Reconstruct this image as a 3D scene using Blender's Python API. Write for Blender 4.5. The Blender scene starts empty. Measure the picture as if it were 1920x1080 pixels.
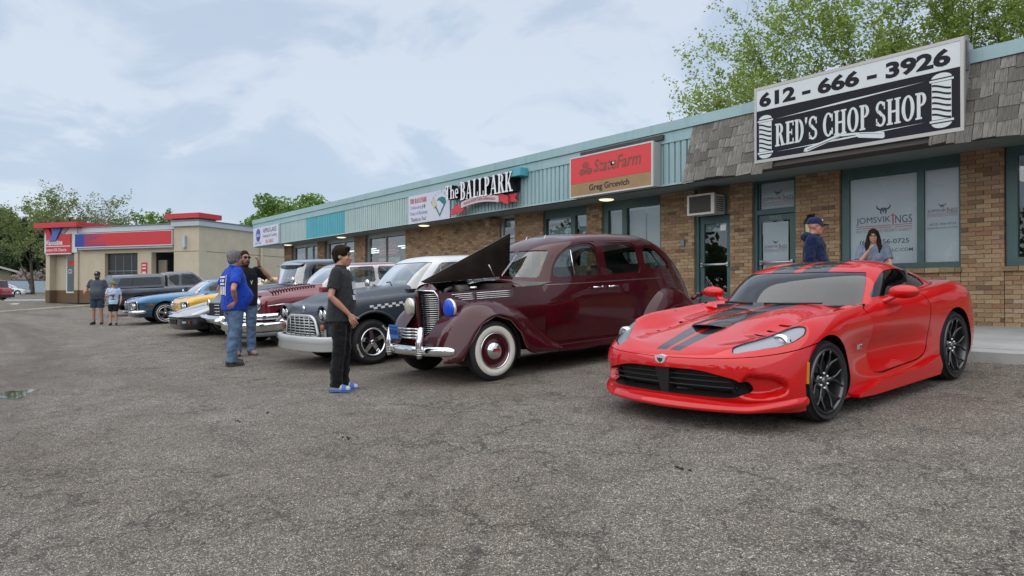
import bpy, bmesh, math, random
import numpy as np
from mathutils import Vector, Matrix, Euler
SC = bpy.context.scene
COL = SC.collection
rnd = random.Random(7)
NR = np.random.RandomState(11)
PI = math.pi

# ------------------------------------------------------------ camera
F_PX = 1331.0
PITCH = math.atan(11.0 / F_PX)
cam_d = bpy.data.cameras.new('camera')
cam = bpy.data.objects.new('camera', cam_d); COL.objects.link(cam)
cam_d.sensor_width = 36.0; cam_d.lens = 36.0 * F_PX / 1920.0
cam_d.clip_start = 0.05; cam_d.clip_end = 4000.0
cam.location = (0.0, 0.0, 1.37)
cam.rotation_euler = (PI / 2 + PITCH, 0.0, math.atan2(0.7807, 0.6249))
SC.camera = cam

# ------------------------------------------------------------ sky and sun
SUN_EL, SUN_AZ = math.radians(60), math.radians(165)   # azimuth measured from +Y clockwise
W = bpy.data.worlds.new('World'); SC.world = W; W.use_nodes = True
nt = W.node_tree; nt.nodes.clear()
def wn(t, **k):
 n = nt.nodes.new(t)
 for a, b in k.items(): setattr(n, a, b)
 return n
def wl(a, b): nt.links.new(a, b)
w_out = wn('ShaderNodeOutputWorld'); w_bg = wn('ShaderNodeBackground')
w_sky = wn('ShaderNodeTexSky', sky_type='NISHITA', sun_disc=False)
w_sky.sun_elevation = SUN_EL; w_sky.sun_rotation = SUN_AZ
w_sky.air_density = 1.0; w_sky.dust_density = 1.6; w_sky.ozone_density = 1.2
w_tc = wn('ShaderNodeTexCoord')
w_sep = wn('ShaderNodeSeparateXYZ'); wl(w_tc.outputs['Generated'], w_sep.inputs[0])
# project the view direction on a cloud deck: (x, y) / (z + 0.12)
w_zc = wn('ShaderNodeMath', operation='MAXIMUM'); wl(w_sep.outputs[2], w_zc.inputs[0]); w_zc.inputs[1].default_value = 0.0
w_za = wn('ShaderNodeMath', operation='ADD'); wl(w_zc.outputs[0], w_za.inputs[0]); w_za.inputs[1].default_value = 0.28
w_div = wn('ShaderNodeVectorMath', operation='DIVIDE')
w_cmb = wn('ShaderNodeCombineXYZ')
wl(w_za.outputs[0], w_cmb.inputs[0]); wl(w_za.outputs[0], w_cmb.inputs[1]); w_cmb.inputs[2].default_value = 1.0
wl(w_tc.outputs['Generated'], w_div.inputs[0]); wl(w_cmb.outputs[0], w_div.inputs[1])
w_map = wn('ShaderNodeMapping'); w_map.inputs['Scale'].default_value = (1.0, 1.0, 0.0)
w_map.inputs['Location'].default_value = (5.2, 8.6, 0.0)
wl(w_div.outputs[0], w_map.inputs[0])
w_n1 = wn('ShaderNodeTexNoise'); w_n1.inputs['Scale'].default_value = 0.5; w_n1.inputs['Detail'].default_value = 3
w_n1.inputs['Distortion'].default_value = 0.5
w_n2 = wn('ShaderNodeTexNoise'); w_n2.inputs['Scale'].default_value = 2.3; w_n2.inputs['Detail'].default_value = 9
w_n2.inputs['Roughness'].default_value = 0.55; w_n2.inputs['Distortion'].default_value = 0.6
wl(w_map.outputs[0], w_n1.inputs[0]); wl(w_map.outputs[0], w_n2.inputs[0])
w_mixn = wn('ShaderNodeMath', operation='MULTIPLY_ADD')
wl(w_n2.outputs[0], w_mixn.inputs[0]); w_mixn.inputs[1].default_value = 0.85; wl(w_n1.outputs[0], w_mixn.inputs[2])
w_rmp = wn('ShaderNodeValToRGB')
w_rmp.color_ramp.elements[0].position = 0.6; w_rmp.color_ramp.elements[0].color = (2.05, 2.55, 3.2, 1)
w_rmp.color_ramp.elements[1].position = 1.24; w_rmp.color_ramp.elements[1].color = (3.15, 3.5, 3.95, 1)
e = w_rmp.color_ramp.elements.new(0.92); e.color = (2.5, 2.95, 3.55, 1)
wl(w_mixn.outputs[0], w_rmp.inputs[0])
w_mx = wn('ShaderNodeMix', data_type='RGBA'); w_mx.inputs[0].default_value = 0.88
wl(w_sky.outputs[0], w_mx.inputs[6]); wl(w_rmp.outputs[0], w_mx.inputs[7])
wl(w_mx.outputs[2], w_bg.inputs[0]); w_bg.inputs[1].default_value = 0.105
wl(w_bg.outputs[0], w_out.inputs[0])

sun_d = bpy.data.lights.new('sun', 'SUN'); sun = bpy.data.objects.new('sun', sun_d); COL.objects.link(sun)
sun_d.energy = 1.4; sun_d.angle = math.radians(115); sun_d.color = (1.0, 0.95, 0.89)
sd = Vector((math.sin(SUN_AZ) * math.cos(SUN_EL), math.cos(SUN_AZ) * math.cos(SUN_EL), math.sin(SUN_EL)))
sun.rotation_euler = sd.to_track_quat('Z', 'Y').to_euler()
sun.location = (0, 0, 60)
SC.view_settings.view_transform = 'Standard'; SC.view_settings.look = 'None'
SC.view_settings.exposure = 1.06; SC.view_settings.gamma = 1.0
SC.view_settings.use_curve_mapping = False
SC.render.engine = 'CYCLES'
SC.cycles.max_bounces = 8; SC.cycles.transparent_max_bounces = 12
SC.cycles.caustics_reflective = False; SC.cycles.caustics_refractive = False

# ------------------------------------------------------------ tags and objects
def tag(o, label=None, cat=None, group=None, kind=None):
 if label: o['label'] = label
 if cat: o['category'] = cat
 if group: o['group'] = group
 if kind: o['kind'] = kind
 return o
def empty(name, loc=(0, 0, 0), parent=None, rot=None):
 o = bpy.data.objects.new(name, None); COL.objects.link(o)
 o.location = loc; o.empty_display_size = 0.2
 if rot is not None: o.rotation_euler = rot
 if parent: o.parent = parent
 return o
def thing(name, label, cat, loc=(0, 0, 0), rot=None, group=None):
 return tag(empty(name, loc, None, rot), label, cat, group)
def link(name, me, material=None, parent=None, loc=None, rot=None):
 o = bpy.data.objects.new(name, me); COL.objects.link(o)
 if material is not None and not me.materials: me.materials.append(material)
 if parent: o.parent = parent
 if loc is not None: o.location = loc
 if rot is not None: o.rotation_euler = rot
 return o
def copy_tree(o, parent=None):
 c = o.copy(); COL.objects.link(c); c.parent = parent
 for ch in list(o.children):
  copy_tree(ch, c)
 return c

class MB:
 """collects polygons for one mesh"""
 def __init__(s): s.v = []; s.f = []; s.m = []; s.sm = []
 def add(s, vs, fs, mi=0, smooth=False):
  b = len(s.v); s.v.extend([tuple(map(float, p)) for p in vs])
  for f in fs:
   s.f.append([b + i for i in f]); s.m.append(mi); s.sm.append(smooth)
  return s
 def box(s, x0, x1, y0, y1, z0, z1, mi=0, M=None):
  vs = [(x, y, z) for x in (x0, x1) for y in (y0, y1) for z in (z0, z1)]
  if M is not None: vs = [tuple(M @ Vector(p)) for p in vs]
  return s.add(vs, [(0, 1, 3, 2), (4, 6, 7, 5), (0, 4, 5, 1), (2, 3, 7, 6), (0, 2, 6, 4), (1, 5, 7, 3)], mi)
 def prism(s, pts, y0, y1, mi=0, ax='y'):
  """2D outline extruded; pts in (x,z) for ax y, (y,z) for ax x, (x,y) for ax z"""
  n = len(pts)
  def P(a, b, t): return (a, t, b) if ax == 'y' else ((t, a, b) if ax == 'x' else (a, b, t))
  vs = [P(a, b, y0) for a, b in pts] + [P(a, b, y1) for a, b in pts]
  fs = [tuple(range(n)), tuple(range(2 * n - 1, n - 1, -1))] + [(i, i + n, (i + 1) % n + n, (i + 1) % n) for i in range(n)]
  return s.add(vs, fs, mi)
 def tube(s, pts, r, n=8, mi=0, caps=True, sc=(1, 1)):
  pts = [np.array(p, float) for p in pts]; rs = r if hasattr(r, '__len__') else [r] * len(pts)
  vs = []; up = None
  for i, p in enumerate(pts):
   t = pts[min(i + 1, len(pts) - 1)] - pts[max(i - 1, 0)]; t /= (np.linalg.norm(t) + 1e-9)
   if up is None: up = np.array((0, 0, 1.)) if abs(t[2]) < .9 else np.array((1., 0, 0))
   a = np.cross(t, up); a /= (np.linalg.norm(a) + 1e-9); b = np.cross(a, t); up = b
   for k in range(n):
    th = 2 * PI * k / n
    vs.append(p + rs[i] * (a * math.cos(th) * sc[0] + b * math.sin(th) * sc[1]))
  fs = [(i * n + k, i * n + (k + 1) % n, (i + 1) * n + (k + 1) % n, (i + 1) * n + k) for i in range(len(pts) - 1) for k in range(n)]
  if caps: fs += [tuple(range(n - 1, -1, -1)), tuple(range((len(pts) - 1) * n, len(pts) * n))]
  return s.add(vs, fs, mi, True)
 def lathe(s, prof, n=32, mi=0, axis='y', c=(0, 0, 0), close=False, a0=0, a1=2 * PI):
  """prof: (radius, offset along axis)"""
  full = abs(a1 - a0 - 2 * PI) < 1e-6; N = n if full else n + 1
  vs = []
  for r, h in prof:
   for k in range(N):
    th = a0 + (a1 - a0) * k / n; u, w = r * math.cos(th), r * math.sin(th)
    p = (u, h, w) if axis == 'y' else ((h, u, w) if axis == 'x' else (u, w, h))
    vs.append((p[0] + c[0], p[1] + c[1], p[2] + c[2]))
  m = len(prof); fs = []
  for i in range(m if close else m - 1):
   j = (i + 1) % m
   for k in range(n if full else n):
    k2 = (k + 1) % N
    fs.append((i * N + k, j * N + k, j * N + k2, i * N + k2))
  return s.add(vs, fs, mi, True)
 def ball(s, c, r, n=12, m=8, mi=0, R=None):
  r = (r, r, r) if not hasattr(r, '__len__') else r
  vs = []
  for i in range(m + 1):
   ph = PI * i / m
   for k in range(n):
    th = 2 * PI * k / n
    p = np.array((r[0] * math.sin(ph) * math.cos(th), r[1] * math.sin(ph) * math.sin(th), r[2] * math.cos(ph)))
    if R is not None: p = np.array(R @ Vector(p))
    vs.append(p + np.array(c))
  fs = [(i * n + k, (i + 1) * n + k, (i + 1) * n + (k + 1) % n, i * n + (k + 1) % n) for i in range(m) for k in range(n)]
  return s.add(vs, fs, mi, True)
 def mesh(s, name, mats, weld=0.0, fixn=True):
  me = bpy.data.meshes.new(name)
  me.from_pydata(s.v, [], s.f)
  if not isinstance(mats, (list, tuple)): mats = [mats]
  for m in mats: me.materials.append(m)
  me.polygons.foreach_set('material_index', s.m); me.polygons.foreach_set('use_smooth', s.sm)
  if fixn or weld:
   bm = bmesh.new(); bm.from_mesh(me)
   if weld: bmesh.ops.remove_doubles(bm, verts=bm.verts, dist=weld)
   if fixn: bmesh.ops.recalc_face_normals(bm, faces=bm.faces)
   bm.to_mesh(me); bm.free()
  me.update()
  return me
 def build(s, name, mats, parent=None, loc=None, rot=None, weld=0.0, fixn=True):
  return link(name, s.mesh(name, mats, weld, fixn), None, parent, loc, rot)

# ------------------------------------------------------------ materials
MATS = {}
class NT:
 def __init__(s, m): s.t = m.node_tree; s.n = s.t.nodes; s.bsdf = s.n['Principled BSDF']
 def new(s, t, ins=None, **k):
  n = s.n.new(t)
  for a, b in k.items(): setattr(n, a, b)
  for a, b in (ins or {}).items():
   if hasattr(b, 'is_output'): s.t.links.new(b, n.inputs[a])
   else: n.inputs[a].default_value = b
  return n
 def link(s, a, b): s.t.links.new(a, b)
 def math(s, op, a, b=None, c=None, clamp=False):
  n = s.n.new('ShaderNodeMath'); n.operation = op; n.use_clamp = clamp
  for i, x in enumerate((a, b, c)):
   if x is None: continue
   if hasattr(x, 'is_output'): s.t.links.new(x, n.inputs[i])
   else: n.inputs[i].default_value = x
  return n.outputs[0]
 def ramp(s, fac, stops):
  n = s.n.new('ShaderNodeValToRGB'); r = n.color_ramp
  while len(r.elements) < len(stops): r.elements.new(0.5)
  for e_, (p, c) in zip(r.elements, stops):
   e_.position = p; e_.color = (c, c, c, 1) if not hasattr(c, '__len__') else (*c, 1)
  s.t.links.new(fac, n.inputs[0]); return n.outputs[0]
 def mix(s, fac, a, b, blend='MIX'):
  n = s.n.new('ShaderNodeMix'); n.data_type = 'RGBA'; n.blend_type = blend
  for i, x in ((0, fac), (6, a), (7, b)):
   if hasattr(x, 'is_output'): s.t.links.new(x, n.inputs[i])
   elif i == 0: n.inputs[0].default_value = x
   else: n.inputs[i].default_value = (*x, 1) if len(x) == 3 else x
  return n.outputs[2]
 def noise(s, scale, detail=4, rough=.5, vec=None, dist=0.):
  n = s.new('ShaderNodeTexNoise', {'Scale': scale, 'Detail': detail, 'Roughness': rough, 'Distortion': dist})
  if vec is None: vec = s.co()
  s.t.links.new(vec, n.inputs['Vector']); return n.outputs[0]
 def co(s):
  if not hasattr(s, '_co'): s._co = s.new('ShaderNodeTexCoord').outputs['Object']
  return s._co
 def bump(s, h, strength=.3, dist=.01):
  n = s.new('ShaderNodeBump', {'Strength': strength, 'Distance': dist}); s.link(h, n.inputs['Height'])
  s.link(n.outputs[0], s.bsdf.inputs['Normal']); return n
def new_mat(name):
 m = bpy.data.materials.new(name); m.use_nodes = True; MATS[name] = m
 return m, NT(m)
def mat(name, col, rough=.5, metal=0., coat=0., var=0., vscale=6., bump=0., bscale=60., emit=0., spec=.5, sheen=0.):
 if name in MATS: return MATS[name]
 m, t = new_mat(name); b = t.bsdf
 b.inputs['Base Color'].default_value = (*col, 1); b.inputs['Roughness'].default_value = rough
 b.inputs['Metallic'].default_value = metal; b.inputs['Coat Weight'].default_value = coat
 b.inputs['Coat Roughness'].default_value = .03; b.inputs['Specular IOR Level'].default_value = spec
 if sheen: b.inputs['Sheen Weight'].default_value = sheen
 if var:
  f = t.noise(vscale, 6, .6)
  r = t.ramp(f, [(.3, [c * (1 - var) for c in col]), (.7, [min(1, c * (1 + var)) for c in col])])
  t.link(r, b.inputs['Base Color'])
  q = t.ramp(f, [(.3, max(0, rough - .08)), (.7, min(1, rough + .08))]); t.link(q, b.inputs['Roughness'])
 if bump: t.bump(t.noise(bscale, 4, .6), bump, .01)
 if emit:
  b.inputs['Emission Color'].default_value = (*col, 1); b.inputs['Emission Strength'].default_value = emit
 return m
def glass(name, tint=(.55, .62, .6), refl=1.0, rough=.0, boost=1.):
 """thin pane: tinted see-through mixed with a clear reflection by angle"""
 if name in MATS: return MATS[name]
 m, t = new_mat(name); n = t.n; n.remove(t.bsdf)
 tr = t.new('ShaderNodeBsdfTransparent'); tr.inputs[0].default_value = (*tint, 1)
 gl = t.new('ShaderNodeBsdfGlossy'); gl.inputs['Roughness'].default_value = rough; gl.inputs[0].default_value = (refl, refl, refl, 1)
 geo = t.new('ShaderNodeNewGeometry'); ior = t.math('MULTIPLY_ADD', geo.outputs['Backfacing'], 1 / 1.5 - 1.5, 1.5)
 fr = t.new('ShaderNodeFresnel', {'IOR': ior})
 k = t.math('MULTIPLY_ADD', fr.outputs[0], 1.35 * boost, 0.035 * boost, True)
 mx = t.new('ShaderNodeMixShader'); t.link(k, mx.inputs[0]); t.link(tr.outputs[0], mx.inputs[1]); t.link(gl.outputs[0], mx.inputs[2])
 t.link(mx.outputs[0], n['Material Output'].inputs[0])
 return m
M_chrome = mat('chrome', (.78, .79, .8), .06, 1.)
M_chrome_old = mat('worn_chrome', (.66, .66, .66), .14, 1., var=.12, vscale=14)
M_alu = mat('aluminium', (.6, .61, .62), .35, 1., var=.08)
M_black = mat('black_plastic', (.012, .012, .013), .45, bump=.05)
M_dark = mat('dark_cavity', (.006, .006, .007), .9)
M_rubber = mat('tyre_rubber', (.018, .018, .019), .75, var=.25, vscale=20, bump=.15, bscale=90)
M_white = mat('white_paint', (.74, .75, .75), .4, var=.04)
M_concrete = None

# ------------------------------------------------------------ ground shape
def lot(x, y):
 yy = y if y > -8 else -8 - 0.25 * (-8 - y) * 0
 return .057 * yy - .004 * max(min(x, 20), -52)
ROLL = math.atan(.057)
def curve_tx(body, size, name='txt', bold=0., align='LEFT', ext=0., space=1., shear=0., sx=1.):
 """a text turned into a mesh; built in the x-z plane facing -y"""
 c = bpy.data.curves.new(name, 'FONT'); c.body = body; c.size = size; c.offset = bold; c.extrude = ext
 c.align_x = align; c.space_character = space; c.shear = shear; c.resolution_u = 3
 o = bpy.data.objects.new(name, c); COL.objects.link(o)
 dg = bpy.context.evaluated_depsgraph_get(); dg.update()
 me = bpy.data.meshes.new_from_object(o.evaluated_get(dg)); bpy.data.objects.remove(o); bpy.data.curves.remove(c)
 me.transform(Matrix(((sx, 0, 0, 0), (0, 0, -1, 0), (0, 1, 0, 0), (0, 0, 0, 1))))
 me.materials.clear()
 return me
def text_obj(body, x0, x1, zc, y, material, parent, h=None, name='lettering', bold=0., shear=0., space=1., ext=0.):
 """text fitted between x0 and x1, centred at height zc with capital height h"""
 me = curve_tx(body, 1.0, name, bold, shear=shear, space=space)
 v = np.empty(len(me.vertices) * 3); me.vertices.foreach_get('co', v); v = v.reshape(-1, 3)
 lo, hi = v.min(0), v.max(0); sx = (x1 - x0) / (hi[0] - lo[0])
 sz = h / (hi[2] - lo[2]) if h else sx
 v[:, 0] = (v[:, 0] - lo[0]) * sx + x0; v[:, 2] = (v[:, 2] - (lo[2] + hi[2]) / 2) * sz + zc; v[:, 1] = y + v[:, 1]
 me.vertices.foreach_set('co', v.ravel()); me.update()
 return link(name, me, material, parent)
# ============================================================ GROUND
def asphalt(name, tone=1.0, brown=1.0, lines=True):
 m, t = new_mat(name); b = t.bsdf; co = t.co()
 big = t.noise(.35, 5, .6, co, .4); med = t.noise(2.2, 5, .65, co); fine = t.noise(34, 4, .7, co)
 base = t.ramp(med, [(.3, (.262 * tone, .234 * tone, .198 * tone)), (.7, (.385 * tone, .35 * tone, .305 * tone))])
 dirt = t.ramp(big, [(.48, 0), (.68, 1)])
 base = t.mix(t.math('MULTIPLY', dirt, .55 * brown), base, (.255 * tone, .205 * tone, .158 * tone))
 v = t.new('ShaderNodeTexVoronoi', {'Scale': 150.0, 'Randomness': 1.0}); t.link(co, v.inputs['Vector'])
 sp = t.new('ShaderNodeSeparateColor'); t.link(v.outputs['Color'], sp.inputs[0])
 chip = t.ramp(sp.outputs[0], [(0., .38), (.25, .7), (.6, 1.0), (.80, 1.3), (.90, 1.9), (1., 3.2)])
 gap = t.ramp(v.outputs['Distance'], [(.2, 1.1), (.6, .4)])
 chip = t.math('MULTIPLY', chip, gap)
 v2 = t.new('ShaderNodeTexVoronoi', {'Scale': 46.0, 'Randomness': 1.0}); t.link(co, v2.inputs['Vector'])
 sp2 = t.new('ShaderNodeSeparateColor'); t.link(v2.outputs['Color'], sp2.inputs[0])
 clump = t.ramp(sp2.outputs[1], [(0., .80), (.5, 1.0), (1., 1.16)])
 dif = t.math('MULTIPLY', t.math('MULTIPLY', chip, clump), t.ramp(fine, [(.3, .86), (.7, 1.12)]))
 c = t.mix(1.0, base, (1, 1, 1)); 
 cc = t.new('ShaderNodeVectorMath', operation='SCALE'); t.link(base, cc.inputs[0]); t.link(dif, cc.inputs['Scale'])
 col = cc.outputs[0]
 # brown/yellow stones here and there
 st = t.ramp(sp.outputs[2], [(.9, 0), (.93, .5)])
 col = t.mix(t.math('MULTIPLY', st, .55), col, (.27, .19, .12))
 # hairline cracks
 warp = t.new('ShaderNodeTexNoise', {'Scale': 1.3, 'Detail': 5.0, 'Roughness': .65}); t.link(co, warp.inputs['Vector'])
 wv = t.new('ShaderNodeVectorMath', operation='MULTIPLY_ADD'); t.link(warp.outputs['Color'], wv.inputs[0]); wv.inputs[1].default_value = (1.5, 1.5, 0); t.link(co, wv.inputs[2])
 vc = t.new('ShaderNodeTexVoronoi', {'Scale': .85}, feature='DISTANCE_TO_EDGE'); t.link(wv.outputs[0], vc.inputs['Vector'])
 vc2 = t.new('ShaderNodeTexVoronoi', {'Scale': 2.2}, feature='DISTANCE_TO_EDGE'); t.link(wv.outputs[0], vc2.inputs['Vector'])
 cr = t.ramp(vc.outputs[0], [(.0, 1), (.005, .75), (.012, 0)])
 cr2 = t.ramp(vc2.outputs[0], [(.0, 1), (.012, .8), (.024, 0)])
 mk = t.ramp(t.noise(.8, 3, .5, co), [(.36, 0), (.52, 1)])
 crk = t.math('MAXIMUM', t.math('MULTIPLY', cr, t.math('MULTIPLY_ADD', mk, .35, .3)), t.math('MULTIPLY', t.math('MULTIPLY', cr2, mk), .5))
 col = t.mix(crk, col, (.022, .02, .018))
 # small oil spots
 oil = t.ramp(t.noise(3.1, 2, .4, co), [(.74, 0), (.79, .7)])
 col = t.mix(oil, col, (.045, .04, .037))
 if lines:   # long dark wheel-track streaks along the row of cars
  mp = t.new('ShaderNodeMapping'); t.link(co, mp.inputs[0]); mp.inputs['Scale'].default_value = (.06, .55, 1); mp.inputs['Rotation'].default_value = (0, 0, .12)
  sk = t.ramp(t.noise(1.0, 6, .7, mp.outputs[0], .5), [(.50, 0), (.64, 1)])
  sx = t.new('ShaderNodeSeparateXYZ'); t.link(co, sx.inputs[0])
  far = t.math('MULTIPLY_ADD', sx.outputs[0], -.12, -.45, True)
  col = t.mix(t.math('MULTIPLY', t.math('MULTIPLY', sk, far), .62), col, (.105, .082, .066))
 t.link(col, b.inputs['Base Color']); b.inputs['Roughness'].default_value = .86; b.inputs['Specular IOR Level'].default_value = .35
 h = t.math('ADD', t.math('MULTIPLY', t.ramp(v.outputs['Distance'], [(.1, 1), (.7, 0)]), .7), t.math('MULTIPLY', fine, .6))
 h = t.math('SUBTRACT', h, t.math('MULTIPLY', crk, 1.6))
 t.bump(h, 1.0, .008)
 return m
M_lot = asphalt('lot_asphalt')
M_drive = asphalt('drive_asphalt', .82, .35, False)
def concrete_mat(name, c, joints=False):
 m, t = new_mat(name); n = t.noise(1.6, 7, .65); f = t.noise(60, 3, .6)
 col = t.ramp(n, [(.3, [x * .78 for x in c]), (.7, [x * 1.14 for x in c])])
 spots = t.ramp(t.noise(5, 5, .7), [(.6, 0), (.75, .5)])
 col = t.mix(spots, col, [x * .55 for x in c])
 t.link(col, t.bsdf.inputs['Base Color']); t.bsdf.inputs['Roughness'].default_value = .85
 t.bump(f, .25, .004); return m
M_concrete = concrete_mat('concrete', (.34, .345, .335))
M_kerb = concrete_mat('kerb_concrete', (.40, .37, .31))
M_grass = mat('verge_grass', (.055, .085, .025), .9, var=.4, vscale=3)

def sheet(name, xs, ys, zf, material, xf=None):
 vs, fs = [], []
 for i, x in enumerate(xs):
  for j, y in enumerate(ys):
   X = xf(x, y) if xf else x
   vs.append((X, y, zf(X, y)))
 n = len(ys)
 for i in range(len(xs) - 1):
  for j in range(n - 1):
   fs.append((i * n + j, (i + 1) * n + j, (i + 1) * n + j + 1, i * n + j + 1))
 mb = MB().add(vs, fs, 0, True)
 o = mb.build(name, material); tag(o, kind='structure'); return o
def kx(y): return -45.1 - .62 * min(max(y, -12), 25)
YK = 9.64
lot_o = sheet('parking_lot', [0, .1, .2, .3, .4, .5, .6, .7, .8, .9, 1], list(np.linspace(-60, -8, 8)) + list(np.linspace(-7, YK, 18)), lot, M_lot,
              lambda a, y: 45 + a * (kx(y) - .05 - 45))
def zfar(x):
 return float(np.interp(-x, [44, 52, 55, 66, 72, 90, 112, 160, 1500], [.5, .76, .83, .84, .88, 1.2, 1.62, 1.75, 3.0]))
def zdrive(x, y):
 k = kx(y) - .3; a = min(1, max(0, (k - x) / 5.0)); z0 = lot(k, min(y, 12)) + .13
 return z0 * (1 - a) + zfar(min(x, -52)) * a
ysf = list(np.linspace(-60, 40, 41))
sheet('driveway', [0, .06, .12, .2, .3, .45, .6, .8, 1.], ysf, zdrive, M_drive, lambda a, y: kx(y) - .28 + a * (-68.6 - kx(y) + .28))
mbk = MB()
yk = np.linspace(-20, 24, 30)
pts = []
for y in yk:
 k = kx(y); z = lot(k, min(y, 12))
 pts.append([(k + .02, y, z - .05), (k + .0, y, z + .10), (k - .04, y, z + .135), (k - .30, y, z + .135), (k - .30, y, z - .05)])
for a, b in zip(pts[:-1], pts[1:]):
 mbk.add(a + b, [(i, i + 1, i + 6, i + 5) for i in range(4)])
tag(mbk.build('kerb', M_kerb), kind='structure')
sheet('grass_verge', [-68.6, -70, -72.4], [-200, -60, -20, 0, 20, 60, 250], lambda x, y: zfar(x) + .06, M_grass)
sheet('street', [-72.4, -80, -90, -101], [-300, -60, 0, 60, 300], lambda x, y: zfar(x), M_drive)
sheet('far_ground', [-101, -112, -130, -160, -400, -1500], [-1500, -300, 0, 300, 1500], lambda x, y: zfar(x), M_grass)
sheet('back_ground', [-72, -46, -30, 0, 60, 400], [22, 30, 60, 150, 1500], lambda x, y: .5, M_grass)
sheet('front_ground', [-68, 0, 60, 400], [-1500, -200, -60.0], lambda x, y: lot(x, -60) + .02, M_grass)
# pavement in front of the shops: kerb and slabs
def zside(y): return float(np.interp(y, [YK, YK + .16, 12.75], [lot(-5, YK) + .135, lot(-5, YK) + .145, .872]))
pav = empty('pavement', (0, 0, 0)); tag(pav, kind='structure')
kb = MB(); X0, X1 = -36.0, 14.0
for i in range(17):
 a, b = X0 + i * (X1 - X0) / 17 + .004, X0 + (i + 1) * (X1 - X0) / 17 - .004
 kb.v.extend([]); z0 = lot(-5, YK)
 prof = [(YK - .02, z0 - .25), (YK, z0 + .11), (YK + .03, z0 + .135), (YK + .16, z0 + .142), (YK + .16, z0 - .25)]
 kb.prism(prof, a, b, 0, 'x')
tag(kb.build('kerbstone', M_concrete, pav), kind='stuff')
xs = list(np.arange(X0, X1 + .1, 1.52))
for i in range(len(xs) - 1):
 for (ya, yb) in ((YK + .168, 11.2), (11.208, 12.76)):
  s_ = MB(); a, b = xs[i] + .005, xs[i + 1] - .005
  vs = [(x, y, z) for x in (a, b) for (y, z) in ((ya, zside(ya)), (yb, zside(yb)), (yb, .3), (ya, .3))]
  s_.add(vs, [(0, 1, 5, 4), (1, 2, 6, 5), (3, 0, 4, 7), (0, 3, 2, 1), (4, 5, 6, 7)])
  s_.build('slab', M_concrete, pav)
# loose grit against the kerb
gm = MB()
for i in range(700):
 x = rnd.uniform(-14, 2); y = YK - .03 - abs(rnd.gauss(0, .07)); r = rnd.uniform(.004, .014)
 gm.ball((x, y, lot(x, y) + r * .4), (r * 1.3, r, r * .7), 5, 3)
tag(gm.build('gravel', mat('grit', (.3, .27, .22), .9, var=.4, vscale=30), fixn=False), kind='stuff')
# rain puddle at the left edge
pz = (-8.8, -.52)
pm = MB(); n = 40; ang = np.linspace(0, 2 * PI, n, endpoint=False)
cx, cy = -11.1, .62
pts = [(cx + (.34 + .12 * math.sin(3 * a + 1) + .1 * math.sin(7 * a)) * math.cos(a), cy + (.30 + .08 * math.sin(4 * a) + .05 * math.sin(9 * a + 2)) * math.sin(a)) for a in ang]
pm.add([(x, y, lot(cx, cy) + .004 + .057 * (y - cy) * .97) for x, y in pts], [tuple(range(n))])
puddle = pm.build('puddle', mat('puddle_water', (.03, .028, .025), .03, spec=.6)); tag(puddle, kind='structure')
dl = MB(); dl.add([(-52.2, 3.0, zdrive(-52.2, 3.) + .006), (-52.0, 3.3, zdrive(-52., 3.3) + .006), (-57, 6.0, zdrive(-57, 6.) + .006), (-57.3, 5.7, zdrive(-57.3, 5.7) + .006)], [(0, 1, 2, 3)])
tag(dl.build('road_marking', M_white), kind='structure')

# ============================================================ STRIP OF SHOPS
YW, YF = 12.7, 11.8          # brick face, fascia face
ZF, ZS, ZT = .87, 3.63, 4.95   # pavement, soffit, roof edge
mall = thing('shop_building', 'long low brick shop building with teal metal fascia and shake shingles', 'building', (0, YW, ZF))
mall_off = Vector((0, -YW, -ZF))
def P(mb, name, m, parent=None, **k):
 """part of the shop building, built in world coordinates"""
 o = mb.build(name, m, parent or mall, **k)
 if parent is None: o.location = mall_off
 return o
# brick material: hue by brick
def brick_mat():
 m, t = new_mat('brick'); 
 geo = t.new('ShaderNodeNewGeometry'); oi = t.new('ShaderNodeObjectInfo')
 r = t.math('FRACT', t.math('ADD', geo.outputs['Random Per Island'], t.math('MULTIPLY', oi.outputs['Random'], 7.31)))
 c = t.ramp(r, [(0., (.12, .08, .05)), (.06, (.25, .162, .092)), (.3, (.34, .21, .112)), (.55, (.41, .268, .148)), (.76, (.46, .33, .19)), (.9, (.34, .20, .12)), (.96, (.32, .15, .09)), (1., (.52, .41, .27))])
 n = t.noise(38, 5, .65); c = t.mix(t.ramp(n, [(.35, .55), (.65, 0)]), c, (.15, .1, .065))
 t.link(c, t.bsdf.inputs['Base Color']); t.bsdf.inputs['Roughness'].default_value = .9
 t.bump(t.noise(70, 4, .7), .7, .008); return m
M_brick = brick_mat()
M_mortar = mat('mortar', (.20, .165, .125), .95, var=.25, vscale=5, bump=.4, bscale=80)
BH, BL = .0715, .218
ZB = ZF - .01
segs = [  # x0, x1, z0, z1, soldier sill
 (-3.78, 3.0, ZB, 1.72), (-4.38, -3.78, ZB, ZS), (-6.34, -4.38, ZB, 1.72), (-7.20, -6.34, ZB, ZS), (-8.65, -8.13, ZB, ZS), (-10.47, -9.55, ZB, ZS),
 (-12.32, -10.47, ZB, 1.72), (-12.85, -12.32, ZB, ZS), (-14.52, -12.85, ZB, 1.72), (-15.75, -14.52, ZB, ZS), (-21.9, -16.45, ZB, ZS),
 (-24.95, -21.9, ZB, 1.35), (-25.9, -24.95, ZB, ZS), (-28.7, -25.9, ZB, 1.35), (-29.45, -28.7, ZB, ZS), (-33.3, -32.4, ZB, ZS)]
bricks = []   # (dist, x0, x1, z0, z1, y)
wallm = MB()
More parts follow.
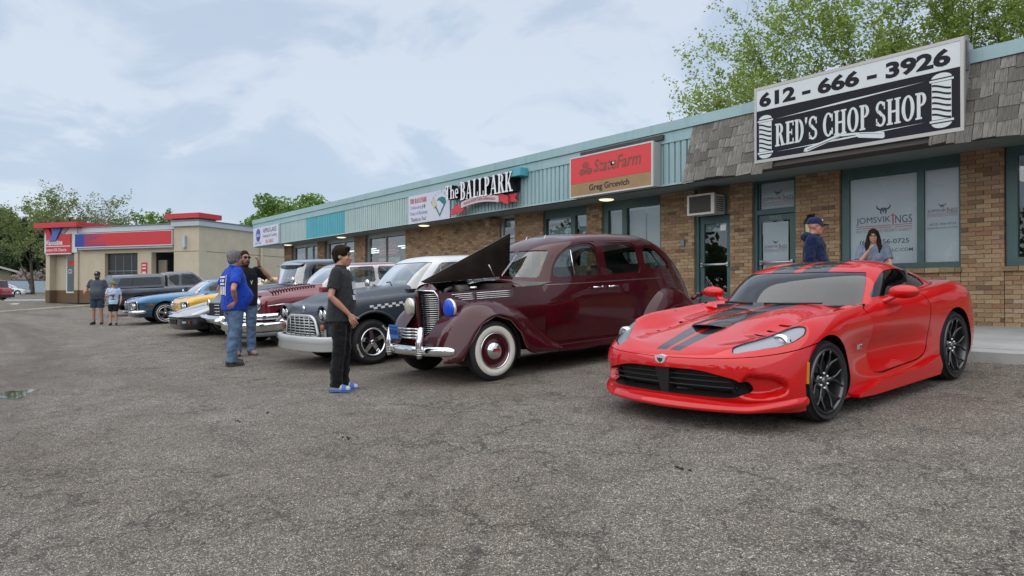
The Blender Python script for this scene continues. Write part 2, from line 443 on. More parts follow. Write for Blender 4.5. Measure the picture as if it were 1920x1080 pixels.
for (x0, x1, z0, z1) in segs:
 wallm.box(x0 + .006, x1 - .006, YW + .012, YW + .26, z0, z1 - .001)
 rows = int(round((z1 - z0) / BH)); h = (z1 - z0) / rows
 for r in range(rows):
  x = x0 - (BL / 2 if r % 2 else 0)
  while x < x1 - .02:
   a, b = max(x, x0), min(x + BL, x1)
   if b - a > .03: bricks.append((math.hypot((a + b) / 2, YW), a + .005, b - .005, z0 + r * h + .005, z0 + (r + 1) * h - .005))
   x += BL
# rowlock sills under the windows
for (x0, x1, z) in ((-6.42, -4.36, 1.72), (-3.80, 3.0, 1.72), (-12.34, -10.45, 1.72), (-14.54, -12.83, 1.72)):
 x = x0
 while x < x1 - .02:
  b = min(x + BL, x1); bricks.append((99, x + .004, b - .004, z, z + .075, -.045)); x += BL
def seen(b):   # the piers hidden behind the near cars show nothing; keep those for the joined mesh
 xm, zm = (b[1] + b[2]) / 2, (b[3] + b[4]) / 2
 return (xm > -4.6 and xm < -3.15) or (xm > -7.3 and zm > 2.1) or (xm < -8.1 and xm > -10.5 and zm > 2.0)
bricks.sort(key=lambda b: (0 if (len(b) == 5 and seen(b)) else 1, b[0]))
meshes = {}
rest = MB(); nb = 0
for b in bricks:
 pr = b[5] if len(b) > 5 else rnd.gauss(0, .003)
 y0 = YW + pr; w, hh = b[2] - b[1], b[4] - b[3]
 if nb < 300 and len(b) == 5 and seen(b):
  key = (round(w, 3), round(hh, 4), rnd.randrange(3))
  if key not in meshes:
   j = lambda: rnd.uniform(-.003, .003)
   mb = MB(); mb.box(-w / 2, w / 2, 0, .06, 0, hh)
   mb.v = [(x + j(), y + (j() if y < .03 else 0), z + j()) for x, y, z in mb.v]
   meshes[key] = mb.mesh('brick', M_brick)
  o = link('brick', meshes[key], None, mall, Vector(((b[1] + b[2]) / 2, y0, b[3])) + mall_off); nb += 1
 else:
  j = lambda: rnd.uniform(-.003, .003)
  mb = MB(); mb.box(b[1], b[2], y0, YW + .05, b[3], b[4])
  rest.add([(x + j(), y, z + j()) for x, y, z in mb.v], mb.f)
# the recessed sides of piers
tag(P(rest, 'brickwork', M_brick, fixn=False), kind='stuff')
P(wallm, 'wall', M_mortar)

M_teal_d = mat('dark_teal_paint', (.055, .105, .104), .45, var=.15, vscale=3)
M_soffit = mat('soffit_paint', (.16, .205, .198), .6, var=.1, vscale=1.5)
M_teal = mat('teal_metal', (.285, .425, .445), .42, var=.08, vscale=1.2, spec=.4)
M_teal_p = mat('pale_teal_metal', (.35, .465, .46), .45, var=.08, vscale=1.2)
M_teal_b = mat('bright_teal_metal', (.075, .36, .43), .42, var=.06, vscale=1.2)
M_groove = mat('groove', (.022, .05, .056), .8)
M_film = mat('window_film', (.335, .395, .425), .22, var=.05, vscale=2, coat=.3)
M_ink = mat('navy_ink', (.022, .032, .055), .5)
M_inkred = mat('red_ink', (.30, .05, .06), .5)
M_room = mat('dim_room', (.045, .045, .045), .9, var=.3, vscale=1)
M_pane = glass('window_glass', (.84, .88, .88))
M_silver = mat('silver_frame', (.45, .46, .46), .4, .6)
# shell of the building
b = MB(); b.box(-33.3, 6, 24, 24.3, ZB, ZT - .3); b.box(-33.3, -33.05, YW + .27, 24, ZB, ZT - .3); b.box(5.7, 6, YW + .27, 24, ZB, ZS)
P(b, 'back_wall', M_mortar)
b = MB(); b.box(-34.97, 6.2, YF + .12, 24.4, ZT - .35, ZT - .22); P(b, 'roof', mat('roof_membrane', (.2, .2, .2), .9))
b = MB(); b.box(-34.9, 6.2, YF + .06, YW + .9, ZS, ZS + .04); P(b, 'soffit', M_soffit)
b = MB(); b.box(-33.0, 5.6, YW + .9, 15.4, ZS - .3, ZS - .25); b.box(-33.0, 5.6, 15.4, 15.6, ZB, ZS); b.box(-33.0, 5.6, YW + .3, 15.4, ZB, ZB + .03)
for x in (-21.2, -16.1, -12.6, -9.9, -8.4, -6.8, -4.1): b.box(x - .05, x + .05, YW + .3, 15.4, ZB, ZS - .3)
P(b, 'room', M_room)
# fascia
b = MB(); b.box(-34.97, -8.87, YF + .035, YF + .12, ZS + .0, ZT - .42); b.box(-34.97, -34.9, YF + .121, 24.4, ZS, ZT - .02); P(b, 'fascia_backing', M_groove)
b = MB(); b.box(-35.0, 6.2, YF - .055, YF + .3, ZT - .20, ZT); P(b, 'coping', M_teal)
b = MB(); b.box(-34.985, -8.86, YF - .02, YF + .11, ZT - .43, ZT - .207); P(b, 'trim_band', M_teal)
b = MB(); b.box(-34.985, -8.86, YF - .012, YF + .02, ZS + .0, ZS + .035); P(b, 'drip_edge', M_teal_p)
pm_ = {}
x = -34.98; pw = .1535
while x < -8.95:
 mt = M_teal_b if -28.62 < x < -24.95 else (M_teal_p if x < -20.1 else M_teal)
 if mt.name not in pm_:
  mb = MB(); mb.prism([(0, .036), (.012, .004), (.03, 0), (pw - .040, 0), (pw - .028, .004), (pw - .017, .036)], 0, ZT - .432 - ZS - .037, 0, 'z')
  pm_[mt.name] = mb.mesh('siding_panel', mt)
 link('siding_panel', pm_[mt.name], None, mall, Vector((x, YF + rnd.gauss(0, .0025), ZS + .037)) + mall_off, (rnd.gauss(0, .0015), 0, rnd.gauss(0, .014)))
 x += pw
# two missing-flap scars above the fascia edge
# shake shingles on the mansard
def shake_mat():
 m, t = new_mat('shake'); oi = t.new('ShaderNodeObjectInfo')
 mp = t.new('ShaderNodeMapping'); t.link(t.co(), mp.inputs[0]); mp.inputs['Scale'].default_value = (26, 26, 1.6)
 g = t.noise(2.2, 6, .65, mp.outputs[0])
 c = t.ramp(oi.outputs['Random'], [(0., (.105, .10, .088)), (.5, (.17, .163, .142)), (1., (.25, .24, .212))])
 c = t.mix(t.ramp(g, [(.35, .75), (.6, 0)]), c, (.055, .048, .042))
 c = t.mix(t.ramp(t.noise(3, 4), [(.55, 0), (.7, .35)]), c, (.12, .135, .10))
 t.link(c, t.bsdf.inputs['Base Color']); t.bsdf.inputs['Roughness'].default_value = .92; t.bump(g, .6, .012); return m
M_shake = shake_mat()
def shakes(x0, x1, rows=6):
 zt, zb = ZT - .21, ZS - .04; H = (zt - zb)
 yt, yb = YF - .02, YF - .38; sl = math.atan2(yt - yb, H)
 L = H / math.cos(sl); ex = L / rows
 for r in range(rows):          # r = 0 at the bottom
  x = x0 - rnd.uniform(0, .1)
  while x < x1:
   w = rnd.choice((.12, .16, .2, .25, .3)) * rnd.uniform(.9, 1.1)
   a, b2 = max(x, x0), min(x + w, x1)
   if b2 - a > .04:
    dn = rnd.uniform(-.02, .035) + (rnd.choice((0, 0, .05)) if r == 0 else 0); th = rnd.uniform(.016, .03); ww = b2 - a - .008
    k = ex * 1.35 if r < rows - 1 else ex
    mb = MB(); s0 = rnd.uniform(-.012, .012)
    vs = [(0, -th, -dn - s0), (ww, -th, -dn + s0), (ww, 0, -dn + s0), (0, 0, -dn - s0), (0, -.004, k), (ww, -.004, k), (ww, .004, k), (0, .004, k)]
    mb.add(vs, [(0, 1, 2, 3), (4, 7, 6, 5), (0, 4, 5, 1), (2, 6, 7, 3), (0, 3, 7, 4), (1, 5, 6, 2)])
    t_ = r * ex
    o = mb.build('shingle', M_shake, mall)
    o.location = Vector((a, yb + t_ * math.sin(sl), zb + t_ * math.cos(sl))) + mall_off
    o.rotation_euler = (-sl + .045 + rnd.gauss(0, .012), 0, rnd.gauss(0, .006))
   x += w
shakes(-8.86, -6.9)
shakes(-4.35, -1.6)
b = MB()
for (a, c) in ((-8.84, -1.5), (-1.5, 6.2)):
 b.prism([(YF - .005, ZT - .21), (YF + .1, ZT - .21), (YF + .1, ZS), (YF - .34, ZS - .005), ], a, c, 0, 'x')
P(b, 'mansard_deck', mat('old_wood', (.06, .055, .05), .9))

def streak(m, c):
 t = NT(m); mp = t.new('ShaderNodeMapping'); geo = t.new('ShaderNodeNewGeometry'); t.link(geo.outputs['Position'], mp.inputs[0]); mp.inputs['Scale'].default_value = (5, 5, .35)
 g = t.noise(1.6, 6, .7, mp.outputs[0]); f = t.noise(.5, 4, .6, geo.outputs['Position'])
 col = t.mix(t.ramp(g, [(.52, 0), (.72, .55)]), c, [x * .55 for x in c]); col = t.mix(t.ramp(f, [(.45, 0), (.7, .4)]), col, [min(1, x * 1.2 + .03) for x in c])
 col = t.mix(t.ramp(t.noise(2.7, 7, .75, geo.outputs['Position']), [(.68, 0), (.74, .7)]), col, (.13, .10, .075)); t.link(col, t.bsdf.inputs['Base Color'])
streak(M_teal, (.285, .425, .445)); streak(M_teal_p, (.35, .465, .46)); streak(M_teal_b, (.075, .36, .43)); streak(M_soffit, (.16, .205, .198))
def cell(name, x0, x1, z0, z1, parent, m, y, th=.012):
 return MB().box(x0, x1, y, y + th, z0, z1).build(name, m, parent)
def window(x0, x1, z0, z1, cells, fm, pane=None, fw=.0, y=YW + .055, label=None):
 """frame with openings; cells = list of (x0,x1,z0,z1) panes"""
 fr = MB(); xs = sorted({x0, x1, *[c[0] for c in cells], *[c[1] for c in cells]})
 zs0 = min(c[2] for c in cells); zs1 = max(c[3] for c in cells)
 xcuts = [x0] + [v for c in sorted(cells) for v in (c[0], c[1])] + [x1]
 fr.box(x0, x1, y, y + .09, zs1, z1); fr.box(x0, x1, y, y + .09, z0, zs0)
 for i in range(0, len(xcuts), 2):
  if xcuts[i + 1] - xcuts[i] > .002: fr.box(xcuts[i], xcuts[i + 1], y, y + .09, zs0, zs1)
 o = P(fr, 'window', fm)
 if label: tag(o, label)
 for c in cells:
  g = MB().box(c[0], c[1], y + .05, y + .056, c[2], c[3]).build('pane', pane or M_pane, o)
 return o
def helmet(parent, cx, cz, s, y):
 """horned helmet emblem"""
 m = MB(); k = [0]
 def poly(pts, mir=True):
  for sg in ((1, -1) if mir else (1,)):
   pp = [(cx + sg * a * s, y - .0003 * k[0], cz + b * s) for a, b in pts]; k[0] += 1
   m.add(pp if sg > 0 else pp[::-1], [tuple(range(len(pp)))])
 poly([(.02, .3), (.2, .28), (.36, .16), (.40, -.06), (.02, -.02)])
 poly([(.30, .1), (.55, .2), (.78, .38), (.84, .62), (.78, .78), (.95, .56), (.92, .3), (.72, .06), (.40, -.04)])
 poly([(.22, -.08), (.42, -.08), (.44, -.3), (.36, -.55), (.24, -.62), (.26, -.36)])
 poly([(.0, -.02), (.1, -.04), (.06, -.3), (.0, -.55)])
 poly([(.10, -.08), (.2, -.09), (.2, -.16), (.12, -.18)])
 return m.build('emblem', M_ink, parent, fixn=False)
def joms(parent, x0, x1, zc, y, h, phone=None, web=None, tagline=True):
 w = x1 - x0; a = x0 + .02 * w
 text_obj('JOMSVIK', x0, x0 + .63 * w, zc, y, M_ink, parent, h, bold=.001)
 text_obj('NGS', x0 + .71 * w, x1, zc, y, M_ink, parent, h, bold=.001)
 b = MB(); xm = x0 + .67 * w
 b.prism([(xm - .012 * w, zc - .45 * h), (xm, zc - .95 * h), (xm + .012 * w, zc - .45 * h), (xm + .012 * w, zc + .5 * h), (xm + .04 * w, zc + .5 * h), (xm + .04 * w, zc + .62 * h), (xm + .008 * w, zc + .62 * h), (xm, zc + 1.0 * h), (xm - .008 * w, zc + .62 * h), (xm - .04 * w, zc + .62 * h), (xm - .04 * w, zc + .5 * h), (xm - .012 * w, zc + .5 * h)], y - .001, y)
 b.box(x0, x0 + .64 * w, y - .001, y, zc - .72 * h, zc - .64 * h); b.box(x0 + .7 * w, x1, y - .001, y, zc - .72 * h, zc - .64 * h)
 b.box(x0, x0 + .64 * w, y - .001, y, zc - .98 * h, zc - .90 * h); b.box(x0 + .7 * w, x1, y - .001, y, zc - .98 * h, zc - .90 * h)
 b.build('underline', M_inkred, parent)
 if tagline: text_obj('PROTECTION AND SECURITY AGENCY', x0, x1, zc - 1.35 * h, y, mat('grey_ink', (.12, .14, .16), .5), parent, .36 * h)
 helmet(parent, (x0 + x1) / 2, zc + 1.35 * h, .95 * h, y)

GF = YW + .083     # film lies just in front of the glass
# big filmed windows on the right
w1 = window(-6.33, -4.39, 1.80, ZS, [(-6.19, -5.05, 1.89, 3.42), (-4.94, -4.42, 1.89, 3.43)], M_teal_d)
f1 = cell('window_film', -6.185, -5.055, 1.895, 3.415, w1, M_film, YW + .09); cell('window_film', -4.935, -4.425, 1.895, 3.425, w1, M_film, YW + .09)
joms(w1, -6.08, -5.14, 2.655, YW + .088, .135)
text_obj('(612) 456-0725', -6.02, -5.19, 2.27, YW + .088, M_ink, w1, .105, bold=.008)
text_obj('JOMSVIKINGSLLC.COM', -6.08, -5.13, 2.12, YW + .088, M_ink, w1, .075, bold=.004)
joms(w1, -4.90, -4.45, 2.735, YW + .088, .062)
text_obj('(612) 456-0725', -4.87, -4.47, 2.515, YW + .088, M_ink, w1, .048)
text_obj('JOMSVIKINGSLLC.COM', -4.90, -4.45, 2.45, YW + .088, M_ink, w1, .036)
w2 = window(-3.77, 3.0, 1.80, ZS, [(-3.62, -1.9, 1.93, 3.48), (-1.8, .4, 1.93, 3.48)], M_teal_d)
# teal doors
def door(x0, x1, ztop, glass_z0, glass_z1, gx0, gx1, fm, y=YW + .12, bar_z=1.995, deep=.02):
 f = MB(); z0 = ZB + .02
 d = MB()
 d.box(x0, gx0, y, y + .05, z0, ztop); d.box(gx1, x1, y, y + .05, z0, ztop); d.box(gx0, gx1, y, y + .05, glass_z1, ztop); d.box(gx0, gx1, y, y + .05, z0, glass_z0)
 o = P(d, 'door', fm)
 MB().box(gx0, gx1, y + .02, y + .026, glass_z0, glass_z1).build('pane', M_pane, o)
 h = MB(); h.tube([(x0 + .06, y - .06, bar_z), (x1 - .05, y - .06, bar_z)], .022, 8); h.box(x0 + .04, x0 + .09, y - .05, y, bar_z - .04, bar_z + .04); h.box(x1 - .08, x1 - .03, y - .05, y, bar_z - .04, bar_z + .04)
 h.build('handle', M_alu, o)
 return o
fr = MB(); fr.box(-9.55, -9.48, YW + .07, YW + .2, ZB, ZS); fr.box(-8.70, -8.65, YW + .07, YW + .2, ZB, ZS); fr.box(-9.48, -8.70, YW + .07, YW + .2, 3.045, ZS)
fr.box(-8.13, -8.06, YW + .07, YW + .2, ZB, ZS); fr.box(-7.26, -7.20, YW + .07, YW + .2, ZB, ZS); fr.box(-8.06, -7.26, YW + .07, YW + .2, 2.95, 3.04); fr.box(-8.06, -7.26, YW + .07, YW + .2, ZS - .03, ZS)
P(fr, 'door_frame', M_teal_d)
d1 = door(-9.47, -8.71, 3.03, 1.34, 2.87, -9.37, -8.80, M_teal_d)
cell('blind', -9.36, -8.81, 2.70, 2.86, d1, mat('blind', (.33, .39, .42), .5), YW + .16)
cell('notice', -8.97, -8.83, 2.71, 2.83, d1, M_white, YW + .13, .003)
d2 = door(-8.05, -7.27, 2.94, 1.25, 2.82, -8.0, -7.38, M_teal_d)
cell('window_film', -7.965, -7.42, 1.26, 2.79, d2, M_film, YW + .131, .008)
joms(d2, -7.94, -7.45, 2.30, YW + .13, .068)
text_obj('902', -7.83, -7.55, 2.88, YW + .1195, mat('gilt', (.17, .19, .14), .4), d2, .075, bold=.02)
text_obj('(612) 456-0725', -7.91, -7.48, 1.90, YW + .13, M_ink, d2, .05)
tw = window(-8.05, -7.27, 3.045, ZS - .035, [(-8.02, -7.29, 3.06, 3.58)], M_teal_d, y=YW + .11)
cell('window_film', -8.015, -7.295, 3.065, 3.575, tw, M_film, YW + .15)
joms(tw, -7.98, -7.32, 3.25, YW + .148, .085)
# office windows behind the maroon saloon
M_blind = mat('vertical_blind', (.42, .46, .45), .7)
w3 = window(-12.31, -10.48, 1.80, ZS, [(-12.15, -11.69, 1.86, 3.40), (-11.54, -10.53, 1.86, 3.42)], M_teal_d)
i = 0; x = -12.14
while x < -10.56:
 if not (-11.72 < x < -11.56) and not (-11.12 < x < -11.02):
  mb = MB(); mb.box(-.052, .052, -.003, .003, 0, 1.5, 0, Matrix.Rotation(rnd.uniform(.25, .6), 4, 'Z')); mb.build('blind_slat', M_blind, w3, (x, YW + .24, 1.88))
 x += .088
w4 = window(-14.51, -12.86, 1.80, ZS, [(-14.47, -13.48, 1.86, 3.34), (-13.32, -12.90, 1.86, 3.40)], M_teal_d)
# the blind hangs crookedly and leaves a dark torn edge above
b = MB(); zz = [3.19, 3.17, 3.2, 3.15, 3.22, 3.13, 3.16, 3.19, 3.20, 3.21]; xx = np.linspace(-14.45, -13.5, 10)
b.add([(x, YW + .2, 1.88) for x in xx] + [(x, YW + .2, z) for x, z in zip(xx, zz)], [(i, i + 1, i + 11, i + 10) for i in range(9)])
b.box(-13.31, -12.91, YW + .2, YW + .203, 1.88, 3.3); b.build('blind', mat('office_blind', (.40, .45, .50), .35), w4)
# silver shop door
df = MB(); df.box(-16.45, -16.36, YW + .06, YW + .16, ZB, ZS); df.box(-15.80, -15.75, YW + .06, YW + .16, ZB, ZS); df.box(-16.36, -15.80, YW + .06, YW + .16, 2.98, 3.06); df.box(-16.36, -15.80, YW + .06, YW + .16, ZS - .06, ZS)
dd = P(df, 'door_frame', M_silver); MB().box(-16.36, -15.80, YW + .1, YW + .106, 3.06, ZS - .06).build('pane', M_pane, dd)
d3 = door(-16.355, -15.805, 2.975, 1.2, 2.86, -16.27, -15.88, M_silver)
text_obj('903', -16.0, -15.86, 3.34, YW + .098, M_white, dd, .07)
# shop windows further along
def shopwin(x0, x1, mull, zsill=1.42):
 cells = []; xs = [x0 + .05] + mull + [x1 - .05]
 for a, c in zip(xs[:-1], xs[1:]): cells.append((a + .02, c - .02, zsill + .06, 3.50))
 return window(x0 + .002, x1 - .002, zsill, ZS, cells, M_silver, y=YW + .1)
w5 = shopwin(-24.95, -21.9, [-23.5]); w6 = shopwin(-28.7, -25.9, [-27.0]); w7 = shopwin(-32.4, -29.45, [-31.0, -30.2])
M_red = mat('red_panel', (.46, .03, .045), .4)
b = MB().box(-24.15, -22.75, YW + .18, YW + .19, 2.78, 3.34); sg = b.build('red_poster', M_red, w5)
b = MB()
for k, (xa, xb) in enumerate(((-24.05, -23.75), (-23.72, -23.3), (-23.26, -22.85))):
 xs_ = np.linspace(xa, xb, 14); b.tube([(x, YW + .175, 3.18 + .05 * math.sin(26 * x + k) + .03 * math.sin(61 * x)) for x in xs_], .012, 5)
b.box(-24.05, -22.85, YW + .174, YW + .178, 2.98, 3.0); b.box(-24.05, -22.85, YW + .174, YW + .178, 2.88, 2.9)
b.build('poster_print', M_white, w5)
cell('poster', -24.2, -22.6, 2.36, 2.72, w5, mat('pale_poster', (.42, .46, .40), .5, var=.2, vscale=4), YW + .18)
cell('poster', -24.0, -22.9, 2.2, 2.34, w5, M_white, YW + .18)
cell('poster', -32.1, -31.1, 2.5, 3.25, w7, mat('grey_poster', (.33, .33, .3), .5, var=.25, vscale=5), YW + .18)
for w_, xa, xb in ((w5, -24.8, -22.1), (w6, -28.5, -26.1)):
 b = MB()
 for k in range(3): b.box(xa, xb, YW + 1.0 + k * .5, YW + 1.1 + k * .5, 3.2 - k * .02, 3.23 - k * .02)
 b.build('ceiling_light', mat('tube_light', (.9, .95, 1.), .5, emit=1.1), w_)
b = MB()
for k in range(4): b.box(-28.5, -26.0, YW + .9, YW + 1.3, 1.6 + k * .42, 1.64 + k * .42); b.box(-24.8, -22.2, YW + .9, YW + 1.3, 1.6 + k * .42, 1.64 + k * .42)
P(b, 'shelf', mat('shop_shelf', (.3, .31, .3), .6))
# soffit lights
M_lamp = mat('lamp_glass', (1., .93, .6), .5, emit=.55)
for (x, y) in ((-19.99, 12.3), (-11.77, 12.3), (-31.79, 12.3), (-26.2, 12.3)):
 b = MB(); b.lathe([(.001, -.035), (.10, -.034), (.165, -.02), (.18, 0)], 20, 0, 'z')
 l = b.build('soffit_light', M_lamp, mall, Vector((x, y, ZS - .012)) + mall_off)
 MB().lathe([(.18, -.004), (.2, -.004), (.2, .012), (.18, .012)], 20, 0, 'z', close=True).build('rim', M_alu, l)
# meter box on the pier
b = MB(); b.box(-9.87, -9.77, YW - .055, YW, 2.42, 2.56); b.box(-9.865, -9.775, YW - .062, YW - .055, 2.43, 2.55); P(b, 'junction_box', mat('grey_box', (.2, .22, .23), .5, .3))
b = MB(); b.box(-16.9, -16.45, YW - .18, YW - .002, 3.42, 3.56); b.box(-16.75, -16.55, YW - .3, YW - .18, 3.36, 3.5); P(b, 'broken_brick_corbel', M_brick)
# wall lantern behind the man's head
b = MB(); lx, lz, ly = -6.86, 2.55, YW - .12
lant = thing('wall_lantern', 'black wall lantern with yellowed glass on the brick pier', 'lamp', (lx, YW, lz))
lm = MB(); lm.lathe([(.001, .30), (.03, .29), (.05, .23), (.085, .17), (.1, .14), (.1, .125), (.07, .12)], 12, 0, 'z', (0, -.12, 0)); lm.lathe([(.001, -.14), (.07, -.14), (.085, -.125), (.085, -.115), (.001, -.11)], 12, 0, 'z', (0, -.12, 0))
lm.tube([(0, 0, .22), (0, -.06, .3), (0, -.12, .29)], .014, 6); lm.box(-.05, .05, -.02, -.001, .1, .32)
for k in range(4): lm.tube([(.07 * math.cos(k * PI / 2 + .78), -.12 + .07 * math.sin(k * PI / 2 + .78), -.12), (.085 * math.cos(k * PI / 2 + .78), -.12 + .085 * math.sin(k * PI / 2 + .78), .13)], .006, 5)
lm.build('frame', M_black, lant)
MB().lathe([(.06, -.11), (.075, .12)], 12, 0, 'z', (0, -.12, 0)).build('glass', mat('lantern_glass', (.6, .55, .3), .3), lant)
# window air conditioner over the left door
ac = thing('air_conditioner', 'beige window air conditioner jutting out above the left teal door', 'air conditioner', (-8.93, YW + .06, 3.04))
def L(x, y, z): return (x + 8.95, y - YW - .06, z - 3.04)
b = MB(); b.box(-.52, .12, -.36, -.0, .0, .40); b.build('casing', mat('ac_casing', (.50, .50, .47), .5, .2, var=.1), ac)
b = MB(); b.box(-.54, .14, -.40, -.362, -.01, .03); b.box(-.54, .14, -.40, -.362, .385, .42); b.box(-.54, -.49, -.40, -.362, .03, .385); b.box(.06, .14, -.40, -.362, .03, .385)
b.build('front_frame', mat('ac_front', (.58, .58, .55), .5), ac)
b = MB(); b.box(-.49, .06, -.385, -.363, .03, .385); b.build('grille', mat('ac_grille', (.05, .045, .035), .7), ac)
b = MB()
for k in range(7): b.box(.1201, .125, -.30, -.06, .06 + k * .045, .075 + k * .045)
b.build('vent_slot', M_dark, ac)
b = MB(); b.box(.2, .3, -.02, .04, .0, .5); b.box(-.56, .3, -.0, .05, .43, .56); b.build('plywood_surround', mat('plywood', (.22, .15, .08), .8, var=.2), ac)
# ============================================================ SIGNS
def ring(cx, cz, rx, rz, tx, tz, a0=0, a1=360, n=18):
 """closed outline of a ring segment (outer radii rx, rz; inner rx-tx, rz-tz)"""
 A = [math.radians(a0 + (a1 - a0) * i / n) for i in range(n + 1)]
 o = [(cx + rx * math.cos(a), cz + rz * math.sin(a)) for a in A]; i_ = [(cx + (rx - tx) * math.cos(a), cz + (rz - tz) * math.sin(a)) for a in A]
 return [[o[k], o[k + 1], i_[k + 1], i_[k]] for k in range(n)]
def serif_glyph(ch, T=.20, t=.085, sf=.075, sh=.07):
 """list of outlines in a unit-high box and the advance width"""
 P_ = []; R_ = lambda x0, x1, z0, z1: P_.append([(x0, z0), (x1, z0), (x1, z1), (x0, z1)])
 def stem(x, z0=0., z1=1., top=True, bot=True):
  R_(x, x + T, z0, z1)
  if bot: R_(x - sf, x + T + sf, z0, z0 + sh)
  if top: R_(x - sf, x + T + sf, z1 - sh, z1)
 def diag(x0, z0, x1, z1, w): P_.append([(x0, z0), (x0 + w, z0), (x1 + w, z1), (x1, z1)])
 x = sf
 if ch == 'R' or ch == 'P' or ch == 'B':
  stem(x); xm = x + T
  P_.extend(ring(xm + .02, .74, .28, .26, T * .95, t, -90, 90)); R_(xm, xm + .03, 1 - t, 1); R_(xm, xm + .03, .48, .48 + t)
  w = xm + .30
  if ch == 'R': diag(xm + .2, 0, xm + .02, .5, T); R_(xm + .16, xm + .44, 0, sh); w = xm + .42
  if ch == 'B': P_.extend(ring(xm + .02, .27, .32, .27, T * .95, t, -90, 90)); R_(xm, xm + .03, 0, t); w = xm + .34
 elif ch == 'E':
  stem(x); R_(x + T, x + T + .30, 0, t); R_(x + T, x + T + .30, 1 - t, 1); R_(x + T, x + T + .2, .46, .46 + t)
  R_(x + T + .22, x + T + .30, t, .24); R_(x + T + .22, x + T + .30, .78, 1 - t); R_(x + T + .15, x + T + .2, .38, .64); w = x + T + .30
 elif ch == 'D':
  stem(x); P_.extend(ring(x + T, .5, .36, .5, T, t, -90, 90)); w = x + T + .36
 elif ch in 'OC':
  if ch == 'O': P_.extend(ring(.34, .5, .34, .5, T, t, 0, 360, 28)); w = .68
  else: P_.extend(ring(.34, .5, .34, .5, T, t, 38, 322, 24)); R_(.54, .62, .62, .92); R_(.54, .62, .08, .34); w = .64
 elif ch == 'S':
  P_.extend(ring(.29, .74, .27, .26, T * .8, t * 1.1, 20, 235, 16)); P_.extend(ring(.29, .26, .28, .26, T * .8, t * 1.1, -160, 55, 16))
  P_.append([(.07, .62), (.3, .40), (.5, .40), (.26, .64)]); R_(.47, .54, .66, .94); R_(.03, .1, .06, .34); w = .58
 elif ch == 'H': stem(x); stem(x + T + .24); R_(x + T, x + T + .24, .46, .46 + t); w = x + 2 * T + .24 + sf
 elif ch == 'L': stem(x); R_(x + T, x + T + .3, 0, t * .9); R_(x + T + .23, x + T + .30, t, .3); w = x + T + .31
 elif ch == 'A':
  diag(.07, 0, .33, 1, t); diag(.50, 0, .30, 1, T); R_(.17, .55, .28, .28 + t * .8); R_(0, .24, 0, sh * .8); R_(.44, .80, 0, sh * .8); w = .76
 elif ch == 'K': stem(x); diag(x + T, .38, x + T + .30, 1, t * 1.2); diag(x + T + .26, 0, x + T + .02, .5, T); R_(x + T + .2, x + T + .54, 0, sh); R_(x + T + .2, x + T + .46, 1 - sh, 1); w = x + T + .52
 elif ch == 'T': stem(.22, top=False); R_(0, .64, 1 - t, 1); R_(0, .07, .76, 1); R_(.57, .64, .76, 1); w = .64
 elif ch == 'h': stem(x, top=False); R_(x - sf, x, 1 - sh, 1); P_.extend(ring(x + T + .12, .38, .24, .3, T * .8, t, 0, 150, 10)); R_(x + T + .2, x + T + .36, 0, .38); R_(x + T + .13, x + T + .43, 0, sh); w = x + T + .42
 elif ch == 'e': P_.extend(ring(.27, .33, .27, .35, T * .8, t, 0, 305, 20)); R_(.1, .52, .30, .30 + t); w = .56
 elif ch == "'": P_.append([(.04, 1.), (.2, 1.), (.16, .78), (.06, .68), (.09, .78), (.04, .8)]); w = .22
 else: w = .26
 return P_, w
def serif_text(body, x0, x1, z0, h, y, material, parent, depth=0., rise=0., side=None, fat=1., gap=.07, name='lettering', layer=.0004):
 gl = [serif_glyph(c, .2 * fat) for c in body]; tot = sum(w for _, w in gl) + gap * (len(body) - 1)
 sx = (x1 - x0) / tot; X = x0; mb = MB(); k = 0
 for P_, w in gl:
  for poly in P_:
   pp = [(X + a * sx, z0 + b * h + rise * ((X + a * sx) - x0) / (x1 - x0)) for a, b in poly]; k += 1
   yy = y - layer * (k % 9)
   if depth:
    mb.add([(a, yy, b) for a, b in pp], [tuple(range(len(pp)))], 0)
    n = len(pp); mb.add([(a, yy + .0002, b) for a, b in pp] + [(a, yy + depth, b) for a, b in pp], [(i, (i + 1) % n, (i + 1) % n + n, i + n) for i in range(n)], 1)
   else: mb.add([(a, yy, b) for a, b in pp], [tuple(range(len(pp)))], 0)
  X += (w + gap) * sx
 return tag(mb.build(name, [material, side] if side else material, parent, fixn=False), kind='stuff')

M_signw = mat('sign_white', (.60, .65, .66), .35, var=.03)
M_signk = mat('sign_black', (.014, .015, .022), .6, spec=.2)
M_sfred = mat('sign_coral', (.66, .045, .052), .4)
M_tan = mat('sign_tan', (.32, .205, .095), .5, var=.15, vscale=2)
M_brn = mat('sign_brown', (.19, .065, .045), .5)
# ---- barber shop box sign
rs = thing('barber_sign', 'big black and white box sign with barber poles and phone number over the shingles', 'sign', (-5.58, 11.58, 3.72))
def bx(x0, x1, y0, y1, z0, z1, name, m, mi=None):
 o = MB().box(x0, x1, y0, y1, z0, z1).build(name, m, rs); o.location = (5.58, -11.58, -3.72); return o
RS = lambda o: (setattr(o, 'location', (5.58, -11.58, -3.72)), o)[1]
Y0 = 11.44
bx(-7.25, -3.91, Y0 + .012, Y0 + .42, 3.74, 5.06, 'cabinet', mat('sign_cabinet', (.27, .28, .29), .5, .3, var=.1))
fr = MB()
fr.box(-7.27, -3.89, Y0 - .006, Y0 + .05, 5.03, 5.08); fr.box(-7.27, -3.89, Y0 - .006, Y0 + .05, 3.72, 3.775); fr.box(-7.27, -7.225, Y0 - .006, Y0 + .05, 3.775, 5.03); fr.box(-3.935, -3.89, Y0 - .006, Y0 + .05, 3.775, 5.03)
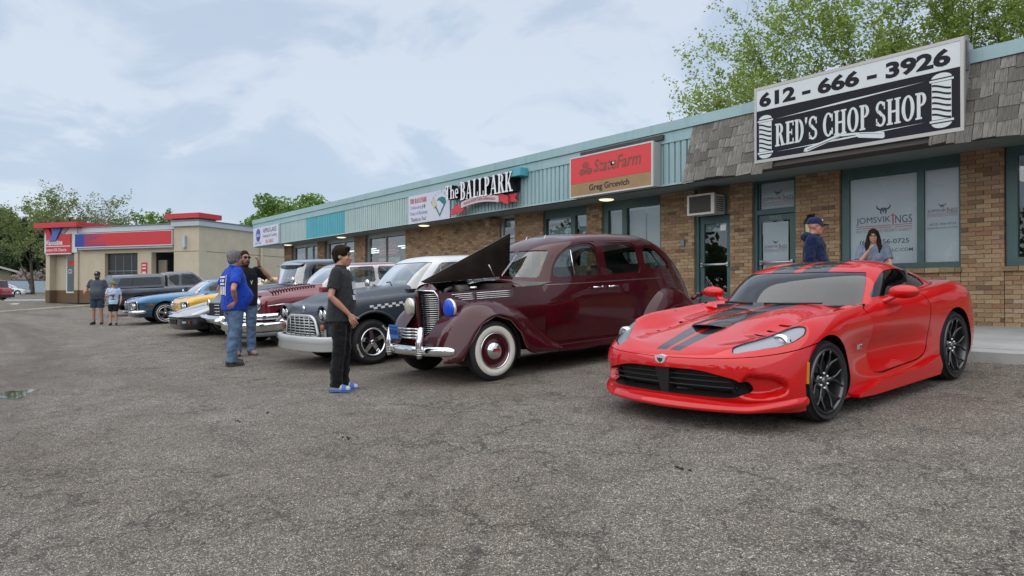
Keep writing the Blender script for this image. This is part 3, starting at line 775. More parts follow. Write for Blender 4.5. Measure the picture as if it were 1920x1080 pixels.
RS(fr.build('frame', mat('sign_frame', (.44, .43, .41), .45, .3), rs))
bx(-7.225, -3.935, Y0, Y0 + .01, 4.655, 5.03, 'phone_panel', M_signw); bx(-7.225, -3.935, Y0, Y0 + .01, 3.775, 4.65, 'name_panel', M_signk)
RS(text_obj('612 - 666 - 3926', -7.17, -4.06, 4.838, Y0 - .003, M_signk, rs, .265, bold=.045))
RS(serif_text("RED'S CHOP SHOP", -6.86, -4.39, 3.965, .40, Y0 - .003, M_signw, rs, rise=.03, fat=.95, gap=.05))
ln = MB()
# thin dark inline strokes make the letters look engraved
for (xa, za, xb, zb, w) in ((-6.86, 4.455, -4.40, 4.545, .016), (-6.83, 3.875, -4.40, 3.93, .014)):
 ln.add([(xa, Y0 - .004, za), ((xa + xb) / 2, Y0 - .004, (za + zb) / 2 - w), (xb, Y0 - .004, zb), ((xa + xb) / 2, Y0 - .004, (za + zb) / 2 + w)], [(0, 1, 2, 3)])
def flat(mb, pts, k): mb.add([(a, Y0 - .004 - .0005 * k, b) for a, b in pts], [tuple(range(len(pts)))])
flat(ln, [(-6.33, 3.80), (-6.27, 3.785), (-5.95, 3.87), (-5.66, 3.955), (-5.66, 3.99), (-5.74, 3.985), (-6.02, 3.91), (-6.31, 3.85)], 1)
flat(ln, [(-5.72, 3.985), (-5.66, 3.94), (-5.45, 3.93), (-5.40, 3.875), (-5.02, 3.80), (-4.99, 3.82), (-5.0, 3.90), (-5.45, 3.965)], 2)
RS(ln.build('razor', M_signw, rs, fixn=False))
rk = MB(); flat(rk, [(-6.26, 3.81), (-5.9, 3.895), (-5.7, 3.95), (-5.7, 3.955), (-5.92, 3.903), (-6.26, 3.82)], 4); flat(rk, [(-5.38, 3.935), (-5.02, 3.868), (-5.02, 3.872), (-5.38, 3.942)], 4)
RS(rk.build('razor_outline', M_signk, rs, fixn=False))
for (xa, xb, za, zb) in ((-7.20, -6.90, 3.79, 4.56), (-4.345, -4.02, 3.81, 4.62)):
 p, q = MB(), MB(); cx = (xa + xb) / 2; w = (xb - xa) / 2; h = zb - za
 body = .82 * w
 flat(p, [(cx - body, za + .16 * h), (cx + body, za + .16 * h), (cx + body, za + .84 * h), (cx - body, za + .84 * h)], 0)
 for z0, sg in ((za + .15 * h, -1), (za + .85 * h, 1)):
  flat(p, [(cx - w, z0), (cx + w, z0), (cx + w, z0 + sg * .04 * h), (cx - w, z0 + sg * .04 * h)], 1)
  flat(p, [(cx + w * .86 * math.cos(a), z0 + sg * (.05 * h + .10 * h * math.sin(a))) for a in np.linspace(0, PI, 14)], 2)
  flat(q, [(cx - w * .9, z0 + sg * .045 * h), (cx + w * .9, z0 + sg * .045 * h), (cx + w * .9, z0 + sg * .062 * h), (cx - w * .9, z0 + sg * .062 * h)], 6)
 for k in range(6):
  zc = za + (.19 + .105 * k) * h; xs_ = np.linspace(cx - body * .96, cx + body * .96, 9); sgn = -1
  up = [(x, zc + .05 * h + .045 * h * math.sin((x - cx) / body * 1.6) * sgn) for x in xs_]; dn = [(x, z - .036 * h) for x, z in up]
  flat(q, dn + up[::-1], 6)
 RS(p.build('barber_pole', M_signw, rs, fixn=False)); RS(q.build('pole_stripes', M_signk, rs, fixn=False))
lv = MB()
for z in (4.78, 4.74, 4.70, 4.05, 4.01, 3.97): lv.box(-3.909, -3.90, 11.60, 11.66, z, z + .018)
RS(lv.build('vent_slot', M_dark, rs))
bx(-3.93, -3.885, 11.57, 11.63, 4.62, 5.13, 'conduit', mat('conduit', (.2, .19, .18), .5, .6))
# ---- insurance sign
sf = thing('insurance_sign', 'coral red and tan box sign with brown lettering under a dark slot', 'sign', (-10.93, 11.6, 3.61))
SF = lambda o: (setattr(o, 'location', (10.93, -11.6, -3.61)), o)[1]
Y1 = 11.5
SF(MB().box(-12.17, -9.69, Y1 + .012, YF - .03, 3.62, 4.55).build('cabinet', mat('sf_cabinet', (.42, .44, .44), .45, .4), sf))
fr = MB(); fr.box(-12.18, -9.68, Y1 - .006, Y1 + .04, 4.53, 4.56); fr.box(-12.18, -9.68, Y1 - .006, Y1 + .04, 3.61, 3.64); fr.box(-12.18, -12.15, Y1 - .006, Y1 + .04, 3.64, 4.53); fr.box(-9.715, -9.68, Y1 - .006, Y1 + .04, 3.64, 4.53)
SF(fr.build('frame', mat('sf_frame', (.6, .6, .6), .4, .3), sf))
SF(MB().box(-12.15, -9.715, Y1, Y1 + .01, 3.935, 4.53).build('red_panel', M_sfred, sf)); SF(MB().box(-12.15, -9.715, Y1, Y1 + .01, 3.64, 3.93).build('tan_panel', M_tan, sf))
SF(text_obj('StateFarm', -11.40, -10.0, 4.265, Y1 - .003, M_brn, sf, .29, bold=.012, shear=.22))
em = MB()
for k, (a, b_) in enumerate(((0, .085), (-.105, -.06), (.105, -.06))):
 for r in ring(-11.66 + a, 4.24 + b_, .105, .075, .04, .03, 0, 360, 20): em.add([(p[0], Y1 - .003 - .001 * k, p[1]) for p in r], [(0, 1, 2, 3)])
 em.add([(-11.66 + a + .045 * math.cos(t), Y1 - .0035 - .001 * k, 4.24 + b_ + .028 * math.sin(t)) for t in np.linspace(0, 2 * PI, 14, endpoint=False)], [tuple(range(14))])
SF(em.build('emblem', M_brn, sf, fixn=False))
SF(text_obj('Greg Grcevich', -11.55, -10.33, 3.775, Y1 - .003, mat('sign_ink', (.018, .014, .014), .5), sf, .185, bold=.022))
hl = MB(); hl.lathe([(.001, 0), (.05, 0)], 14, 0, 'y', (-10.83, Y1 - .004, 4.25)); SF(hl.build('hole', M_dark, sf, fixn=False))
hl = MB(); hl.lathe([(.001, 0), (.026, 0)], 12, 0, 'y', (-10.80, Y1 - .006, 4.26)); SF(hl.build('pale_spot', M_white, sf, fixn=False))  # small white disc set over the hole
slot = MB().box(-12.05, -9.6, YF - .09, YF - .02, 4.60, 4.70); P(slot, 'shadow_bar', mat('shadow_bar_dark', (.05, .05, .048), .8, var=.4, vscale=4))  # dark bar stands in for the shadowed gap above the sign
# ---- banner with the mitt
bn = thing('banner', 'pale lilac vinyl banner with red heading and teal diamond emblem', 'banner', (-18.87, YF - .035, 3.62))
BN = lambda o: (setattr(o, 'location', (18.87, -(YF - .035), -3.62)), o)[1]
Yb = YF - .032; M_ban = mat('banner_vinyl', (.56, .585, .68), .45, var=.04, vscale=2)
vs, fs = [], []
for i in range(25):
 for j in range(9):
  x = -20.07 + 2.4 * i / 24; z = 3.62 + .90 * j / 8
  vs.append((x, Yb + .004 * math.sin(i * 1.1 + j * .7) * (j / 8), z))
fs = [(i * 9 + j, (i + 1) * 9 + j, (i + 1) * 9 + j + 1, i * 9 + j + 1) for i in range(24) for j in range(8)]
BN(MB().add(vs, fs, 0, True).build('vinyl_sheet', M_ban, bn))
yb = Yb - .007; M_b_red = mat('banner_red', (.5, .07, .07), .5); M_b_blu = mat('banner_blue', (.20, .25, .50), .5); M_b_ink = mat('banner_ink', (.10, .11, .16), .5); M_b_teal = mat('banner_teal', (.02, .16, .17), .5)
BN(serif_text('THE BALLPARK'.replace('THE', 'THE'), -19.98, -18.95, 4.27, .15, yb, M_b_red, bn, gap=.05))
BN(text_obj('Celebrating', -19.94, -19.28, 4.12, yb, M_b_blu, bn, .13)); BN(text_obj('14', -19.22, -19.05, 4.13, yb, M_b_ink, bn, .13, bold=.02))
BN(text_obj('Years of Business', -19.98, -18.92, 3.95, yb, M_b_blu, bn, .12)); BN(text_obj('Thanks to You!', -19.92, -19.0, 3.75, yb, M_b_ink, bn, .13))
dm = MB()
for k, pts in enumerate(([(-18.55, 4.12), (-18.22, 3.72), (-18.22, 3.80), (-18.48, 4.12)], [(-18.22, 3.72), (-17.86, 4.14), (-17.94, 4.14), (-18.22, 3.80)], [(-17.86, 4.14), (-17.93, 4.27), (-18.08, 4.32), (-18.26, 4.30), (-18.4, 4.22), (-18.24, 4.22), (-18.02, 4.08)])):
 dm.add([(a, yb - .0006 * k, b_) for a, b_ in pts], [tuple(range(len(pts)))])
BN(dm.build('diamond_emblem', M_b_teal, bn, fixn=False))
hd = MB()
for k, (a, b_, c, d) in enumerate(((-18.66, 4.24, -18.5, 4.06), (-18.62, 4.29, -18.46, 4.08), (-18.56, 4.30, -18.41, 4.09), (-18.68, 4.15, -18.5, 4.03))):
 hd.add([(a - .02, yb - .003 - .0005 * k, b_), (a + .02, yb - .003 - .0005 * k, b_ + .02), (c + .03, yb - .003 - .0005 * k, d), (c - .03, yb - .003 - .0005 * k, d - .04)], [(0, 1, 2, 3)])
BN(hd.build('hand_emblem', mat('banner_cream', (.55, .5, .32), .5), bn, fixn=False))
for i, ch in enumerate('BALLPARK'):
 a = math.radians(158 - i * 19.5); cx, cz = -18.2 + .47 * math.cos(a), 4.05 + .37 * math.sin(a)
 me = curve_tx(ch, .13, 'lettering', align='CENTER'); me.transform(Matrix.Translation((cx, yb - .001, cz)) @ Matrix.Rotation(-(a - PI / 2), 4, 'Y')); BN(link('lettering', me, M_b_blu, bn))
# ---- channel letters and ribbon
cl = thing('channel_letter_sign', 'white and black raised letter sign with a red ribbon below', 'sign', (-15.9, YF - .02, 3.62))
CL = lambda o: (setattr(o, 'location', (15.9, -(YF - .02), -3.62)), o)[1]
Yc = 11.5; M_chw = mat('letter_white', (.78, .80, .82), .35)
CL(serif_text('The', -17.50, -16.82, 4.13, .40, Yc, M_chw, cl, .22, side=M_signk, fat=.9))
CL(serif_text('BALLPARK', -16.74, -14.34, 4.04, .52, Yc, M_chw, cl, .24, side=M_signk, fat=.9, gap=.06))
b_ = MB(); b_.box(-16.68, -14.36, Yc + .245, Yc + .275, 4.09, 4.50); b_.box(-17.45, -16.86, Yc + .245, Yc + .275, 4.16, 4.46); CL(b_.build('raceway', M_signk, cl))
CL(MB().box(-14.5, -14.05, Yc + .02, YF - .02, 4.42, 4.62).build('transformer_box', M_teal_b, cl))
rb, rw = MB(), MB(); n = 18
def ribbon(mb, f0, f1, x0, x1, y, n=16, th=.05):
 xs_ = np.linspace(x0, x1, n + 1); lo = [(x, f0(x)) for x in xs_]; hi = [(x, f1(x)) for x in xs_]
 for i in range(n): mb.prism([lo[i], lo[i + 1], hi[i + 1], hi[i]], y, y + th)
arc = lambda x: 3.80 + .10 * (1 - ((x + 15.85) / .95) ** 2)
ribbon(rw, arc, lambda x: arc(x) + .17, -16.72, -14.98, Yc + .02)
wl_ = lambda x: 3.73 + .045 * math.sin((x + 16.7) * 9); ribbon(rb, wl_, lambda x: wl_(x) + .22, -17.12, -16.6, Yc + .05)
wr_ = lambda x: 3.78 + .045 * math.sin((x + 15.0) * 9 + 1.2); ribbon(rb, wr_, lambda x: wr_(x) + .22, -15.08, -14.6, Yc + .05)
rb.prism([(-17.38, 3.68), (-17.08, 3.70), (-17.08, 3.88), (-17.38, 3.86), (-17.3, 3.77)], Yc + .1, Yc + .14); rb.prism([(-14.62, 3.80), (-14.28, 3.76), (-14.38, 3.87), (-14.28, 3.98), (-14.62, 4.0)], Yc + .1, Yc + .14)
CL(rw.build('ribbon_centre', mat('ribbon_white', (.6, .5, .52), .5), cl)); CL(rb.build('ribbon_tail', mat('ribbon_red', (.55, .035, .05), .45), cl, weld=1e-4))
me = curve_tx('VINTAGE SPORTS CARDS & MEMORABILIA', .1, 'lettering', bold=.004)
v = np.empty(len(me.vertices) * 3); me.vertices.foreach_get('co', v); v = v.reshape(-1, 3); lo, hi = v.min(0), v.max(0)
v[:, 0] = -16.6 + (v[:, 0] - lo[0]) * 1.5 / (hi[0] - lo[0]); v[:, 2] = v[:, 2] * .9 + 3.848 + .10 * (1 - ((v[:, 0] + 15.85) / .95) ** 2); v[:, 1] = Yc + .016
me.vertices.foreach_set('co', v.ravel()); CL(link('lettering', me, mat('ribbon_text', (.4, .1, .14), .5), cl))
# ---- heating firm sign at the far end
hs = thing('heating_sign', 'small white box sign with blue round emblem at the far end of the fascia', 'sign', (-33.0, YF - .02, 3.65))
HS = lambda o: (setattr(o, 'location', (33.0, -(YF - .02), -3.65)), o)[1]
HS(MB().box(-34.69, -31.42, YF - .10, YF - .02, 3.65, 4.51).build('cabinet', mat('sign_pale', (.58, .61, .70), .4), hs))
ys = YF - .104
HS(MB().lathe([(.001, 0), (.30, 0), (.31, .003)], 28, 0, 'y', (-34.0, ys, 4.17)).build('emblem', mat('emblem_blue', (.02, .07, .36), .4), hs, fixn=False))
HS(text_obj('Carrier', -34.24, -33.76, 4.17, ys - .003, M_white, hs, .15, bold=.02, shear=.2))
HS(text_obj('HEATING & COOLING', -34.4, -33.6, 3.78, ys, M_b_ink, hs, .07)); HS(MB().box(-34.35, -33.65, ys - .001, ys, 3.86, 3.87).build('rule_line', M_b_blu, hs))
HS(text_obj('APPLE-LAKE', -33.35, -31.62, 4.33, ys, M_b_ink, hs, .20, bold=.015)); HS(text_obj('Heating & Cooling', -33.35, -31.6, 4.06, ys, M_b_ink, hs, .19)); HS(text_obj('421-HEAT', -33.0, -31.95, 3.81, ys, M_b_red, hs, .17, bold=.01))
# ============================================================ CAR TOOLS
def spl(t, P, tq):
 """natural cubic spline through P at t, evaluated at tq"""
 t = np.asarray(t, float); P = np.asarray(P, float); n = len(t); h = np.diff(t)
 A = np.zeros((n, n)); B = np.zeros(P.shape); A[0, 0] = A[-1, -1] = 1
 for i in range(1, n - 1):
  A[i, i - 1], A[i, i], A[i, i + 1] = h[i - 1], 2 * (h[i - 1] + h[i]), h[i]
  B[i] = 6 * ((P[i + 1] - P[i]) / h[i] - (P[i] - P[i - 1]) / h[i - 1])
 M = np.linalg.solve(A, B.reshape(n, -1)).reshape(P.shape)
 k = np.clip(np.searchsorted(t, tq, side='right') - 1, 0, n - 2)
 sh = (-1,) + (1,) * (P.ndim - 1)
 hh = h[k].reshape(sh); a = (t[k + 1] - tq).reshape(sh) / hh; b = 1 - a
 return a * P[k] + b * P[k + 1] + ((a ** 3 - a) * M[k] + (b ** 3 - b) * M[k + 1]) * hh ** 2 / 6
class PM:
 """polygon patch of the left half (y >= 0) with shared vertex data"""
 def __init__(s, V, N, S, L, F): s.V, s.N, s.S, s.L, s.F = V, N, S, L, F
 def sub(s, F): return PM(s.V, s.N, s.S, s.L, F)
 @property
 def x(s): return s.V[:, 0]
 @property
 def y(s): return s.V[:, 1]
 @property
 def z(s): return s.V[:, 2]
 def cut(s, f):
  """(inside f<0, outside f>0)"""
  f = np.asarray(f, float).copy(); f[np.abs(f) < 1e-7] = 1e-7
  pos = f > 0; nv = len(s.V); newp, cache, FI, FO = [], {}, [], []
  for F in s.F:
   c = sum(pos[i] for i in F)
   if c == 0: FI.append(F); continue
   if c == len(F): FO.append(F); continue
   a, b = [], []; n = len(F)
   for k in range(n):
    i, j = F[k], F[(k + 1) % n]
    (b if pos[i] else a).append(i)
    if pos[i] != pos[j]:
     key = (i, j) if i < j else (j, i)
     if key not in cache:
      w = f[key[0]] / (f[key[0]] - f[key[1]]); cache[key] = nv + len(newp); newp.append((key[0], key[1], w))
     a.append(cache[key]); b.append(cache[key])
   if len(a) > 2: FI.append(a)
   if len(b) > 2: FO.append(b)
  if newp:
   I = np.array([p[0] for p in newp]); J = np.array([p[1] for p in newp]); w = np.array([p[2] for p in newp])
   mixv = lambda A: np.concatenate([A, A[I] * ((1 - w)[:, None] if A.ndim > 1 else (1 - w)) + A[J] * (w[:, None] if A.ndim > 1 else w)])
   V, N, S, L = mixv(s.V), mixv(s.N), mixv(s.S), mixv(s.L)
   N[nv:] /= np.linalg.norm(N[nv:], axis=1)[:, None] + 1e-9
  else: V, N, S, L = s.V, s.N, s.S, s.L
  return PM(V, N, S, L, FI), PM(V, N, S, L, FO)
 def border(s, test):
  """boundary edges whose middle passes test(V)"""
  cnt = {}
  for F in s.F:
   for k in range(len(F)):
    e = (F[k], F[(k + 1) % len(F)]); key = (min(e), max(e))
    cnt[key] = None if key in cnt else e
  E = [e for e in cnt.values() if e is not None]
  return [e for e in E if test((s.V[e[0]] + s.V[e[1]]) / 2)]
def surf(P, nu=6, nv=6, sharp=(), mirror_top=True, cu=None, cv=None, disp=None, sym=True):
 """P[level][station] -> dense patch; symmetric about y=0 at both ends of every level and over the top row"""
 P = np.asarray(P, float); nl, ns = P.shape[:2]; flip = np.array([1, -1, 1.])
 cu = nu if cu is None else cu
 d = np.linalg.norm(np.diff(P, axis=1), axis=2).mean(0) + 1e-3; t = np.concatenate([[0], np.cumsum(d)])
 if sym:
  Pe = np.concatenate([P[:, 2:0:-1] * flip, P, P[:, -2:-4:-1] * flip], axis=1)
  te = np.concatenate([[-d[0] - d[1], -d[0]], t, [t[-1] + d[-1], t[-1] + d[-1] + d[-2]]])
 else: Pe, te = P, t; mirror_top = False
 si = np.linspace(0, ns - 1, (ns - 1) * nu + 1); tq = np.interp(si, np.arange(ns), t)
 Q = spl(te, Pe.transpose(1, 0, 2), tq).transpose(1, 0, 2)          # nl x NU
 d = np.linalg.norm(np.diff(Q, axis=0), axis=2).mean(1) + 1e-3; t = np.concatenate([[0], np.cumsum(d)])
 li = np.linspace(0, nl - 1, (nl - 1) * nv + 1); tq = np.interp(li, np.arange(nl), t)
 cuts = [0] + sorted(sharp) + [nl - 1]; out = np.zeros((len(li),) + Q.shape[1:])
 for a, b in zip(cuts[:-1], cuts[1:]):
  Qs, ts = Q[a:b + 1], t[a:b + 1]
  if b == nl - 1 and mirror_top and b - a >= 2:
   Qs = np.concatenate([Qs, Qs[-2:-4:-1] * flip]); dd = np.diff(ts)
   ts = np.concatenate([ts, [ts[-1] + dd[-1], ts[-1] + dd[-1] + dd[-2]]])
  m = (li >= a - 1e-9) & (li <= b + 1e-9)
  out[m] = spl(ts, Qs, tq[m]) if len(ts) > 2 else np.array([np.interp(tq[m], ts, Qs[:, i, c]) for i in range(Q.shape[1]) for c in range(3)]).reshape(Q.shape[1], 3, -1).transpose(2, 0, 1)
 if disp is not None: out = disp(out)
 nL, nS = out.shape[:2]; V = out.reshape(-1, 3)
 if sym: V[:, 1] = np.maximum(V[:, 1], 0)
 # normals by differences, mirrored at the symmetry plane
 ext = np.concatenate([out[:, 1:2] * flip, out, out[:, -2:-1] * flip], axis=1) if sym else np.concatenate([out[:, :1] * 2 - out[:, 1:2], out, out[:, -1:] * 2 - out[:, -2:-1]], axis=1)
 du = ext[:, 2:] - ext[:, :-2]
 top = out[-2:-1] * flip if mirror_top else out[-1:] * 2 - out[-2:-1]
 ev = np.concatenate([out[:1] * 2 - out[1:2], out, top], axis=0); dv = ev[2:] - ev[:-2]
 N = np.cross(dv, du).reshape(-1, 3)
 fwd = np.cross(dv, du)
 N /= np.linalg.norm(N, axis=1)[:, None] + 1e-9
 F = []
 for i in range(nL - 1):
  for j in range(nS - 1):
   q = (i * nS + j, (i + 1) * nS + j, (i + 1) * nS + j + 1, i * nS + j + 1); F.append(list(q))
 S = np.tile(si, nL); L = np.repeat(li, nS)
 # make normals look outward (away from the middle)
 c = V.mean(0) * [1, 0, 1] - ([0, 0, 0] if sym else [0, 0, .3])
 if ((V - c) * N).sum() < 0: N = -N
 return PM(V.copy(), N, S, L, F)
def emit(pms, name, m, parent, both=True, side=1, off=0., smooth=True, extra=None, bend=None):
 """link patches as one mesh; both halves, or the left (side 1) or right (side -1) one"""
 vs, ns, fs = [], [], []
 for pm in (pms if isinstance(pms, (list, tuple)) else [pms]):
  if not pm.F: continue
  used = sorted({i for F in pm.F for i in F}); mp = {u: k for k, u in enumerate(used)}
  V = pm.V[used] + pm.N[used] * off; N = pm.N[used]
  for sg in ((1, -1) if both else (side,)):
   b = len(vs); fl = np.array([1, sg, 1.])
   vs.extend((V * fl).tolist()); ns.extend((N * fl).tolist())
   for F in pm.F:
    q = [b + mp[i] for i in F]; fs.append(q)
 if not fs: return None
 me = bpy.data.meshes.new(name); me.from_pydata(vs, [], fs); me.materials.append(m)
 me.polygons.foreach_set('use_smooth', [True] * len(fs))
 bm = bmesh.new(); bm.from_mesh(me); lay = bm.verts.layers.float_vector.new('cn')
 for v, n in zip(bm.verts, ns): v[lay] = n
 for f in bm.faces:
  n = Vector((0, 0, 0))
  for v in f.verts: n += v[lay]
  f.normal_update()
  if f.normal.dot(n) < 0: f.normal_flip()
 bmesh.ops.remove_doubles(bm, verts=bm.verts, dist=2e-5)
 cn = [tuple(v[lay]) for v in bm.verts]; bm.verts.layers.float_vector.remove(lay)
 bm.to_mesh(me); bm.free(); me.update()
 if smooth: me.normals_split_custom_set_from_vertices(cn)
 return link(name, me, None, parent)
def rim(pm, test, d, name, m, parent, both=True, side=1, vec=None):
 """wall running inward from the boundary edges that pass test"""
 mb = MB()
 for a, b in pm.border(test):
  pa, pb = pm.V[a], pm.V[b]; qa, qb = (pa - pm.N[a] * d, pb - pm.N[b] * d) if vec is None else (pa + np.array(vec) * d, pb + np.array(vec) * d)
  for sg in ((1, -1) if both else (side,)):
   fl = np.array([1, sg, 1.]); mb.add([pa * fl, pb * fl, qb * fl, qa * fl], [(0, 1, 2, 3)])
 return mb.build(name, m, parent, weld=1e-5) if mb.f else None
def sdpoly(px, py, poly):
 """signed distance to a closed outline, negative inside"""
 P_ = np.asarray(poly, float); d = np.full(px.shape, 1e9); ins = np.zeros(px.shape, bool)
 for i in range(len(P_)):
  a, b = P_[i], P_[(i + 1) % len(P_)]; e_ = b - a; wx, wy = px - a[0], py - a[1]
  tt = np.clip((wx * e_[0] + wy * e_[1]) / (e_ @ e_ + 1e-12), 0, 1)
  d = np.minimum(d, (wx - e_[0] * tt) ** 2 + (wy - e_[1] * tt) ** 2)
  c = ((a[1] <= py) != (b[1] <= py)); ins ^= c & (px < (b[0] - a[0]) * (py - a[1]) / ((b[1] - a[1]) if b[1] != a[1] else 1e-9) + a[0])
 return np.where(ins, -1, 1) * np.sqrt(d)
def rnd_poly(pts, r=.03, n=5):
 """rounded corners"""
 out = []; P_ = [np.array(p, float) for p in pts]; m = len(P_)
 for i in range(m):
  p, a, b = P_[i], P_[i - 1], P_[(i + 1) % m]; rr = r[i] if hasattr(r, '__len__') else r
  ua, ub = a - p, b - p; la, lb = np.linalg.norm(ua), np.linalg.norm(ub); k = min(rr, .48 * la, .48 * lb)
  A, B = p + ua / la * k, p + ub / lb * k
  for j in range(n + 1):
   t = j / n; out.append((1 - t) ** 2 * A + 2 * t * (1 - t) * p + t * t * B)
 return np.array(out)
def line_field(px, py, pts):
 """distance to an open polyline"""
 d = np.full(px.shape, 1e9)
 for a, b in zip(pts[:-1], pts[1:]):
  a, b = np.array(a, float), np.array(b, float); e_ = b - a; wx, wy = px - a[0], py - a[1]
  tt = np.clip((wx * e_[0] + wy * e_[1]) / (e_ @ e_ + 1e-12), 0, 1); d = np.minimum(d, (wx - e_[0] * tt) ** 2 + (wy - e_[1] * tt) ** 2)
 return np.sqrt(d)
def paint(name, col, rough=.28, metal=0., flake=0., coat=1., inner=(.02, .02, .02), dirt=.06, bumpy=.0):
 """car paint: coloured coat outside, dull dark inside"""
 if name in MATS: return MATS[name]
 m, t = new_mat(name); b = t.bsdf
 geo = t.new('ShaderNodeNewGeometry')
 n = t.noise(2.5, 5, .6); c = t.ramp(n, [(.3, [x * (1 - dirt) for x in col]), (.7, [min(1, x * (1 + dirt)) for x in col])])
 c = t.mix(geo.outputs['Backfacing'], c, inner); t.link(c, b.inputs['Base Color'])
 r = t.ramp(t.noise(7, 6, .7), [(.3, rough * .85), (.75, min(1, rough * 1.25))]); t.link(r, b.inputs['Roughness'])
 b.inputs['Metallic'].default_value = metal; b.inputs['Coat Weight'].default_value = coat; b.inputs['Coat Roughness'].default_value = .03
 if bumpy: t.bump(t.noise(5, 3, .5), bumpy, .01)
 return m
def place_car(name, label, cat, x, ym, group=None, face=-1, yaw=0., dz=0.):
 """x: world X of the centre line, ym: world Y of the wheelbase middle; nose toward -Y (face -1) or +Y"""
 R_ = Matrix.Rotation(ROLL, 4, 'X') @ Matrix.Rotation(-PI / 2 + (PI if face > 0 else 0) + yaw, 4, 'Z')
 return thing(name, label, cat, (x, ym, lot(x, ym) + dz), R_.to_euler(), group)
def make_tyre(R, w, rr, wheel, white=None, letters=None, tread=True):
 """tyre as a lathe about y, outer face at y=0, plus optional whitewall ring"""
 sh = min(.035, w * .2); prof = [(rr, -w + .015), (rr + (R - rr) * .4, -w), (R - sh, -w + .006), (R - .006, -w + sh)]
 k = 5 if tread else 0
 for i in range(k):
  y0 = -w + sh + (w - 2 * sh) * (i + .35) / k; y1 = y0 + (w - 2 * sh) * .22 / k
  prof += [(R, y0), (R - .007, y0 + .002), (R - .007, y1), (R, y1 + .002)]
 prof += [(R - .006, -sh), (R - sh, -.006), (rr + (R - rr) * .62, 0), (rr + (R - rr) * .58, .003), (rr + (R - rr) * .52, .001), (rr + .012, -.006), (rr, -.02)]
 t = MB().lathe(prof, 44).build('tyre', M_rubber, wheel)
 if white:
  a, b = white; MB().lathe([(a, -.004), (a + .004, .0045), ((a + b) / 2, .0075), (b - .004, .0055), (b, -.003)], 48).build('whitewall', M_whitewall, wheel)
 if letters:
  for body, ang, size, rad in letters:
   me = curve_tx(body, size, 'lettering', bold=size * .03, align='CENTER')
   v = np.empty(len(me.vertices) * 3); me.vertices.foreach_get('co', v); v = v.reshape(-1, 3)
   th = ang - v[:, 0] / rad; rd = rad + v[:, 2]
   # reading clockwise round the tyre as seen from outside (+y looking back)
   me.vertices.foreach_set('co', np.stack([-rd * np.cos(th), np.full(len(v), .0065), rd * np.sin(th)], 1).ravel()); me.update()
   link('lettering', me, M_whitewall, wheel)
 return t
M_whitewall = mat('whitewall', (.66, .63, .56), .6, var=.05, vscale=8)
def axle_set(car, proto, fx, rx, yo, zr, steer=0., zr2=None, proto2=None, ry=None):
 """proto stands as the front left wheel; copies for the other three"""
 proto.location = (fx, yo, zr); proto.rotation_euler = (0, 0, steer)
 p2 = proto2 or proto
 for (x, sg, src, yy, zz) in ((fx, -1, proto, yo, zr), (rx, 1, p2, ry or yo, zr2 or zr), (rx, -1, p2, ry or yo, zr2 or zr)):
  c = src if (src is proto2 and sg == 1) else copy_tree(src, car)
  c.parent = car; c.location = (x, sg * yy, zz)
  c.rotation_euler = (0, rnd.uniform(-2, 2) * 0, (0 if sg > 0 else PI) + (steer if x == fx else 0))
def well(car, xs, y0, y1, R, m=None):
 """dark wheel housings"""
 mb = MB()
 for (x, z) in xs:
  for sg in (1, -1):
   mb.lathe([(R, sg * y0), (R, sg * y1)], 20, 0, 'y', (x, 0, z), a0=-.35, a1=PI + .35)
   mb.lathe([(.01, sg * y0), (R, sg * y0)], 20, 0, 'y', (x, 0, z), a0=-.35, a1=PI + .35)
 return mb.build('wheel_housing', m or M_dark, car, fixn=False)
def mirror_obj(o, parent):
 """same mesh on the other side (mirrored vertices)"""
 me = o.data.copy(); me.transform(Matrix.Diagonal((1, -1, 1, 1))); me.flip_normals()
 c = bpy.data.objects.new(o.name.split('.')[0], me); COL.objects.link(c); c.parent = parent; return c

def prof(knots):
 """smooth height profile z(x)"""
 k = sorted(knots); xs = np.array([a for a, _ in k], float); zs = np.array([b for _, b in k], float)
 def f(x): return float(spl(xs, zs, np.array([min(max(x, xs[0]), xs[-1])]))[0]) if len(xs) > 2 else float(np.interp(x, xs, zs))
 return f
def hull(plan, levels, top, nu=5, nv=5, disp=None):
 """body from a plan outline: levels (inset, z or z(x)) up the side, top rows (width fraction, nose inset, z(x))"""
 P_ = np.array(plan, float); n = len(P_); nor = []
 for i in range(n):
  a = P_[i - 1] if i else P_[1] * [1, -1]; b = P_[i + 1] if i < n - 1 else P_[-2] * [1, -1]
  t = b - a; t /= np.linalg.norm(t) + 1e-9; nor.append((-t[1], t[0]) if False else (t[1], -t[0]))
 nor = np.array(nor); c = P_.mean(0)
 if (nor * (P_ - [c[0], 0])).sum() < 0: nor = -nor
 G = []
 zz = lambda z, x: z(x) if callable(z) else z
 for ins, z in levels:
  row = []
  for p, q in zip(P_, nor):
   iv = ins(p[0]) if callable(ins) else ins
   x, y = p - q * iv; row.append((x, max(0, y), zz(z, p[0])))
  row[0] = (row[0][0], 0, row[0][2]); row[-1] = (row[-1][0], 0, row[-1][2]); G.append(row)
 for fr, ins, z in top:
  row = []
  for p, q in zip(P_, nor):
   x = p[0] - q[0] * ins; row.append((x, p[1] * fr, zz(z, x)))
  G.append(row)
 return surf(G, nu, nv, disp=disp)
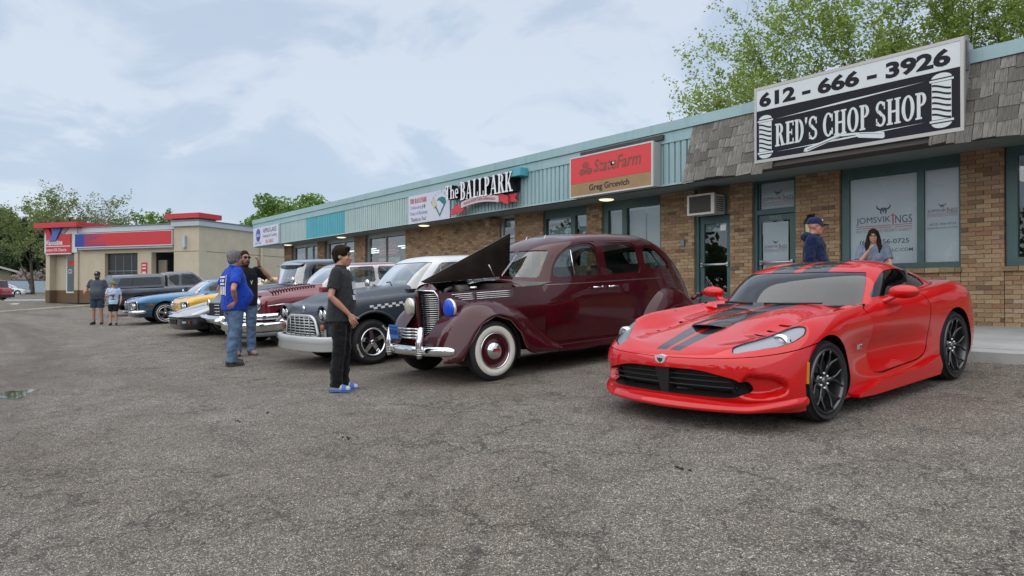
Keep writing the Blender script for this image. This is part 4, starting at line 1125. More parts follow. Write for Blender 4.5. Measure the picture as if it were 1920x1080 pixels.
def cabin(xc, xr, wb, zb, xf, xb, wr, zr, bow=.12, rbow=.1, crown=.05, nu=6, nv=7, drop=.11, mid=.5):
 """greenhouse: base at zb from xc (cowl) back to xr, roof edge at zr from xf to xb"""
 ys = (0, .5, .88, 1.); G = []
 for t, z in ((0, zb - drop), (mid, zb + (zr - zb) * mid), (1, zr)):
  w = wb + (wr - wb) * t; a = xc + (xf - xc) * t; b = xr + (xb - xr) * t; k = 1 - .35 * t
  fr = [(a - bow * k * (y ** 2), y * w * (1 if y < 1 else 1), z) for y in (0, .5, .88)]
  sd = [(a - bow * k - .12 * k, w * .995, z), (a + (b - a) * .35, w * 1.012, z), (a + (b - a) * .65, w * 1.01, z), (b + rbow * k + .14, w * .985, z)]
  rr = [(b + rbow * k * (y ** 2), y * w, z) for y in (.86, .5, 0)]
  G.append(fr + sd + rr)
 for f, dz, pull in ((.66, crown * .75, .20), (0, crown, .42)):
  row = []
  for (x, y, z) in G[2]:
   xm = (xf + xb) / 2; row.append((xm + (x - xm) * (1 - pull), y * f, z + dz))
  G.append(row)
 return surf(G, nu, nv)
def greenhouse(car, g, sidewins, paint_m, gm, sm=None, ws=(2.15, .12, 1.75), rw=(6.9, .3, 1.8), nm='roof', seal=None, split=False):
 f = np.maximum(np.maximum((g.S - ws[0]) * .3, (ws[1] - g.L) * .25), (g.L - ws[2] + .08 * np.maximum(g.S - 1.2, 0)) * .25)
 if split: f = np.maximum(f, .018 - g.y)
 wsh, g = g.cut(np.where(g.S < 4, f, 1))
 wins = []
 for poly in sidewins:
  w, g = g.cut(np.where((g.S > 2.2) & (g.S < 7.4), sdpoly(g.x, g.z, poly), 1)); wins.append((w, poly))
 f = np.maximum(np.maximum((rw[0] - g.S) * .3, (rw[1] - g.L) * .25), (g.L - rw[2]) * .25); rwp, g = g.cut(np.where(g.S > 5, f, 1))
 ro = emit(g, nm, paint_m, car)
 emit(wsh, 'windshield', glass('old_glass', (.5, .6, .57), .85, 0., 1.7), car, off=-.006)
 rim(g, lambda p: True, .014, 'window_seal', seal or M_black, car)
 for w, poly in wins:
  for sg in (1, -1): emit(w, 'side_window', sm or gm, car, both=False, side=sg, off=-.008)
 emit(rwp, 'rear_window', gm, car, off=-.006)
 return ro
def arches(pm, axles, ymin=.3):
 for (x, z, R) in axles:
  _, pm = pm.cut(np.where(pm.y > ymin, np.hypot(pm.x - x, pm.z - z) - R, 1))
 return pm
def arch_rims(car, pm, axles, m, d=.06, name='arch_lip'):
 rim(pm, lambda p: any(abs(math.hypot(p[0] - x, p[2] - z) - R) < .008 for x, z, R in axles), d, name, m, car, vec=(0, -1, 0))
def seams(car, pm, fields, m=None, off=-.01, name='door_gap'):
 parts = []
 for f in fields:
  s_, pm = pm.cut(f(pm)); parts.append(s_)
 o = emit(parts, name, m or M_dark, car, off=off); return pm
def interior(car, x0, x1, w, zf, zs, seatx, m=None, wheel=None):
 MB().box(x1, x0, -w, w, zf - .03, zf).build('floor_pan', M_dark, car)
 for sx_ in seatx:
  b = MB(); b.prism([(sx_ + .5, zs - .12), (sx_ + .5, zs), (sx_ + .08, zs - .02), (sx_ - .04, zs + .48), (sx_ - .14, zs + .48), (sx_ - .02, zs - .12)], -w * .9, w * .9); b.build('seat', m or mat('seat_vinyl', (.09, .075, .06), .55), car)
 if wheel: MB().lathe([(.19, -.01), (.2, 0), (.19, .01), (.18, 0)], 24, 0, 'x', wheel, close=True).build('steering_wheel', M_black, car)
# ============================================================ MAROON 1930s SALOON
def saloon():
 car = place_car('vintage_saloon', 'dark maroon pre-war saloon with raised hood side and whitewall tyres', 'car', -7.63, 6.87, 'show cars nosed out from the shops')
 Mm = paint('maroon_paint', (.050, .003, .0062), .3, coat=.85, dirt=.12, inner=(.03, .025, .022))
 Mm.node_tree.nodes['Principled BSDF'].inputs['Specular IOR Level'].default_value = .12
 fx, rx, R = 1.675, -1.675, .36
 B = [
     [(1.05,0,.29),(1.04,.4,.29),(.98,.62,.29),(.70,.72,.29),(0,.75,.29),(-.8,.76,.29),(-1.5,.72,.33),(-2.2,.6,.42),(-2.60,.35,.45),(-2.68,0,.45)],
     [(1.05,0,.62),(1.04,.42,.62),(.98,.64,.62),(.70,.75,.62),(0,.775,.62),(-.8,.785,.62),(-1.5,.755,.63),(-2.2,.64,.64),(-2.66,.37,.65),(-2.74,0,.65)],
     [(1.05,0,.90),(1.03,.42,.90),(.96,.64,.90),(.70,.755,.90),(0,.78,.90),(-.8,.785,.90),(-1.5,.75,.90),(-2.18,.63,.90),(-2.60,.37,.90),(-2.69,0,.90)],
     [(.95,0,1.18),(.91,.40,1.17),(.80,.60,1.155),(.58,.705,1.145),(0,.745,1.14),(-.8,.75,1.14),(-1.5,.715,1.14),(-2.12,.59,1.14),(-2.48,.34,1.14),(-2.56,0,1.14)],
     [(.76,0,1.385),(.73,.38,1.38),(.64,.56,1.375),(.48,.655,1.37),(0,.70,1.37),(-.8,.70,1.37),(-1.45,.67,1.37),(-2.0,.555,1.37),(-2.28,.32,1.37),(-2.35,0,1.37)],
     [(.54,0,1.605),(.52,.34,1.60),(.44,.51,1.61),(.30,.60,1.63),(-.1,.64,1.66),(-.8,.64,1.67),(-1.4,.605,1.65),(-1.78,.485,1.60),(-1.99,.28,1.60),(-2.06,0,1.60)],
     [(.28,0,1.735),(.26,.28,1.735),(.20,.38,1.73),(.08,.43,1.735),(-.2,.46,1.76),(-.8,.46,1.77),(-1.25,.43,1.76),(-1.5,.35,1.74),(-1.64,.21,1.74),(-1.69,0,1.74)],
     [(.0,0,1.795),(-.01,0,1.795),(-.04,0,1.797),(-.08,0,1.802),(-.32,0,1.805),(-.7,0,1.81),(-.95,0,1.805),(-1.1,0,1.805),(-1.2,0,1.80),(-1.22,0,1.80)]]
 g = surf(B, 7, 6)
 f = np.maximum(np.maximum((g.S - 2.12) * .28, (3.22 - g.L) * .22), (g.L - 4.86 + .10 * np.maximum(g.S - 1.1, 0)) * .22); f = np.maximum(f, .012 - g.y)
 wsh, g = g.cut(np.where(g.S < 3.2, f, 1))
 w1 = rnd_poly([(.55, 1.205), (.52, 1.32), (.33, 1.55), (.03, 1.615), (-.25, 1.62), (-.26, 1.25), (-.30, 1.205)], [.05, .1, .14, .1, .08, .06, .06])
 w2 = rnd_poly([(-.44, 1.205), (-.43, 1.62), (-1.08, 1.615), (-1.13, 1.26), (-1.08, 1.21)], [.08, .08, .1, .06, .06])
 w3 = rnd_poly([(-1.29, 1.25), (-1.27, 1.585), (-1.54, 1.54), (-1.83, 1.34), (-1.88, 1.255)], [.05, .08, .1, .08, .04])
 wins = []
 for p in (w1, w2, w3):
  s_ = (g.S > 2.2) & (g.S < 7.2)
  band, g = g.cut(np.where(s_, sdpoly(g.x, g.z, p) - .028, 1))
  inn, fr = band.cut(np.where(True, sdpoly(band.x, band.z, p), 1)); wins.append((inn, fr, p))
 rwf = np.maximum(np.maximum((7.5 - g.S) * .3, (3.6 - g.L) * .22), np.maximum((g.L - 4.6) * .22, .02 - g.y)); rwp, g = g.cut(np.where(g.S > 6, rwf, 1))
 sd = lambda p: (p.y > .4) & (p.S > 2.4) & (p.S < 7)
 vline = lambda pts, w=.0045: (lambda p: np.where(sd(p), line_field(p.x, p.z, pts) - w, 1))
 g = seams(car, g, [vline([(.74, .36), (.75, 1.0), (.72, 1.17), (.63, 1.32), (.38, 1.60), (.10, 1.655), (-.33, 1.665), (-.32, .36)]),
                       vline([(-.32, 1.665), (-.8, 1.67), (-1.19, 1.66), (-1.21, 1.15), (-1.20, .96), (-1.26, .80)])])
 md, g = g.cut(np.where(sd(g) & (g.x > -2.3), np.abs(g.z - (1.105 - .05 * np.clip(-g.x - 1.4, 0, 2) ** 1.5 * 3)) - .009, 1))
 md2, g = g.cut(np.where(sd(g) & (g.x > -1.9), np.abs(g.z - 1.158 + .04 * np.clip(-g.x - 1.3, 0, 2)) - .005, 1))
 emit(g, 'body', Mm, car)
 emit([md, md2], 'belt_molding', mat('highlight_molding', (.20, .14, .14), .3, .7), car, off=.005)  # lighter pinkish tone puts the highlight into the belt strips
 Mg = glass('saloon_glass', (.50, .55, .53), 1.)
 emit(wsh, 'windshield', glass('saloon_windshield', (.5, .6, .63), .8, 0., 1.6), car, off=-.012); rim(g, lambda p: p[0] > .4 and p[1] < .63 and p[2] > 1.1, .02, 'windshield_frame', M_chrome_old, car)
 for inn, fr, p in wins:
  emit(fr, 'window_frame', Mm, car, off=-.014)
  rim(g, lambda q: q[2] > 1.1 and q[1] > .45 and abs(sdpoly(np.array([q[0]]), np.array([q[2]]), p)[0] - .028) < .006, .016, 'window_reveal', Mm, car)
  for sg in (1, -1): emit(inn, 'side_window', Mg, car, both=False, side=sg, off=-.022)
 emit(rwp, 'rear_window', Mg, car, off=-.01)
 for sg in (1, -1):
  MB().tube([(.20, sg * .725, 1.22), (.20, sg * .66, 1.555)], .010, 6).build('quarter_light_bar', M_chrome_old, car)
  for x, d in ((-.14, 1), (-.50, -1)):
   h = MB(); h.tube([(x + .07 * d, sg * .80, 1.035), (x - .10 * d, sg * .812, 1.03)], [.014, .010], 8); h.ball((x - .11 * d, sg * .795, 1.03), .02, 8, 6); h.build('door_handle', M_chrome, car)
 # hood sides, nose, far hood half, raised near half
 top = lambda x: 1.075 + .03 * (2.1 - x) / 1.1
 hw = lambda x: np.interp(x, [.78, 1.02, 1.3, 1.6, 2.08], [.762, .672, .55, .44, .285])
 X = [2.08, 1.9, 1.6, 1.3, 1.02, .78]
 S_ = [[(x, hw(x) - .03, .50) for x in X], [(x, hw(x) + .01, .72) for x in X], [(x, hw(x) + .012, .95) for x in X], [(x, hw(x) - .002 - .05 * np.clip((1.05 - x) / .27, 0, 1), top(x)) for x in X]]
 hs = surf(S_, 5, 5, sym=False)
 if (hs.N[:, 1].mean() < 0): hs.N = -hs.N
 for sg in (1, -1): emit(hs, 'hood_side', Mm, car, both=False, side=sg)
 for sg in (1, -1):
  for k in range(4):
   z0 = 1.045 - k * .024
   for xa, xb in ((1.93 - .04 * k, 1.64), (1.625, 1.17)):
    xs_ = np.linspace(xa, xb, 6); MB().tube([(x, sg * (hw(x) + .006), z0 + .02 * (2.1 - x) / 1.1) for x in xs_], .0062, 5).build('side_trim', M_chrome_old, car)
 X = X[:-1]
 far = [[(x, hw(x) - .002, top(x)) for x in X], [(x, hw(x) * .8, top(x) + .06) for x in X], [(x, hw(x) * .45, top(x) + .105) for x in X], [(x, .0, top(x) + .12) for x in X]]
 fh = surf(far, 5, 4, sym=False)
 if fh.N[:, 2].mean() < 0: fh.N = -fh.N
 emit(fh, 'hood', Mm, car, both=False, side=-1)
 # raised half: hinged on the centre line, seen from below
 hz = lambda x: top(min(2.1, x)) + .125 + .02 * max(0, 1.1 - x)
 up = MB(); n = 12; xs_ = np.linspace(2.10, .74, n); rows = 5
 for t_ in (0, .012):
  for x in xs_:
   for j in range(rows):
    a = j / (rows - 1); L_ = np.interp(x, [.74, 2.10], [.60, .02]); ang = math.radians(100 - 22 * a)
    up.v.append((x - .06 * a * (2.1 - x), -L_ * a * math.cos(ang) * -1 * .5 - .10 * a + (.03 * math.sin(PI * a)) - t_ * 1, hz(x) + L_ * a * math.sin(ang)))
 for k in range(2):
  for i in range(n - 1):
   for j in range(rows - 1):
    b0 = k * n * rows; up.f.append([b0 + i * rows + j, b0 + (i + 1) * rows + j, b0 + (i + 1) * rows + j + 1, b0 + i * rows + j + 1]); up.m.append(k); up.sm.append(True)
 for i in range(n - 1):
  a, b2 = i * rows + rows - 1, (i + 1) * rows + rows - 1; up.f.append([a, b2, b2 + n * rows, a + n * rows]); up.m.append(1); up.sm.append(False)
 a = [(n - 1) * rows + j for j in range(rows)]
 for j in range(rows - 1): up.f.append([a[j], a[j + 1], a[j + 1] + n * rows, a[j] + n * rows]); up.m.append(1); up.sm.append(False)
 tag(up.build('hood_half', [mat('hood_underside', (.014, .010, .008), .9, var=.5, vscale=4, spec=.1), Mm], car), 'raised near half of the hood showing its dark underside')
 MB().tube([(1.03, .05, top(1.) + .12), (1.16, .10, 1.40)], .010, 6).build('hood_prop', M_alu, car)
 cw = [[], [], []]; cws = []
 for x, w, z0, h in ((1.10, .615, 1.06, .125), (1.04, .64, 1.075, .125), (.92, .675, 1.10, .10), (.78, .708, 1.13, .055), (.60, .71, 1.14, .02)):
  cws.append([(x - (.10 * (1 - math.sin(a)) if x < 1 else 0), w * math.cos(a), z0 + h * math.sin(a)) for a in np.linspace(0, PI / 2, 7)])
 cp = surf(cws, 4, 4, sym=False)
 if cp.N[:, 2].mean() < 0: cp.N = -cp.N
 band, cp = cp.cut(1.035 - cp.x); cp, band = band, cp
 band, cp = (cp, band) if False else (band, cp)
 emit(band, 'cowl_band', mat('bare_firewall', (.10, .095, .09), .45, .4, var=.3), car); emit(cp, 'cowl', Mm, car)
 en = MB(); en.box(1.08, 2.0, -.26, .26, .45, .92); en.build('engine_bay', M_dark, car)
 eb = MB(); eb.box(1.25, 1.95, -.12, .12, .9, 1.02); eb.lathe([(.001, .10), (.085, .10), (.10, .08), (.10, -.06), (.001, -.07)], 18, 0, 'x', (1.62, .12, 1.06)); eb.tube([(1.9, .1, 1.0), (1.86, .12, 1.10), (1.78, .12, 1.12)], .03, 8); eb.build('engine', mat('engine_iron', (.05, .045, .04), .5, .4, var=.4), car)
 MB().lathe([(.001, .03), (.05, .03), (.055, 0), (.001, -.03)], 14, 0, 'z', (1.50, .20, 1.10)).build('filler_cap', M_chrome_old, car)
 ra = MB(); ra.prism([(-.25, .6), (.25, .6), (.25, 1.02), (.14, 1.10), (-.14, 1.10), (-.25, 1.02)], 1.96, 2.02, 0, 'x'); ra.build('radiator', M_black, car)
 rg = MB(); rg.box(1.09, 1.13, -.5, .5, .6, 1.15); rg.box(1.13, 1.15, .1, .35, .95, 1.12); rg.build('firewall', mat('dirty_firewall', (.075, .06, .05), .7, var=.4, vscale=6), car)
 # prow grille
 def gx(y, z): return 2.215 - .55 * abs(y) - .05 * (1.1 - z)
 gw = lambda z: float(np.interp(z, [.42, .50, .62, .8, 1.02, 1.10], [.06, .17, .215, .245, .262, .21]))
 bk = MB(); zz = np.linspace(.42, 1.10, 14)
 for sg in (1, -1):
  vs = [p for z in zz for p in ((gx(0, z) - .022, 0, z), (gx(gw(z), z) - .022, sg * gw(z), z))]; bk.add(vs, [(2 * i, 2 * i + 2, 2 * i + 3, 2 * i + 1) for i in range(13)])
 bk.build('grille_backing', M_dark, car, weld=1e-5)
 for sg in (1, -1):
  for k in range(24):
   z = .455 + k * .0264; w = gw(z) - .008
   MB().tube([(gx(.028, z), sg * .028, z), (gx(w, z), sg * w, z)], .0066, 6, sc=(1, .9)).build('grille_bar', M_chrome_old, car)
  MB().tube([(gx(gw(z), z) + .002, sg * (gw(z) + .002), z) for z in zz] + [(gx(.02, 1.105) , sg * .02, 1.115)], .0115, 8).build('grille_frame', M_chrome, car)
 MB().tube([(gx(0, z) + .008, 0, z) for z in np.linspace(.45, 1.12, 8)], .026, 8, sc=(1, .8)).build('grille_spine', Mm, car)
 sh = MB(); zz2 = np.linspace(.42, 1.12, 12)
 for sg in (1, -1):
  vs = [p for z in zz2 for p in ((gx(gw(z), z) - .004, sg * (gw(z) + .004), z), (2.07, sg * (hw(2.08) + .0), z), )]; sh.add(vs, [(2 * i, 2 * i + 2, 2 * i + 3, 2 * i + 1) for i in range(11)], 0, True)
  sh.add([(gx(.0, 1.11), 0, 1.125), (gx(gw(1.1), 1.1), sg * gw(1.1), 1.105), (2.06, sg * hw(2.08), top(2.08)), (2.06, sg * .12, 1.18), (2.06, 0, 1.195)], [(0, 1, 2, 3, 4)], 0, True)
 sh.build('grille_shell', Mm, car, weld=1e-4)
 # front fenders
 XF = [2.32, 2.24, 2.14, 2.05, 1.88, 1.675, 1.46, 1.30, 1.22, 1.04, .82, .62]
 zc = [.42, .60, .74, .83, .925, .955, .93, .865, .82, .70, .53, .40]; zi = [.46, .62, .74, .82, .91, .935, .91, .86, .82, .72, .56, .44]
 zo = [.35, .47, .60, .70, .80, .845, .82, .755, .70, .57, .41, .33]; ze = [.27, .265, .30, .47, .70, .785, .715, .55, .36, .27, .265, .265]
 yc = [.50, .55, .585, .61, .635, .655, .67, .675, .68, .69, .70, .705]; yo = [.64, .73, .785, .815, .84, .855, .862, .862, .862, .86, .855, .85]; ye = [.68, .78, .83, .86, .88, .888, .89, .89, .89, .888, .88, .87]
 yi = [.30, .31, .32, .34, .40, .45, .52, .55, .57, .61, .64, .66]
 fr = [[(x, y, z) for x, y, z in zip(XF, a, b)] for a, b in ((yi, zi), (yc, zc), (yo, zo), (ye, ze))]
 fr.append([(x, y - .03, z - .004) for x, y, z in zip(XF, ye, ze)])
 fp = surf(fr, 6, 6, sym=False)
 if fp.N[:, 2].mean() < 0: fp.N = -fp.N
 for sg in (1, -1): emit(fp, 'front_fender', Mm, car, both=False, side=sg)
 for sg in (1, -1):
  MB().tube([(x, sg * y, z) for x, y, z in zip(XF[1:-1], ye[1:-1], ze[1:-1])], .009, 6).build('fender_bead', mat('maroon_edge', (.16, .06, .065), .25, coat=1.), car)
 # front apron between the fenders
 ap = [[(2.22 - .1 * abs(y), y, .44) for y in (0, .15, .3, .5)], [(2.16 - .15 * y, y, .56 + .1 * y) for y in (0, .15, .3, .5)], [(2.06, y, .66 + .24 * y) for y in (0, .15, .3, .5)]]
 apn = surf(ap, 4, 4, sym=False); 
 if apn.N[:, 0].mean() < 0: apn.N = -apn.N
 emit(apn, 'apron', Mm, car)
 # rear fenders
 XR = [-1.0, -1.12, -1.30, -1.50, -1.72, -1.95, -2.20, -2.45, -2.62]
 zc = [.40, .60, .76, .855, .885, .86, .77, .62, .48]; zo = [.36, .50, .64, .735, .765, .74, .65, .52, .42]; ze = [.31, .38, .52, .63, .67, .645, .545, .41, .36]
 yc = [.76, .80, .815, .82, .815, .80, .77, .71, .62]; yo = [.80, .855, .885, .895, .895, .885, .855, .79, .69]; ye = [.82, .875, .905, .915, .915, .905, .875, .81, .71]
 yi = [.74, .745, .74, .73, .715, .69, .65, .57, .48]; zi = [.44, .66, .82, .92, .95, .925, .84, .69, .54]
 rr_ = [[(x, y, z) for x, y, z in zip(XR, a, b)] for a, b in ((yi, zi), (yc, zc), (yo, zo), (ye, ze))]; rr_.append([(x, y - .03, z - .004) for x, y, z in zip(XR, ye, ze)])
 rp = surf(rr_, 6, 6, sym=False)
 if rp.N[:, 2].mean() < 0: rp.N = -rp.N
 for sg in (1, -1): emit(rp, 'rear_fender', Mm, car, both=False, side=sg)
 for sg in (1, -1):
  MB().box(-1.02, .66, min(sg * .70, sg * .87), max(sg * .70, sg * .87), .285, .315).build('running_board', mat('board_rubber', (.05, .045, .045), .7, bump=.3), car)
  MB().box(-1.02, .66, min(sg * .85, sg * .885), max(sg * .85, sg * .885), .25, .325).build('board_edge', Mm, car)
  tl = MB(); tl.tube([(-2.40, sg * .66, .74), (-2.55, sg * .66, .78)], [.03, .05], 10); tl.ball((-2.58, sg * .66, .785), (.09, .055, .055), 12, 8); tl.build('tail_lamp', Mm, car)
 well(car, [(fx, R)], .30, .84, .40); well(car, [(rx, R)], .45, .86, .39)
 # headlamps
 for sg, blue in ((1, True), (-1, False)):
  c = (2.05, sg * .47, .885); h = MB(); h.lathe([(.001, -.42), (.05, -.34), (.09, -.2), (.115, -.06), (.118, 0)], 24, 0, 'x', c); hl = h.build('headlight', Mm, car)
  MB().lathe([(.116, -.02), (.126, -.01), (.128, .012), (.112, .02)], 28, 0, 'x', c).build('rim', mat('lamp_ring', (.7, .7, .7), .25, .6), hl)
  if blue: tag(MB().ball((c[0] + .012, c[1], c[2]), (.052, .117, .117), 22, 12).build('cover', mat('blue_cover', (.012, .07, .55), .35), hl), 'bright blue cover over the lamp')
  else: MB().ball((c[0] + .01, c[1], c[2]), (.04, .112, .112), 22, 12).build('lens', mat('lamp_lens', (.55, .53, .42), .08, .3), hl)
 # bumper, over-riders, guard and plate
 cv = lambda y: 2.44 - .30 * abs(y) ** 2.0
 ys = np.linspace(-.80, .80, 25); b = MB()
 pf = [(-.028, -.055), (.006, -.055), (.022, -.03), (.028, 0), (.022, .03), (.006, .055), (-.028, .055)]
 vs = [];  m_ = len(pf)
 for y in ys:
  k = 1 - .5 * max(0, (abs(y) - .71) / .09) ** 2
  vs += [(cv(y) + a * k, y, .40 + c * k) for a, c in pf]
 b.add(vs, [(i * m_ + j, (i + 1) * m_ + j, (i + 1) * m_ + j + 1, i * m_ + j + 1) for i in range(24) for j in range(m_ - 1)] + [tuple(range(m_)), tuple(range(24 * m_, 25 * m_))], 0, True)
 b.build('bumper', M_chrome, car)
 for sg in (1, -1):
  o = MB(); y = sg * .36; o.tube([(cv(.36) + .035, y, .32), (cv(.36) + .045, y, .40), (cv(.36) + .035, y, .50), (cv(.36) + .005, y, .66)], [.035, .045, .045, .038], 10); o.ball((cv(.36) + .005, y, .66), (.038, .038, .03), 10, 6); ov = o.build('overrider', M_chrome, car)
  r_ = MB()
  for k in range(4): r_.lathe([(.046, -.004), (.050, 0), (.046, .004)], 12, 0, 'z', (cv(.36) + .04, y, .36 + k * .022))
  tag(r_.build('rings', M_chrome_old, ov), kind='stuff')
  MB().box(2.1, cv(.36), y - .03, y + .03, .40, .44).build('bumper_bracket', M_black, car)
 for k in range(4):
  MB().tube([(cv(.3) - .03, -.36, .55 + k * .036), (cv(0) - .03, 0, .55 + k * .036), (cv(.3) - .03, .36, .55 + k * .036)], .011, 6).build('guard_bar', M_chrome, car)
 pl = MB(); pl.box(cv(0) - .0, cv(0) + .008, -.34, -.12, .53, .70); po = pl.build('licence_plate', mat('plate_blue', (.03, .19, .52), .4), car)
 pt = MB()
 for k in range(5): pt.box(cv(0) + .009, cv(0) + .011, -.32 + k * .041, -.29 + k * .041, .58, .645)
 pt.box(cv(0) + .009, cv(0) + .011, -.32, -.14, .665, .68)
 tag(pt.build('plate_print', mat('plate_ink', (.02, .04, .22), .5), po), kind='stuff')
 # wheels
 W_ = empty('wheel', (0, 0, 0), car); make_tyre(R, .155, .21, W_, white=(.222, .302))
 MB().lathe([(.212, -.015), (.205, -.004), (.196, -.012), (.165, -.035), (.14, -.03), (.11, -.012)], 36).build('disc', Mm, W_)
 MB().lathe([(.222, -.008), (.217, .006), (.207, .002), (.203, -.010)], 40).build('trim_ring', M_chrome, W_)
 MB().lathe([(.001, .034), (.05, .03), (.085, .014), (.112, -.014), (.115, -.022)], 32).build('hub_cap', M_chrome, W_)
 em = MB(); em.prism([(-.05, -.014), (.05, .002), (.05, .016), (-.05, .004)], .032, .037); em.build('emblem', mat('cap_red', (.4, .03, .03), .3), W_)
 axle_set(car, W_, fx, rx, .845, R, .0, ry=.82)
 # interior
 MB().box(-2.2, 1.0, -.68, .68, .40, .44).build('floor_pan', M_dark, car)
 Mv = mat('mohair', (.10, .085, .065), .8)
 for x in (.0, -1.45):
  s_ = MB(); s_.prism([(x + .48, .66), (x + .48, .80), (x + .08, .80), (x - .02, 1.33), (x - .14, 1.33), (x - .06, .66)], -.62, .62); s_.build('seat', Mv, car)
 MB().lathe([(.20, -.01), (.211, 0), (.20, .01), (.19, 0)], 24, 0, 'x', (.46, .33, 1.14), close=True).build('steering_wheel', M_black, car)
 MB().box(.68, .80, -.58, .58, .98, 1.12).build('dashboard', Mm, car)
 for sg in (1, -1): MB().tube([(.26, sg * .2, 1.72), (.22, sg * .2, 1.785)], .006, 5).build('roof_stud', M_chrome_old, car)
 ml = MB(); ml.tube([(.88, -.45, 1.20), (.90, -.2, 1.21)], .008, 5); ml.tube([(.92, .2, 1.21), (.87, .42, 1.20)], .008, 5); ml.build('wiper', M_black, car)
 return car
saloon()
# ============================================================ RED SPORTS COUPE
def viper():
 car = place_car('sports_coupe', 'glossy red sports coupe with two black stripes parked nearest on the right', 'car', -3.85, 6.885, 'show cars nosed out from the shops')
 car.scale = (1.03, 1.03, 1.03)
 m, t = new_mat('red_paint'); b = t.bsdf; co = t.co(); sx = t.new('ShaderNodeSeparateXYZ'); t.link(co, sx.inputs[0])
 ay = t.math('ABSOLUTE', sx.outputs[1])
 ow = t.math('MULTIPLY_ADD', sx.outputs[0], -.095, .315); ow = t.math('MINIMUM', ow, .30)
 k = t.math('MULTIPLY', t.math('LESS_THAN', ay, ow), t.math('GREATER_THAN', ay, t.math('MULTIPLY', ow, .14)))
 k = t.math('MULTIPLY', k, t.math('LESS_THAN', sx.outputs[0], 2.03)); k = t.math('MULTIPLY', k, t.math('GREATER_THAN', sx.outputs[2], .575))
 geo = t.new('ShaderNodeNewGeometry')
 c = t.mix(k, (.56, .002, .0035), (.022, .022, .024)); c = t.mix(geo.outputs['Backfacing'], c, (.01, .01, .01)); t.link(c, b.inputs['Base Color'])
 b.inputs['Specular IOR Level'].default_value = .15; b.inputs['Roughness'].default_value = .4; b.inputs['Coat Weight'].default_value = 1.; b.inputs['Coat Roughness'].default_value = .02
 M_red_p = m
 B = [
     [(2.02,0,.14),(1.99,.35,.14),(1.90,.66,.14),(1.72,.87,.14),(1.62,.92,.14),(1.255,.93,.14),(.80,.90,.13),(.40,.90,.13),(-.1,.90,.13),(-.65,.90,.14),(-1.255,.94,.16),(-1.72,.92,.2),(-2.02,.76,.24),(-2.14,.42,.25),(-2.16,0,.25)],
     [(2.09,0,.24),(2.06,.35,.24),(1.97,.67,.24),(1.78,.885,.24),(1.64,.945,.24),(1.255,.96,.24),(.80,.93,.24),(.4,.925,.24),(-.1,.925,.24),(-.65,.935,.25),(-1.255,.97,.26),(-1.72,.95,.3),(-2.06,.78,.34),(-2.2,.42,.35),(-2.22,0,.35)],
     [(2.14,0,.40),(2.11,.36,.40),(2.01,.68,.40),(1.81,.88,.405),(1.65,.945,.41),(1.255,.97,.43),(.8,.915,.43),(.4,.865,.43),(-.1,.855,.44),(-.65,.93,.45),(-1.255,.975,.46),(-1.72,.96,.48),(-2.09,.79,.5),(-2.24,.43,.52),(-2.26,0,.52)],
     [(2.125,0,.53),(2.095,.36,.535),(1.995,.67,.545),(1.785,.86,.56),(1.62,.935,.58),(1.255,.968,.62),(.8,.925,.62),(.4,.905,.62),(-.1,.905,.62),(-.65,.95,.64),(-1.255,.98,.66),(-1.72,.955,.68),(-2.08,.78,.70),(-2.22,.43,.72),(-2.24,0,.72)],
     [(2.07,0,.578),(2.04,.355,.583),(1.93,.65,.61),(1.72,.82,.65),(1.55,.895,.69),(1.255,.935,.75),(.8,.915,.77),(.4,.90,.78),(-.1,.90,.80),(-.65,.94,.83),(-1.255,.955,.86),(-1.72,.915,.875),(-2.04,.75,.875),(-2.18,.42,.88),(-2.2,0,.88)],
     [(2.0,0,.605),(1.97,.34,.615),(1.85,.62,.66),(1.64,.76,.72),(1.47,.81,.775),(1.22,.83,.825),(.8,.84,.845),(.4,.835,.865),(-.1,.84,.885),(-.65,.87,.92),(-1.255,.86,.955),(-1.70,.81,.965),(-2.0,.68,.96),(-2.13,.4,.965),(-2.15,0,.965)],
     [(1.90,0,.632),(1.87,.32,.64),(1.76,.54,.662),(1.57,.62,.695),(1.40,.65,.718),(1.18,.665,.75),(.8,.69,.785),(.42,.70,.825),(-.1,.69,.90),(-.65,.68,.93),(-1.25,.66,.955),(-1.65,.62,.985),(-1.93,.54,.985),(-2.06,.33,.99),(-2.09,0,.99)],
     [(1.76,0,.665),(1.74,.22,.67),(1.64,.34,.692),(1.48,.37,.722),(1.33,.385,.748),(1.12,.395,.782),(.8,.41,.82),(.45,.42,.848),(-.1,.42,.92),(-.65,.4,.95),(-1.25,.38,.96),(-1.6,.35,1.0),(-1.86,.3,1.0),(-1.98,.2,1.0),(-2.0,0,1.0)],
     [(1.62,0,.70),(1.60,0,.703),(1.52,0,.718),(1.40,0,.74),(1.25,0,.768),(1.06,0,.80),(.8,0,.835),(.47,0,.86),(-.1,0,.93),(-.65,0,.955),(-1.25,0,.965),(-1.57,0,1.0),(-1.8,0,1.0),(-1.9,0,1.0),(-1.95,0,1.0)]]
 dent_p = rnd_poly([(.60, .262), (.80, .252), (.905, .29), (.92, .36), (.86, .425), (.70, .452), (.66, .40)], .06)
